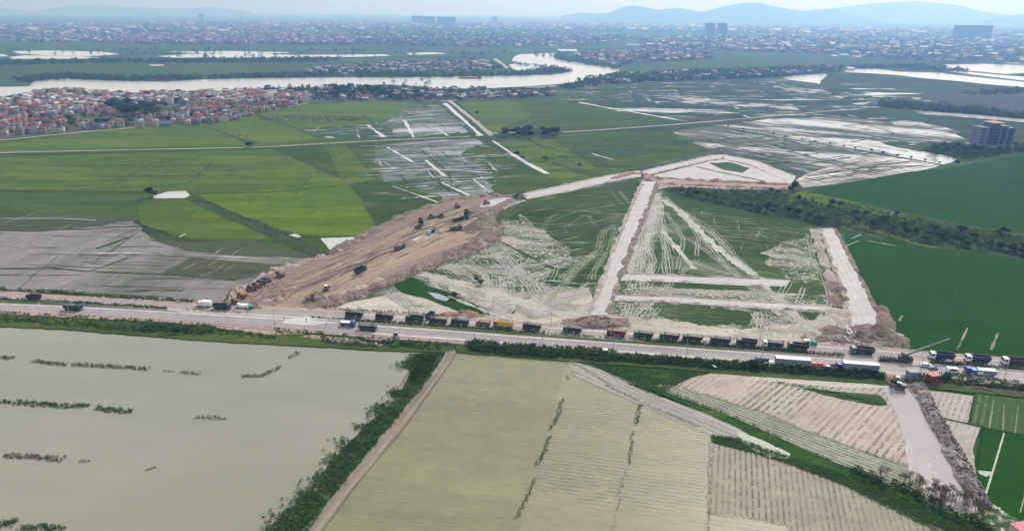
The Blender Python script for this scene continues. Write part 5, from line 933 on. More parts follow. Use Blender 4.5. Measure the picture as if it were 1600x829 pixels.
part('body', lambda: cat_(box(-3.6, 2.8, -.8, .8, 0, .8), box(-2.6, -1.2, -.7, .7, .8, 1.4), prism([(-.8, .8), (1.6, .8), (1.0, 1.35), (-.4, 1.5)], -.6, .6)), P_redp, t); part('arm', lambda: beam((-3.4, 0, 1.2), (2.6, .3, 1.1), .3), P_redp, t); part('cover', lambda: box(2.9, 4.4, -.8, .8, 0, .7), P_white, t)
def light_truck(name, label, loc, rz, cabm, bedm, s=1.0, boxh=1.1, cover=None):
    t = thing(name, label, 'truck', loc, rz); t.scale = (s, s, s); cab_parts(t, 1.2, 2.75, cabm, 2.3, .95, .6, 'lc')
    part('cargo_body', lambda: cat_(box(-2.9, 1.1, -1.0, 1.0, .8, .92), box(-2.9, 1.1, -1.0, -.94, .92, .8 + boxh), box(-2.9, 1.1, .94, 1.0, .92, .8 + boxh), box(-2.9, -2.84, -1, 1, .92, .8 + boxh), box(1.04, 1.1, -1, 1, .92, .8 + boxh)), bedm, t, ('lb', boxh))
    if cover: part('cover', lambda: prism([(-2.92, .8 + boxh), (1.12, .8 + boxh), (1.0, .95 + boxh), (-2.8, .95 + boxh)], -1.02, 1.02), cover, t, ('lcv', boxh))
    part('chassis', lambda: box(-2.8, 2.5, -.35, .35, .5, .78), P_steel, t, 'lch')
    for x in (1.95, -1.9):
        for y in (-.85, .85): wheel(t, x, y, .40, .26)
    return t
p, a = road_at(544, NEAR, -2.5); light_truck('light_truck', 'small bright blue truck with white load beside the median end', p, a, P_blue, P_navy, 1.25, .8, P_white)
p, a = road_at(320, FAR, -4.5); light_truck('box_truck', 'white box truck parked on the far verge at the left', p, a + math.pi, P_white, P_white, 1.2, 1.7, P_white)
p, a = road_at(1521, NEAR, -1); light_truck('light_truck', 'blue light truck driving ahead of the white one at the right', p, a + math.pi, P_blue, P_blue, 1.25, .9, P_sky)
p, a = road_at(1539, NEAR, 0); light_truck('light_truck', 'pale light truck driving behind the blue one at the right', p, a + math.pi, P_white, P_grey, 1.25, 1.3, P_white)
p, a = road_at(379, FAR, -6); light_truck('light_truck', 'white light truck parked beside a teal canopy cart near the dirt fill', p, a + math.pi, P_white, P_white, 1.0, .9, P_white)
def car(name, label, cat, loc, rz, mat, s=1.0, van=False):
    t = thing(name, label, cat, loc, rz); t.scale = (s, s, s); pr = [(-2.2, .35), (2.2, .35), (2.25, .8), (1.3, 1.0), (.6, 1.5), (-1.3, 1.52), (-2.15, 1.0)] if not van else [(-2.3, .35), (2.2, .35), (2.3, .95), (1.6, 1.25), (1.1, 1.95), (-2.3, 1.98)]
    part('body', lambda: prism(pr, -.88, .88), mat, t, ('car', van)); h = 1.42 if not van else 1.85
    for s_ in (-1, 1):
        part('side_window', lambda: prism([(-1.5, 1.05), (1.0, 1.05), (.55, h), (-1.3, h)], s_ * .89 - .015, s_ * .89 + .015), P_glass, t, ('csw', van, s_)); part('headlight', lambda: box(2.2, 2.28, s_ * .62 - .15, s_ * .62 + .15, .6, .76), P_lamp, t, ('chl', s_))
    part('windscreen', lambda: prism([(1.27, 1.04), (1.33, 1.02), (.66, 1.5), (.58, 1.5)] if not van else [(1.62, 1.3), (1.68, 1.28), (1.18, 1.92), (1.1, 1.92)], -.75, .75), P_glass, t, ('cws', van))
    for x in (1.4, -1.4):
        for y in (-.8, .8): wheel(t, x, y, .33, .2)
    return t
p, a = road_at(1489, NEAR, -.5); car('van', 'white van on the near carriageway behind the verge shrubs at right', 'van', p, a, P_white, 1.15, True)
p, a = road_at(1446, NEAR, -6.5); car('car', 'white car stopped in the median gap near the crane', 'car', p, a, P_white, 1.1)
p, a = road_at(1457, NEAR, -3.5); car('car', 'dark grey car stopped beside the white car in the median gap', 'car', p, a + .2, P_grey, .9)
p, a = road_at(1483, FAR, 5); car('car', 'dark car half hidden by the start of the median hedge at right', 'car', p, a, P_black, 1.1)

# huts, containers and odds and ends on the verges
def hut(name, label, cat, loc, rz, wall, roof, L, W, H, door=True, slope=.25):
    t = thing(name, label, cat, loc, rz); part('wall', lambda: box(-L / 2, L / 2, -W / 2, W / 2, 0, H), wall, t); part('roof', lambda: prism([(-L / 2 - .15, H), (L / 2 + .15, H), (L / 2 + .15, H + .12), (-L / 2 - .15, H + slope)], -W / 2 - .15, W / 2 + .15), roof, t)
    if door: part('door', lambda: box(-.45, .45, -W / 2 - .05, -W / 2, 0, min(2.0, H - .2)), P_steel, t); part('window', lambda: box(L / 2 - 1.2, L / 2 - .5, -W / 2 - .04, -W / 2, H * .5, H * .8), P_glass, t)
    return t
hut('container_hut', 'dark grey container hut on the verge below the crane', 'container', G(1425, 590, .8), .1, P_grey, P_grey, 4.6, 2.6, 3.2)
hut('container_hut', 'dark red container hut on the verge beside standing people', 'container', G(1456, 596, .8), .3, P_red, plain('faded_red_roof', (0.42, 0.13, 0.13), .6, .3), 4.2, 3.0, 3.4)
hut('container_hut', 'small slate blue container on the verge left of the box trailer', 'container', G(1190, 566, .95), -.03, P_grey, P_navy, 5.2, 2.4, 2.6)
hut('canopy_cart', 'teal canopy cart at the edge of the far carriageway behind the row end', 'cart', G(1271, 540, .6), .2, P_teal, P_teal, 2.0, 1.8, 2.2)
hut('canopy_cart', 'teal canopy cart beside the white light truck near the dirt fill', 'cart', G(392, 482, 1.0), .3, P_teal, P_teal, 2.0, 1.8, 1.6)
hut('tool_shed', 'white topped tool shed beside the teal canopy cart on the right', 'shed', G(1260, 536, .6), .1, P_conc, P_white, 2.4, 1.6, 1.6)
hut('small_house', 'pink roofed shed at the bottom right corner of the view', 'shed', G(1602, 834, .3), .25, plain('cream_wall', (0.5, 0.45, 0.38), .9, .1), P_pink, 6.5, 5.0, 2.2)
for i, (x, y, L, W, h, r, lb) in enumerate(((1205, 567, 2.6, 1.0, 1.0, 0, 'white covered table, largest of the white stall pieces on the verge'), (1116, 572, 2.2, .5, .15, 2.2, 'white board lying on the hedge left of the stall'), (1190, 571, 2.4, .5, .3, 2.4, 'white board leaning in front of the stall table'), (1214, 570, 2.2, .4, .3, .0, 'white board at the right end of the stall'), (1197, 568, 1.6, .6, .5, .2, 'white crate left of the stall table'),
        (1201, 573, 1.6, .4, .3, .1, 'white board below the stall table'), (932, 552.5, 1.3, .7, .4, .2, 'white board left of the parasol on the hedge'), (928, 552, .9, .5, .3, .8, 'small white board beside the parasol'))):
    t = thing('stall_board', lb, 'board', G(x, y, 1.5), r); part('board', lambda: box(-L / 2, L / 2, -W / 2, W / 2, h, h + .08), P_white, t)
    for sx in (-1, 1): part('leg', lambda: box(sx * L * .42 - .04, sx * L * .42 + .04, -.05, .05, -.3, h), P_conc, t)
t = thing('parasol', 'white round parasol on the verge beside the dark hedge', 'parasol', G(945, 552, .8))
part('pole', lambda: cyl(.04, 2.3, 'z', 8, c=(0, 0, 1.15)), P_steel, t)
cv = [(0, 0, 2.75)] + [(1.3 * math.cos(i * math.pi / 4), 1.3 * math.sin(i * math.pi / 4), 2.15) for i in range(8)]; part('canopy', lambda: (cv, [(0, 1 + i, 1 + (i + 1) % 8) for i in range(8)]), P_white, t)
for i, (x, y, L) in enumerate(((480, 515.5, 1.4), (516, 521.5, 1.5), (532, 523, 2.0), (608, 526.5, 1.9), (702, 534.5, 2.0), (730, 536, 1.6), (792, 541, 2.2), (888, 548, 1.8), (986, 555, 1.5), (76, 493, 1.6), (102, 495, 2.8), (1140, 566, 1.6), (160, 465, 2.2), (219, 468, 1.4), (278, 471, 1.8), (61, 474.5, 1.2))):
    o = part('concrete_slab', lambda: cat_(box(-L / 2, L / 2, -.45, .45, 0, .3), box(-L / 2 + .1, L / 2 - .1, -.35, .35, .3, .36)), P_conc, None, loc=G(x, y, .85), rot=(0, 0, (i * .7) % 1.2)); setp(o, None, 'pale concrete slab lying on the grassy road verge', 'slab', 'concrete slabs lying along the road verges')

# machines on the dirt
def excavator(label, loc, rz, body=P_orange, s=1.0, reach=(3.2, 4.2, 6.2, .8), name='excavator', roof=None):
    t = thing(name, label, 'excavator', loc, rz); t.scale = (s, s, s)
    for y in (-1.15, 1.15): part('crawler_track', lambda: prism([(-1.9, .25), (-1.6, 0), (1.6, 0), (1.9, .25), (1.9, .55), (1.6, .85), (-1.6, .85), (-1.9, .55)], y - .28, y + .28), P_steel, t, ('ct', y))
    part('turntable', lambda: cyl(.8, .35, 'z', 14, c=(0, 0, .95)), P_steel, t, 'tt')
    part('engine_housing', lambda: prism([(-2.3, 1.15), (1.3, 1.15), (1.3, 1.6), (-.2, 2.15), (-2.1, 2.2), (-2.4, 1.8)], -1.3, 1.3), body, t, 'eh')
    part('cab', lambda: prism([(.0, 1.5), (1.45, 1.5), (1.5, 2.1), (1.2, 3.0), (.0, 3.0)], .35, 1.3), body, t, 'ecab'); part('cab_window', lambda: prism([(.2, 2.1), (1.35, 2.1), (1.12, 2.85), (.2, 2.85)], 1.3, 1.33), P_glass, t, 'ew'); part('windscreen', lambda: prism([(1.5, 2.05), (1.55, 2.1), (1.24, 2.9), (1.2, 2.9)], .45, 1.2), P_glass, t, 'ews')
    if roof: part('cab_roof', lambda: box(-.1, 1.5, .25, 1.4, 3.0, 3.1), roof, t, 'erf')
    x1, z1, x2, z2 = reach
    b = part('boom', lambda: cat_(beam((1.0, -.3, 1.7), (x1 * .75, -.3, z1 * .95), .35, .55), beam((x1 * .75, -.3, z1 * .95), (x1 + .6, -.3, z1), .3, .45)), body, t, ('boom', reach))
    part('dipper_arm', lambda: beam((x1 + .4, -.3, z1 + .1), (x2, -.3, z2 + .9), .25, .36), body, t, ('dip', reach)); part('bucket', lambda: prism([(x2 - .5, z2), (x2 + .3, z2 - .2), (x2 + .4, z2 + .9), (x2 - .1, z2 + .9)], -.9, .3), P_steel, t, ('bk', reach))
    return t
def bulldozer(label, loc, rz, body=P_orange, s=1.0, roof=P_black, name='bulldozer'):
    t = thing(name, label, 'bulldozer', loc, rz); t.scale = (s, s, s)
    for y in (-1.0, 1.0): part('crawler_track', lambda: prism([(-1.7, .3), (-1.4, 0), (1.4, 0), (1.7, .3), (1.5, .95), (-1.5, .95)], y - .25, y + .25), P_steel, t, ('bt', y))
    part('body', lambda: cat_(box(-1.4, 1.8, -.65, .65, .6, 1.5), box(.3, 1.9, -.5, .5, 1.5, 1.9)), body, t, 'bb'); part('cab', lambda: prism([(-1.2, 1.5), (.3, 1.5), (.1, 2.6), (-1.1, 2.6)], -.6, .6), P_glass, t, 'bc'); part('cab_roof', lambda: box(-1.35, .4, -.75, .75, 2.6, 2.72), roof, t, 'br')
    part('blade', lambda: prism([(2.3, .1), (2.5, .15), (2.35, .7), (2.5, 1.25), (2.3, 1.2), (2.15, .65)], -1.5, 1.5), P_steel, t, 'bbl')
    for y in (-.9, .9): part('push_arm', lambda: beam((0, y, .5), (2.2, y, .5), .15), P_steel, t, ('pa', y))
    return t
ga = 'machines at work on the dirt fill'
def F_(x, y, z=FZ + .05): return G(x, y, z)
excavator('dark orange excavator reaching left over the upper edge of the dirt fill', F_(438, 432), math.radians(165), P_brown, 1.15, (4.5, 3.0, 8.5, -.5))
for x, y, r, lb, m in ((414, 441, 40, 'topmost brown machine of the slanting line', P_brown), (406, 445, 30, 'second machine from the top of the slanting line', P_brown), (399, 449.5, 35, 'brown machine in the middle of the slanting line', P_orange), (391, 454, 30, 'lowest dark machine of the slanting line', P_brown)):
    bulldozer(lb + ' left on the dirt fill', F_(x, y), math.radians(r), m, 1.25, P_tarp)
excavator('rusty orange excavator standing behind the charcoal truck', F_(377, 465), math.radians(200), P_orange, 1.2, (3.0, 4.4, 5.4, .8)); excavator('grey armed excavator reaching over the charcoal truck', F_(368, 474), math.radians(175), P_brown, 1.0, (2.8, 4.6, 5.2, 1.2))
excavator('dark excavator beside the heaps at the lower edge of the dirt fill', F_(486, 470), math.radians(25), P_brown, 1.15, (2.6, 3.8, 5.4, .3)); bulldozer('small roller dozer with white roof alone on the fill', F_(510, 453), math.radians(100), P_brown, 1.1, P_white, 'compactor')
dump_truck('green dump truck driving up the middle of the dirt fill', F_(563.5, 425), wang((555, 428), (573, 419)), P_green, P_dgreen, None); dump_truck('brown loaded dump truck in the middle of the dirt fill', F_(625, 389), wang((636, 382), (616, 392)), P_brown, P_steel, P_load)
dump_truck('white cab dump truck beside the puddle on the fill', F_(674, 364), wang((682, 358), (668, 367)), P_white, P_black, P_tarp, s=.9); dump_truck('dark dump truck with raised bed left of the dark mud', F_(657, 354), wang((664, 344), (652, 362)), P_black, P_black, None, tip=-.75)
bulldozer('dark dozer left of the raised bed truck', F_(654, 357), 2.4, P_brown, 1.1); bulldozer('left one of two dozers side by side on the upper fill', F_(674, 341), .5, P_brown, 1.2); bulldozer('right one of two dozers side by side on the upper fill', F_(689, 340), 2.6, P_brown, 1.25)
excavator('excavator at the far upper edge of the dirt fill', F_(715, 324), 2.0, P_brown, 1.1, (2.6, 2.6, 4.2, .2)); dump_truck('dark dump truck tipping its load on the dark mud', F_(729, 340), wang((726, 330), (733, 345)), P_black, P_black, None, tip=-.7)
dump_truck('dark dump truck waiting left of the tipping truck', F_(716, 345), wang((705, 348), (728, 342)), P_dgreen, P_black, P_load); dump_truck('dark dump truck crossing the mud in front of the others', F_(712, 359), wang((700, 361), (722, 358)), P_black, P_steel, P_load); bulldozer('small dozer behind the tipping truck', F_(731, 334), 1.0, P_brown, 1.0)
bulldozer('dozer on the pale silt at the right tip of the fill', F_(759, 319), .7, P_orange, 1.2); excavator('dark excavator on the heap where the pale channel starts', F_(806, 309, 1.6), .3, P_black, 1.1, (3.0, 3.6, 5.2, .8))
excavator('brown excavator on the earth bank at the head of the silty canal', G(1397, 597, 1.0), math.radians(240), P_brown, 1.1, (2.8, 3.8, 5.2, .8), roof=P_white); excavator('dark excavator with white roof at the water edge of the silty canal', G(1406, 606, .7), math.radians(150), P_black, .95, (2.2, 3.0, 3.6, .5), roof=P_white)
# crane with a long boom stopped across the median gap
p, a = road_at(1397, FAR, 8); t = thing('crane_truck', 'long dark crane truck whose straight boom points right over the road', 'crane', p, a); cab_parts(t, 5.2, 6.8, P_black, 3.0)
part('carrier', lambda: cat_(box(-6.4, 5.1, -1.25, 1.25, .8, 1.5), box(1.6, 5.0, -1.2, 1.2, 1.5, 2.1)), P_black, t); part('crane_house', lambda: prism([(2.2, 2.1), (5.0, 2.1), (5.0, 3.5), (3.0, 4.2), (2.2, 3.6)], -1.1, 1.1), P_black, t); part('counterweight', lambda: box(1.4, 2.2, -1.2, 1.2, 2.1, 3.3), P_steel, t)
part('boom', lambda: cat_(beam((4.4, .2, 3.6), (14.5, 4.0, 6.6), .55, .7), beam((14.5, 4.0, 6.6), (23.0, 7.2, 9.2), .35, .45)), P_black, t); part('boom_cable', lambda: beam((3.0, 0, 4.3), (22.8, 7.1, 9.7), .06), P_black, t)
for k in range(5): part('counter_block', lambda: box(-5.8 + k * 1.35, -4.9 + k * 1.35, -.9, .9, 1.5, 2.1 + .2 * (k % 2)), P_tarp, t)
for x in (-5.4, -4.0, -2.6, 2.6, 4.2):
    for y in (-1.02, 1.02): wheel(t, x, y)

# people: one continuous skinned body each, clothes as children
def person(label, loc, rz, top, legs, lean=0.0, hat=False):
    t = thing('person', label, 'person', loc, rz)
    def skel(name, pts, edges, rad, mat, key):
        if key in _cache: me = _cache[key]
        else:
            me = bpy.data.meshes.new(name); me.from_pydata(pts, edges, []); _cache[key] = me; me.materials.append(mat)
        o = bpy.data.objects.new(name, me); COL.objects.link(o); o.parent = t
        if not me.skin_vertices: 
            sk = o.modifiers.new('skin', 'SKIN')
        else: sk = o.modifiers.new('skin', 'SKIN')
        if not me.skin_vertices:
            import bmesh as _b
            b = _b.new(); b.from_mesh(me); b.verts.layers.skin.verify(); b.to_mesh(me); b.free()
        for v, r in zip(me.skin_vertices[0].data, rad): v.radius = (r, r)
        me.skin_vertices[0].data[0].use_root = True
        s2 = o.modifiers.new('subdivision', 'SUBSURF'); s2.levels = 1; s2.render_levels = 1; return o
    B = [(0, 0, .92), (0, 0, 1.15), (0, 0, 1.38), (0, 0, 1.50), (.01, 0, 1.62), (.02, 0, 1.70), (0, .2, 1.40), (.04, .27, 1.12), (.16, .27, .90), (.2, .27, .80), (0, -.2, 1.40), (-.03, -.27, 1.12), (.06, -.28, .88), (.08, -.28, .78), (0, .1, .88), (.04, .11, .48), (0, .12, .07), (.14, .12, .03), (0, -.1, .88), (-.04, -.11, .48), (-.1, -.12, .07), (.04, -.12, .03)]
    E = [(0, 1), (1, 2), (2, 3), (3, 4), (4, 5), (2, 6), (6, 7), (7, 8), (8, 9), (2, 10), (10, 11), (11, 12), (12, 13), (0, 14), (14, 15), (15, 16), (16, 17), (0, 18), (18, 19), (19, 20), (20, 21)]
    Rr = [.13, .13, .15, .06, .10, .07, .06, .045, .035, .03, .06, .045, .035, .03, .09, .06, .04, .04, .09, .06, .04, .04]
    skel('body', B, E, Rr, P_skin, 'pbody'); skel('shirt', B[:3] + [B[6], B[7], B[10], B[11]], [(0, 1), (1, 2), (2, 3), (3, 4), (2, 5), (5, 6)], [.155, .16, .175, .08, .065, .08, .065], top, 'pshirt' + top.name); skel('trousers', [B[0], B[14], B[15], B[16], B[18], B[19], B[20]], [(0, 1), (1, 2), (2, 3), (0, 4), (4, 5), (5, 6)], [.155, .11, .08, .065, .11, .08, .065], legs, 'ptr' + legs.name)
    part('hair', lambda: cyl(.10, .08, 'z', 10, .05, (0, 0, 1.74)), P_black, t, 'hair')
    if hat: part('hat', lambda: cyl(.26, .16, 'z', 12, .01, (0, 0, 1.82)), P_load, t, 'hat')
for x, y, r, a_, b_, h, lb in ((1461, 577, .5, P_cloth1, P_cloth1, False, 'person in dark clothes standing above the red container hut'), (1467, 586, 2.0, P_cloth1, P_cloth1, False, 'left person of the pair standing right of the red container hut'), (1470.5, 585, 3.5, P_cloth2, P_cloth1, False, 'right person of the pair standing right of the red container hut, pale shirt'),
                              (964, 552, 1.0, P_cloth1, P_brown if False else P_cloth1, True, 'person with a conical hat squatting-height beside the white parasol'.replace(' squatting-height', ' standing')), (444.5, 500, 1.2, P_cloth1, P_cloth2, False, 'person walking alone where the dirt fill meets the road'), (479, 502, 2.0, P_cloth1, P_cloth1, False, 'person standing on the pale sand beside the median end'),
                              (531, 503, .4, P_cloth1, P_cloth1, False, 'person standing behind the small blue truck'), (509.5, 511, 1.4, P_cloth1, P_cloth2, False, 'person on the near carriageway left of the small blue truck'), (1166, 541, 1.4, P_cloth1, P_cloth1, False, 'person standing behind the parked row next to the thin pole')):
    person(lb, G(x, y, RZ + .02), r, a_, b_, 0, h)

# lamp and utility poles
def pole(label, x, y, h, z, arm='wire', group='utility poles along the road and over the fields'):
    t = thing('utility_pole' if arm == 'wire' else 'street_lamp', label, 'pole' if arm == 'wire' else 'street lamp', G(x, y, z), A_road, group)
    part('post', lambda: cyl(.17, h, 'z', 8, .09, (0, 0, h / 2)), P_conc, t, ('post', h))
    if arm == 'wire':
        part('crossarm', lambda: box(-.9, .9, -.06, .06, h - .6, h - .48), P_steel, t, ('xa', h))
        for k in (-.8, 0, .8): part('insulator', lambda: cyl(.05, .25, 'z', 6, c=(k, 0, h - .35)), P_conc, t, ('ins', h, k))
    else: part('lamp_arm', lambda: beam((0, 0, h - .1), (0, 1.8, h + .25), .09), P_steel, t, ('la', h)); part('lamp_head', lambda: box(-.15, .15, 1.6, 2.3, h + .15, h + .32), P_tarp, t, ('lh', h))
for x, y, h, lb in ((56, 463, 9, 'dark leaning pole at the top of the left verge'), (153, 457, 10, 'tall thin pole standing at the edge of the grey mud field'), (193, 431, 9, 'thin pole standing alone out in the grey mud field'), (861, 508, 7, 'thin pole on the wet sand behind the parked row'), (1187, 536, 8, 'thin pole behind the parked row near the wheel tracks'), (770, 480, 6, 'short thin pole on the wet sand above the green strip')):
    pole(lb, x, y, h, .5)
for x, y, lb in ((111, 502, 'pale lamp post in front of the moving green truck'), (430, 513, 'lamp post opposite the foot of the dirt fill'), (741, 536, 'lamp post in front of the small brown truck'), (847, 542, 'lamp post below the charcoal truck right of the yellow one'), (958, 551, 'lamp post beside the white parasol'), (1072, 561, 'lamp post on the dark hedge in the middle of the row'), (1190, 562, 'lamp post behind the slate blue container'), (1314, 570, 'lamp post above the blue cab'),
                 (1437, 585, 'lamp post between the crane and the red hut'), (1568, 596, 'lamp post at the right edge of the near carriageway')):
    pole(lb, x, y, 8.0, .9, 'lamp', 'street lamps along the near carriageway')

# ------------------------------------------------------------------ trees
def crown_mesh(seed, r=1.0, h=1.0, k=85, n=9, size=.21, spread=.62):
    rng = np.random.default_rng(seed); C = rng.normal(size=(n, 3)); C /= np.linalg.norm(C, axis=1, keepdims=True); C *= rng.uniform(.2, spread, (n, 1)) * [r, r, h * .75]; C[:, 2] += 0
    R = np.c_[rng.uniform(.35, .6, (n, 1)) * r, rng.uniform(.35, .6, (n, 1)) * r, rng.uniform(.3, .5, (n, 1)) * h]
    d = rng.normal(size=(n, k, 3)); d /= np.linalg.norm(d, axis=2, keepdims=True); P = (C[:, None] + d * rng.uniform(.45, 1.05, (n, k, 1)) * R[:, None]).reshape(-1, 3); m = len(P)
    a = rng.normal(size=(m, 3)); a[:, 2] *= .6; a /= np.linalg.norm(a, axis=1, keepdims=True); b = np.cross(a, rng.normal(size=(m, 3))); b /= np.linalg.norm(b, axis=1, keepdims=True); s = rng.uniform(.5, 1.2, (m, 1)) * size
    V = np.stack([P - a * s, P - b * s * .8, P + a * s, P + b * s * .8], 1).reshape(-1, 3); return mesh_np('crown', V, np.arange(m * 4).reshape(-1, 4))
def trunk_mesh(seed, h, r):
    rng = random.Random(seed); vf = []; p = Vector((0, 0, 0)); top = Vector((rng.uniform(-.1, .1) * h, rng.uniform(-.1, .1) * h, h))
    def lim(a, b, ra, rb, n=6):
        d = (b - a).normalized(); s = d.cross(Vector((.3, .5, .1))).normalized(); u = s.cross(d); V = []
        for c, rr in ((a, ra), (b, rb)): V += [tuple(c + (s * math.cos(i * 2 * math.pi / n) + u * math.sin(i * 2 * math.pi / n)) * rr) for i in range(n)]
        vf.append((V, [(i, (i + 1) % n, n + (i + 1) % n, n + i) for i in range(n)]))
    lim(p, top, r, r * .55)
    for k in range(4):
        a = p.lerp(top, rng.uniform(.6, 1)); an = k * 1.6 + rng.uniform(0, .8); b = a + Vector((math.cos(an) * h * .35, math.sin(an) * h * .35, h * rng.uniform(.25, .5))); lim(a, b, r * .5, r * .15, 5)
    return mesh_pd('trunk', *cat_(*vf))
CR = [crown_mesh(s_) for s_ in range(6)]; CRd = [crown_mesh(20 + s_, k=80, n=9, size=.17) for s_ in range(3)]; CRs = [crown_mesh(40 + s_, k=34, n=11, size=.085, spread=1.0) for s_ in range(3)]; TR = [trunk_mesh(s_, 1.0, .028) for s_ in range(4)]
for m in CR: m.materials.append(L_tree)
for m in CRd: m.materials.append(L_tree2)
for m in CRs: m.materials.append(L_dry)
for m in TR: m.materials.append(m_bark)
_tn = [0]
def tree(label, p, r, h, group, kind='CR', name='tree', trunk=.28, cat='tree'):
    _tn[0] += 1; i = _tn[0]; rng = random.Random(i); t = thing(name, label, cat, p, rng.uniform(0, 6), group)
    lst = {'CR': CR, 'CRd': CRd, 'CRs': CRs}[kind]; tr = bpy.data.objects.new('trunk', TR[i % 4]); COL.objects.link(tr); tr.parent = t; tr.scale = (h, h, h * (trunk + .25))
    c = bpy.data.objects.new('crown', lst[i % len(lst)]); COL.objects.link(c); c.parent = t; cz = h * (1 - trunk) / 2; c.location = (0, 0, h - cz * .95); c.scale = (r, r, cz); return t
BELT = [(1045, 296), (1240, 300), (1330, 322), (1480, 354), (1600, 376), (1700, 388), (1700, 410), (1600, 402), (1450, 382), (1290, 353), (1150, 328), (1050, 304)]
for (x, y), r, h in zip(((1078, 303), (1088, 305), (1104, 309), (1240, 296), (1234, 299), (1205, 300), (1214, 303), (1062, 300), (1210, 326), (1232, 331), (1245, 335), (1262, 341), (1276, 345), (1288, 344), (1300, 320), (1312, 322), (1298, 318), (1336, 334), (1352, 336), (1385, 342), (1378, 345), (1400, 335), (1410, 352), (1460, 360), (1468, 372), (1475, 369), (1452, 366), (1430, 362), (1445, 374), (1500, 378), (1530, 388), (1545, 384), (1562, 388), (1580, 392), (1596, 396), (1565, 364), (1558, 366), (1572, 364), (1600, 388), (1620, 398), (1160, 322), (1172, 325), (1186, 328), (1198, 330), (1256, 322), (1248, 312), (1130, 314), (1118, 312), (1340, 346), (1364, 352), (1395, 360), (1415, 366), (1500, 362), (1520, 372), (1490, 376), (1512, 384)),
                        [2.6, 3.2, 3.6, 4.0, 3.4, 2.6, 3.0, 2.4, 3.2, 3.6, 3.8, 3.6, 4.0, 3.4, 3.0, 3.2, 2.4, 2.8, 2.6, 2.8, 3.0, 2.4, 2.6, 3.0, 3.8, 3.2, 2.8, 2.6, 2.8, 3.0, 3.2, 2.8, 3.0, 3.4, 3.6, 3.0, 2.6, 2.8, 3.2, 3.4] * 2, [5.0, 6.0, 7.0, 9.5, 7.5, 6, 6, 5, 6, 6.5, 7, 7, 7, 6, 6, 6, 5, 5, 5, 5, 6, 5, 5, 6, 7, 6, 5, 5, 5, 6, 6, 5.5, 6, 6.5, 7, 6, 5, 5.5, 6, 6] * 2):
    lb = {(1240, 296): 'tallest bushy tree at the upper left corner of the tree belt'}.get((x, y), 'dark bushy tree in the scrub belt ' + ('near its left end' if x < 1190 else 'below the tallest tree' if x < 1290 else 'above the right silt channel' if x < 1420 else 'between the deep green fields' if x < 1520 else 'near the right edge'))
    tree(lb, G(x, y + 3, .1), r, h, 'trees in the scrub belt between the two green fields', 'CR')
def scatter(poly, n, seed, r0, r1, h0, h1, lb, grp, kinds=('CR', 'CR', 'CRd'), name='tree'):
    rng = random.Random(seed); P = inside(poly, n, seed); q1, q2 = np.quantile(P[:, 0], [.33, .67]); m_ = np.median(P[:, 1])
    for i, p in enumerate(P): tree(lb + (', left' if p[0] < q1 else ', middle' if p[0] < q2 else ', right') + (' front' if p[1] < m_ else ' back'), (p[0], p[1], .1), rng.uniform(r0, r1), rng.uniform(h0, h1), grp, rng.choice(kinds), name)
scatter([(780, 211), (800, 206), (880, 209), (882, 215), (830, 217), (785, 217)], 20, 3, 4, 6, 7, 12, 'dense dark tree in the clump beside the canal junction', 'trees clumped beside the canal junction', ('CR',))
scatter([(1442, 240), (1480, 228), (1515, 230), (1590, 230), (1610, 238), (1540, 246), (1490, 248)], 30, 4, 3, 4.5, 5, 8, 'tree in the grounds around the tall hotel block', 'trees around the tall hotel block')
scatter([(165, 168), (220, 166), (262, 184), (250, 188), (205, 186), (180, 178)], 16, 5, 8, 12, 12, 19, 'very large dark tree in the grove inside the village', 'large trees of the village grove', ('CR',))
scatter([(500, 158), (520, 140), (600, 142), (660, 150), (690, 157), (600, 158)], 34, 6, 6, 10, 9, 15, 'tree in the wooded part of the village near the canal head', 'trees in the wooded end of the village', ('CR',))
scatter([(20, 214), (0, 170), (60, 145), (200, 150), (400, 142), (480, 145), (480, 158), (345, 190), (130, 202)], 60, 7, 4, 7, 6, 11, 'garden tree between the village houses', 'garden trees between the village houses')
for x, y, r, h, lb in ((235, 309, 3.6, 9.5, 'broad tree leaning over the small pond in the left rice plain'), (389, 230, 4, 6, 'dark tree beside the pale farm lane'), (243, 308, 3, 6.5, 'thin tree right beside the small pond'), (808, 245, 3.6, 6, 'upper of two dark trees at the ditch'), (816, 250, 3, 5, 'lower of two dark trees at the ditch'), (852, 252, 3.6, 5.5, 'single round tree in the meadow right of the ditch'), (710, 465, 2.0, 3.8, 'small dark tree beside the clear pond'), (752, 446, 2.2, 3.8, 'olive bush tree on the wet sand, lower'), (745, 440, 1.8, 3.4, 'olive bush tree on the wet sand, upper'), (62, 468, 1.6, 3.2, 'small dark tree behind the truck on the left verge'),
                       (276, 521, 1.8, 3.2, 'bushy tree on the lower left verge'), (618, 527, 1.3, 2.3, 'low round bush on the near verge below the blue cab'), (832, 545, 1.8, 3.2, 'bush tree rising above the dark hedge, left'), (903, 552, 1.8, 3.2, 'bush tree rising above the dark hedge left of the parasol'), (1178, 575, 2.6, 4.4, 'largest bush tree on the dark hedge below the slate blue container'), (1477, 594, 2.2, 3.4, 'rounded bush tree beside the white van'), (905, 262, 2.2, 5, 'pale thin tree in the meadow above the pale channel'), (1495, 258, 2.6, 5, 'tree at the tip of the far green field'), (745, 181, 3, 8, 'lone tree beside the canal lane')):
    tree(lb, G(x, y, .3), r, h, None, 'CR' if 'thin' not in lb and 'olive' not in lb else 'CRd')
for i, x in enumerate(np.linspace(1140, 1470, 16)):
    y = np.interp(x, [1130, 1300, 1475], [199, 228, 258]); tree('small tree on the bund between flooded fields', G(x + random.uniform(-4, 4), y, .1), random.uniform(1.2, 2.2), random.uniform(3, 5), 'small trees on the bund between flooded fields', 'CR')
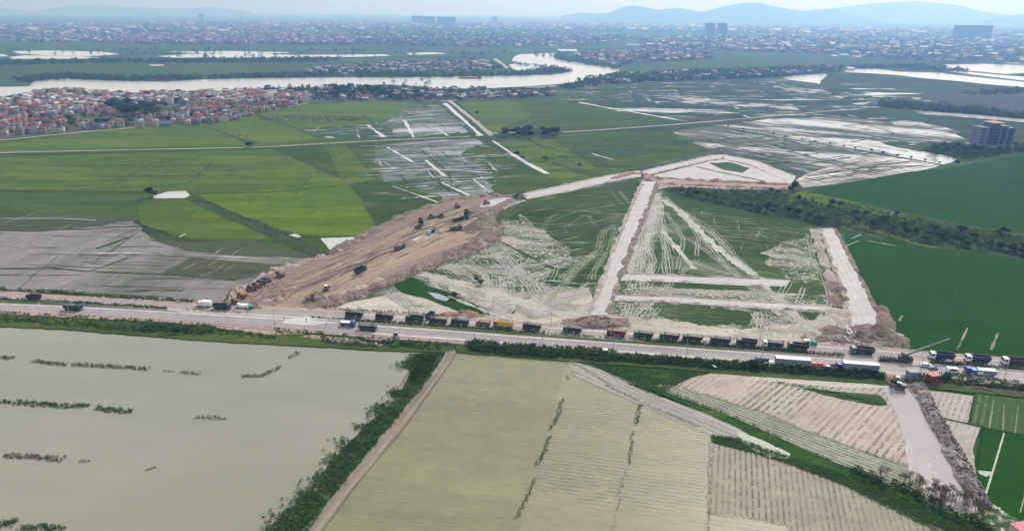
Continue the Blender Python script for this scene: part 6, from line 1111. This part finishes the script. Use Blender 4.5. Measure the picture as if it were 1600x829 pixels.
for i, p in enumerate(inside([(1372, 738), (1432, 752), (1480, 770), (1550, 800), (1545, 812), (1490, 796), (1430, 776), (1375, 752)], 56, 17)):
    tree('thin bare stemmed sapling on the lower edge of the silty canal' + (', upper part' if p[0] < 95 else ', lower part'), (p[0], p[1], .35), random.uniform(.9, 1.5), random.uniform(2.8, 4.4), 'thin saplings on the lower edge of the silty canal', 'CRs', 'sapling', .42)

# ------------------------------------------------------------------ houses
W_m = [plain('wall_cream', (0.32, 0.285, 0.235), .9, .1, .1, 0, .3), plain('wall_white', (0.42, 0.42, 0.42), .9, .1, .1, 0, .3), plain('wall_pink', (0.28, 0.20, 0.19), .9, .1, .1, 0, .3), plain('wall_grey', (0.18, 0.18, 0.20), .9, .1, .1, 0, .3)]
W_n = ['cream', 'white', 'salmon', 'grey']
R_m = [plain('roof_red_tile', (0.22, 0.072, 0.065), .85, .15, .2, 0, .5), plain('roof_rust_metal', (0.15, 0.075, 0.07), .7, .3, .2, 0, .5), plain('roof_blue_metal', (0.06, 0.13, 0.30), .6, .3, .1, 0, .5), plain('roof_grey_metal', (0.25, 0.26, 0.28), .6, .3, .1, 0, .5)]
R_n = ['red tiled', 'rust red metal', 'blue metal', 'grey']
def house_shape(kind, L, W, H, roof):
    if roof == 'gable': rv = prism([(-L / 2 - .3, H), (L / 2 + .3, H), (0, H + L * .28)], -W / 2 - .3, W / 2 + .3)
    elif roof == 'hip': v = [(-L / 2 - .4, -W / 2 - .4, H), (L / 2 + .4, -W / 2 - .4, H), (L / 2 + .4, W / 2 + .4, H), (-L / 2 - .4, W / 2 + .4, H), (0, -W / 2 + L / 2, H + L * .3), (0, W / 2 - L / 2, H + L * .3)]; rv = (v, [(0, 3, 2, 1), (0, 1, 4), (1, 2, 5, 4), (2, 3, 5), (3, 0, 4, 5)])
    else: rv = cat_(box(-L / 2 - .15, L / 2 + .15, -W / 2 - .15, W / 2 + .15, H, H + .25), box(-L / 2 + .4, L / 2 - .8, W / 2 - 3.4, W / 2 - .4, H + .25, H + 2.6))
    return rv
KIN = [('hip', 5.4, 9, 6.0), ('gable', 6, 10, 3.6), ('flat', 4.4, 10, 8.5), ('hip', 6, 8, 8.0), ('flat', 4.6, 11, 6.0), ('gable', 6.5, 13, 4.0)]
def house(p, rz, ki, wi, ri, label, group):
    roof, L, W, H = KIN[ki]; t = thing('house', label, 'house', p, rz, group)
    part('wall', lambda: box(-L / 2, L / 2, -W / 2, W / 2, 0, H), W_m[wi], t, ('hw', ki)); part('roof', lambda: house_shape(0, L, W, H, roof), R_m[ri] if roof != 'flat' else (R_m[ri] if ri < 2 and wi % 2 else W_m[3]), t, ('hr', ki))
    def wins():
        vf = []
        for fl in range(max(1, int(H / 3.2))):
            for x in np.arange(-L / 2 + 1.0, L / 2 - .6, 1.7): vf.append(box(x, x + .9, -W / 2 - .05, -W / 2 + .02, fl * 3.1 + 1.0, fl * 3.1 + 2.3))
            for y in np.arange(-W / 2 + 1.4, W / 2 - .8, 2.8): vf.append(box(L / 2 - .02, L / 2 + .05, y, y + .9, fl * 3.1 + 1.0, fl * 3.1 + 2.2)); vf.append(box(-L / 2 - .05, -L / 2 + .02, y, y + .9, fl * 3.1 + 1.0, fl * 3.1 + 2.2))
        return cat_(*vf)
    part('window_panes', wins, P_glass, t, ('hwin', ki), kind='stuff')
VIL = [(0, 215), (-40, 200), (0, 160), (40, 150), (70, 144), (130, 143), (200, 150), (300, 147), (400, 144), (480, 148), (485, 158), (345, 193), (250, 198), (130, 204)]
vp = inside(VIL, 1500, 21); grove = np.array([G(215, 178)[:2]])
vp = np.array([p for p in vp if abs(p[0] - grove[0][0]) > 45 or abs(p[1] - grove[0][1]) > 110])
cell = {}; keep = []
for p in vp:
    k = (int(p[0] // 8.5), int(p[1] // 12))
    if k in cell: continue
    cell[k] = 1; keep.append(((k[0] + .5) * 8.5 + random.uniform(-1, 1), (k[1] + .5) * 12 + random.uniform(-1.5, 1.5)))
keep.sort(key=lambda p: math.hypot(*p)); zone = lambda i, n: ('near the field edge' if i < n / 3 else 'in the middle of the village' if i < 2 * n / 3 else 'towards the river')
keep = [q for q in keep if random.random() < .86]
near_h, far_h = keep[:290], keep[290:]
for i, p in enumerate(near_h):
    ki = random.choice([0, 0, 1, 2, 2, 3, 4, 5]); wi = random.choice([0, 0, 1, 2, 3]); ri = random.choices([0, 1, 2, 3], [5, 4, 1, 2])[0]
    if KIN[ki][0] == 'flat': rn, ri = ('flat roofed', ri)
    else: rn = R_n[ri] + ' roofed'
    house((p[0], p[1], .1), .25 + random.choice([0, 0, math.pi / 2]) + random.uniform(-.1, .1), ki, wi, ri, f'{["two storey", "low", "tall narrow", "three storey", "narrow two storey", "long low"][ki]} {W_n[wi]} house, {rn}, {zone(i, 290)}', 'houses of the riverside village')
def house_mass(name, P, hmin, hmax, lmin, lmax, mats, seed, flat=.35, base=.1):
    rng = np.random.default_rng(seed); n = len(P); L = rng.uniform(lmin, lmax, n) / 2; W = rng.uniform(lmin, lmax, n) * .7; H = rng.uniform(hmin, hmax, n); rh = np.where(rng.random(n) < flat, .02, rng.uniform(.3, .5, n) * L * 1.2)
    q = np.array([(-1, -1, 0), (1, -1, 0), (1, 1, 0), (-1, 1, 0), (-1, -1, 1), (1, -1, 1), (1, 1, 1), (-1, 1, 1), (0, -1, 2), (0, 1, 2)], float); V = np.zeros((n, 10, 3)); a = rng.choice([.2, .2 + math.pi / 2, .9], n) + rng.normal(0, .08, n)
    x = q[None, :, 0] * L[:, None]; y = q[None, :, 1] * W[:, None]; V[..., 0] = x * np.cos(a)[:, None] - y * np.sin(a)[:, None] + P[:, 0:1]; V[..., 1] = x * np.sin(a)[:, None] + y * np.cos(a)[:, None] + P[:, 1:2]
    V[..., 2] = np.where(q[None, :, 2] == 0, base, np.where(q[None, :, 2] == 1, H[:, None], (H + rh)[:, None]))
    f4 = np.array([(0, 1, 5, 4), (1, 2, 6, 5), (2, 3, 7, 6), (3, 0, 4, 7), (5, 6, 9, 8), (7, 4, 8, 9), (4, 5, 8, 8), (6, 7, 9, 9)])
    Q = (f4[None] + np.arange(n)[:, None, None] * 10).reshape(-1, 4).tolist(); Q = [f if f[2] != f[3] else f[:3] for f in Q]
    nm = len(mats) // 2; pick = rng.integers(0, nm, n); mi = np.zeros((n, 8), int); mi[:, :4] = pick[:, None] * 2; mi[:, 4:6] = pick[:, None] * 2 + 1; mi[:, 6:] = pick[:, None] * 2
    me = mesh_pd(name, V.reshape(-1, 3), Q); o = link(name, me, None, mats); me.polygons.foreach_set('material_index', mi.ravel()); me.update(); return setp(o, 'stuff')
MT = [W_m[0], R_m[0], W_m[1], R_m[3], W_m[1], R_m[1], W_m[3], W_m[1], W_m[2], R_m[0]]
if far_h: house_mass('village_houses_beyond', np.array(far_h), 3, 9, 6, 11, MT, 3)
FW_ = plain('hazy_town_wall', (0.19, 0.19, 0.20), .9, .1); FR_ = plain('hazy_town_roof', (0.17, 0.15, 0.16), .9, .1); FB_ = plain('bright_town_roof', (0.38, 0.39, 0.40), .8, .2)
F1 = [FW_, R_m[3], FW_, FR_, W_m[3], R_m[1], W_m[3], FR_, FW_, R_m[0], W_m[3], R_m[3], FW_, FB_]
def fartown(poly, n, seed, h0=4, h1=11, l0=8, l1=16, tr=1.0, th=7): 
    tr *= 1.8
    P = inside(poly, n, seed); house_mass('town_roofs', P, h0, h1, l0, l1, F1, seed)
    T = inside(poly, int(n * tr), seed + 500); rng = np.random.default_rng(seed); m = len(T); r = rng.uniform(.6, 1.3, m) * th
    V, Q = leaves(np.c_[T, r * .55], np.c_[r * .75, r * .75, r * .6], 9, r * .38, seed); setp(link('town_trees', mesh_np('town_trees', V, Q), None, L_far), 'stuff')
fartown([(485, 158), (500, 142), (600, 142), (690, 150), (690, 157)], 60, 31, 3, 8, 7, 12, .5); fartown([(700, 150), (780, 146), (850, 147), (865, 150), (800, 154), (720, 156)], 50, 32, 3, 7, 8, 14, 1.5, 6)
fartown([(480, 112), (560, 104), (640, 99), (760, 97), (785, 104), (760, 114), (600, 117), (480, 119)], 420, 33, 4, 10, 8, 14, 1.3, 8)
fartown([(900, 84), (1000, 80), (1110, 82), (1115, 92), (1000, 98), (960, 104), (900, 92)], 420, 34, 4, 10, 8, 14, 1.0, 8)
fartown([(900, 130), (950, 120), (1040, 116), (1200, 110), (1300, 106), (1310, 112), (1200, 122), (1040, 126), (940, 132)], 260, 35, 4, 8, 8, 14, 4.5, 8)
fartown([(20, 66), (60, 58), (400, 50), (540, 50), (560, 70), (400, 71), (140, 68)], 1500, 36, 5, 14, 10, 22, .8, 9)
fartown([(540, 52), (700, 50), (900, 50), (1000, 60), (900, 74), (700, 74), (560, 70)], 900, 37, 4, 11, 10, 22, 1.6, 10)
fartown([(1000, 60), (1200, 55), (1400, 55), (1600, 62), (1700, 66), (1700, 100), (1450, 98), (1300, 86), (1150, 82), (1000, 76)], 1300, 38, 4, 14, 10, 24, 1.5, 10)
fartown([(-150, 46), (300, 34), (800, 36), (1300, 44), (1700, 48), (1700, 60), (1300, 54), (900, 49), (500, 49), (0, 60), (-150, 66)], 2600, 39, 6, 20, 16, 60, .8, 14)
for pl, n, th, sd_ in (([(-60, 96), (0, 98), (140, 95), (400, 93), (530, 92), (530, 96), (400, 98), (140, 99), (0, 103), (-60, 104)], 700, 8, 51), ([(20, 124), (100, 116), (200, 121), (260, 120), (300, 122), (400, 118), (480, 116), (480, 121), (400, 122), (200, 127), (100, 124), (40, 130)], 700, 6, 52), ([(560, 118), (700, 118), (780, 116), (860, 107), (895, 110), (860, 117), (700, 121), (560, 121)], 420, 6, 53),
                       ([(865, 84), (900, 92), (970, 106), (965, 109), (890, 98), (866, 92)], 200, 6, 54), ([(1375, 160), (1440, 166), (1520, 172), (1600, 181), (1700, 190), (1700, 194), (1600, 186), (1500, 177), (1420, 172), (1375, 167)], 500, 6, 55), ([(1500, 146), (1600, 140), (1700, 142), (1700, 150), (1600, 146), (1540, 150)], 160, 6, 56), ([(1290, 120), (1310, 104), (1450, 102), (1520, 112), (1480, 113), (1380, 107), (1320, 108)], 300, 7, 57),
                       ([(360, 142), (440, 138), (600, 137), (690, 140), (760, 140), (760, 144), (600, 144), (400, 145)], 260, 6, 58), ([(0, 158), (60, 145), (200, 148), (330, 146), (330, 150), (200, 154), (60, 152), (0, 166)], 160, 5, 59), ([(800, 98), (868, 104), (890, 108), (860, 110), (830, 104), (796, 100)], 60, 5, 60), ([(870, 136), (900, 132), (940, 128), (935, 134), (890, 140)], 60, 6, 61),
                       ([(655, 146), (800, 142), (860, 140), (870, 150), (800, 150), (690, 156)], 160, 6, 62), ([(-60, 80), (400, 76), (800, 80), (1000, 84), (800, 92), (700, 90), (300, 92)], 160, 8, 63), ([(670, 120), (680, 132), (640, 133), (585, 132), (600, 128), (640, 129)], 14, 5, 64)):
    T = inside(pl, n, sd_); rng = np.random.default_rng(sd_); m = len(T); r = rng.uniform(.6, 1.3, m) * th
    V, Q = leaves(np.c_[T, r * .5], np.c_[r * .75, r * .75, r * .6], 14, r * .32, sd_); setp(link('distant_trees', mesh_np('distant_trees', V, Q), None, L_far), 'stuff')

for pl, n, th, sd_ in (([(0, 214), (0, 165), (60, 146), (200, 150), (400, 144), (480, 147), (482, 158), (345, 190), (130, 202)], 800, 3.4, 81), ([(485, 146), (560, 140), (690, 142), (690, 156), (560, 158), (486, 158)], 160, 5, 82)):
    T = inside(pl, n, sd_); rng = np.random.default_rng(sd_); m = len(T); r = rng.uniform(.6, 1.3, m) * th
    V, Q = leaves(np.c_[T, r * .6], np.c_[r * .75, r * .75, r * .6], 16, r * .28, sd_); setp(link('village_greenery', mesh_np('village_greenery', V, Q), None, L_far), 'stuff')
# ------------------------------------------------------------------ large buildings
B_dark = plain('tinted_facade', (0.045, 0.065, 0.12), .35, .5); B_pale = plain('pale_render', (0.17, 0.19, 0.26), .8, .2); B_roof = plain('terracotta_slab', (0.42, 0.24, 0.20), .8, .2); B_grey = plain('grey_facade', (0.16, 0.18, 0.22), .7, .3)
base = G(1546, 232, 0); t = thing('hotel_block', 'tall dark glazed hotel block with pale vertical piers beside flooded fields', 'building', (base[0], base[1], 0), .12)
part('podium', lambda: cat_(box(-24, 22, -9, 12, 0, 5), box(-24, -16, -11, -9, 0, 6.5)), B_grey, t)
part('left_wing', lambda: box(-19, -9, -5, 9, 5, 24), B_pale, t); part('central_tower', lambda: cat_(box(-9, 2, -7, 9, 5, 26.5), box(-7, 1, -6, 8, 26.5, 29)), B_dark, t); part('right_wing', lambda: cat_(box(2, 20, -5, 9, 5, 23.5)), B_dark, t); part('roof_slab', lambda: box(-8.5, 6, -8, 9, 29, 29.6), B_roof, t); part('roof_plate', lambda: box(4, 16, -4, 6, 25, 25.5), B_pale, t); part('roof_plate', lambda: box(-19.5, -9, -5.5, 9, 24.0, 24.5), B_pale, t); part('plant_room', lambda: box(5, 15, -3, 5, 23.5, 25), B_dark, t)
for x in (-15, 2.2, 10.5, 19.4): part('pier', lambda: box(x, x + 1.3, -7.3, -5, 5, 24.2), B_pale, t)
for x0, x1, yf in ((-19, -9, -5), (-9, 2, -7), (3.6, 10.5, -5), (11.9, 19.3, -5)):
    for fl in range(5): 
        for k in range(max(2, int((x1 - x0) / 2.6))): part('window', lambda: box(x0 + .7 + k * 2.5, x0 + 2.3 + k * 2.5, yf - .08, yf, 6.5 + fl * 3.6, 8.6 + fl * 3.6), P_glass, t, ('hotwin', x0, k, fl, yf))
def block(name, label, x0, x1, ybase, ytop, dep, mat, floors, bays, cat='building', crown=True):
    a, b = G(x0, ybase), G(x1, ybase); Lh = math.hypot(b[0] - a[0], b[1] - a[1]) / 2; c = ((a[0] + b[0]) / 2, (a[1] + b[1]) / 2); dd = depth((x0 + x1) / 2, ybase); H = (ybase - ytop) * dd / F
    t = thing(name, label, cat, (c[0], c[1], 0), math.atan2(b[1] - a[1], b[0] - a[0])); part('wall', lambda: box(-Lh, Lh, 0, dep, 0, H), mat, t)
    part('parapet', lambda: box(-Lh - .5, Lh + .5, -.5, dep + .5, H, H + 1.2), B_pale, t)
    if crown: part('lift_house', lambda: box(-Lh * .3, Lh * .3, dep * .3, dep * .7, H + 1.2, H + 4), mat, t)
    fh, bw = H / floors, 2 * Lh / bays
    part('window_panes', lambda: cat_(*[box(-Lh + bw * (k + .2), -Lh + bw * (k + .8), -.15, .02, fh * (f + .3), fh * (f + .8)) for k in range(bays) for f in range(floors)]), P_glass, t, kind='stuff')
block('apartment_tower', 'left one of the hazy twin apartment towers', 1104, 1116.5, 56, 38, 30, B_grey, 16, 8); block('apartment_tower', 'right one of the hazy twin apartment towers', 1122.5, 1134.5, 56, 38, 30, B_grey, 16, 7)
block('slab_building', 'wide hazy block standing alone in front of the far right hills', 1498, 1547, 63, 41.5, 60, B_grey, 14, 24, crown=False)
for x0, x1, yb, yt, lb in ((645, 662, 39, 26, 'leftmost very faint block on the middle skyline'), (664, 680, 40, 27, 'second very faint block on the middle skyline'), (684, 712, 41, 27.5, 'widest very faint block on the middle skyline'), (770, 778, 36, 27, 'faint tower right of the skyline blocks'), (312, 319, 32, 23, 'faint thin tower on the left skyline'), (604, 608, 54, 42, 'faint slim tower among the middle town')):
    block('skyline_block', lb, x0, x1, yb, yt, 40, B_grey, 12, 6, crown=False)
rw = random.Random(9)
for i, (x, y, w) in enumerate(((165, 50, 14), (200, 50, 16), (240, 39, 14), (110, 39, 8), (60, 40, 10), (30, 38, 9), (360, 40, 14), (395, 41, 8), (265, 36, 22), (490, 36, 6), (520, 42, 30), (612, 58, 30), (575, 60, 24), (700, 61, 30), (505, 68, 4), (770, 55, 60), (670, 38, 24), (730, 45, 14), (1005, 72, 50), (1075, 70, 44), (1115, 71, 8), (1245, 73, 50), (1170, 51, 24), (1230, 49, 26), (1290, 41, 40), (1330, 44, 20), (1480, 57, 32), (1395, 65, 10), (1450, 54, 12), (1320, 88, 14), (1340, 91, 12), (1305, 90, 8), (1445, 88, 20), (1510, 89, 9), (1330, 110, 10), (1333, 74, 40), (1300, 67, 6), (1386, 77, 6), (1570, 50, 20), (420, 57, 6), (610, 47, 10), (55, 50, 8), (310, 47, 12), (820, 42, 14), (870, 58, 20), (950, 66, 20), (100, 56, 8))):
    a = G(x, y); k = depth(x, y) / F; L = w * k / 2; t = thing('warehouse', 'pale roofed ' + ('long' if w > 20 else 'small' if w < 10 else 'mid sized') + ' warehouse shed in the hazy town, ' + ('far left' if x < 280 else 'left centre' if x < 620 else 'centre' if x < 1100 else 'right centre' if x < 1350 else 'far right') + (', near the horizon' if y < 46 else ''), 'warehouse', (a[0], a[1], 0), rw.uniform(-.1, .1), 'pale warehouse sheds in the far town')
    dpt = rw.uniform(20, 34); H = max(5.0, 2.0 * k * .5); part('wall', lambda: box(-L, L, 0, dpt, 0, H), W_m[1], t); part('roof', lambda: (lambda v, f: ([(q[1], q[0], q[2]) for q in v], f))(*prism([(-1, H), (dpt + 1, H), (dpt / 2, H + 3)], -L - 1, L + 1)), FB_, t)
# long red and blue roofed sheds in the village
for x, y, L, W, m, lb, rz in ((231, 148, 24, 12, R_m[0], 'long red roofed hall near the river bank', .0), (190, 180, 30, 16, R_m[0], 'long red roofed hall beside the village grove', -.15), (206, 177, 22, 14, R_m[0], 'red roofed hall right above the long one beside the grove', -.2), (130, 176, 26, 10, R_m[2], 'long blue roofed shed in the middle of the village', .1), (572, 154, 22, 9, R_m[0], 'low red roofed shed at the wooded end of the village', 0), (678, 144, 16, 10, R_m[0], 'small red roofed hall near the canal head', 0), (480, 152, 10, 8, R_m[2], 'bright blue roofed house at the end of the village road', 0), (825, 147, 30, 10, R_m[1], 'faded red roofed shed on the river bank right of the canal', 0)):
    p = G(x, y); t = thing('long_hall', lb, 'hall', (p[0], p[1], .1), rz); part('wall', lambda: box(-L / 2, L / 2, -W / 2, W / 2, 0, 4.5), W_m[0], t); part('roof', lambda: (lambda v, f: ([(q[1], q[0], q[2]) for q in v], f))(*prism([(-W / 2 - .5, 4.5), (W / 2 + .5, 4.5), (0, 4.5 + W * .25)], -L / 2 - .5, L / 2 + .5)), m, t)
    for k in range(int(L / 4)): part('window', lambda: box(-L / 2 + 1 + k * 4, -L / 2 + 3 + k * 4, -W / 2 - .08, -W / 2, 1.2, 3.2), P_glass, t, ('halw', L, W, k))
# village edge road wall and the barge
V, Fc = [], []
ribbon('village_road', [(-120, 224), (0, 219), (130, 206), (250, 196), (345, 182), (430, 170), (482, 161)], 5, m_lane, .25, .1, 5)
p = G(734, 122.5, .2); t = thing('river_barge', 'long rusty red barge moored on the river', 'barge', p, .02)
part('hull', lambda: prism([(-26, .6), (-24, -.2), (26, -.2), (29, 1.4), (26, 1.6), (-26, 1.6)], -4, 4), P_red, t); part('cargo_hold', lambda: box(-20, 16, -3, 3, 1.6, 2.6), R_m[1], t); part('deckhouse', lambda: cat_(box(18, 25, -3, 3, 1.6, 5), box(19, 24, -2.5, 2.5, 5, 6.6)), P_navy, t)
# ------------------------------------------------------------------ the air
hm = bpy.data.materials.new('haze_air'); hm.use_nodes = True; ht = hm.node_tree
ht.nodes.remove(ht.nodes['Principled BSDF']); pv = ht.nodes.new('ShaderNodeVolumePrincipled')
pv.inputs['Color'].default_value = (*HAZE_COLOR, 1); pv.inputs['Absorption Color'].default_value = (*HAZE_ABS, 1); pv.inputs['Density'].default_value = HAZE_DENSITY; pv.inputs['Anisotropy'].default_value = 0.6
ht.links.new(pv.outputs[0], ht.nodes['Material Output'].inputs['Volume'])
hx, hy0, hy1, hz0, hz1 = 38000, -1500, 41500, -2.0, 520.0
V = [(-hx, hy0, hz0), (hx, hy0, hz0), (hx, hy1, hz0), (-hx, hy1, hz0), (-hx, hy0, hz1), (hx, hy0, hz1), (hx, hy1, hz1), (-hx, hy1, hz1)]
setp(link('haze', mesh_pd('haze', V, [(0, 3, 2, 1), (4, 5, 6, 7), (0, 1, 5, 4), (1, 2, 6, 5), (2, 3, 7, 6), (3, 0, 4, 7)]), None, hm), 'stuff')
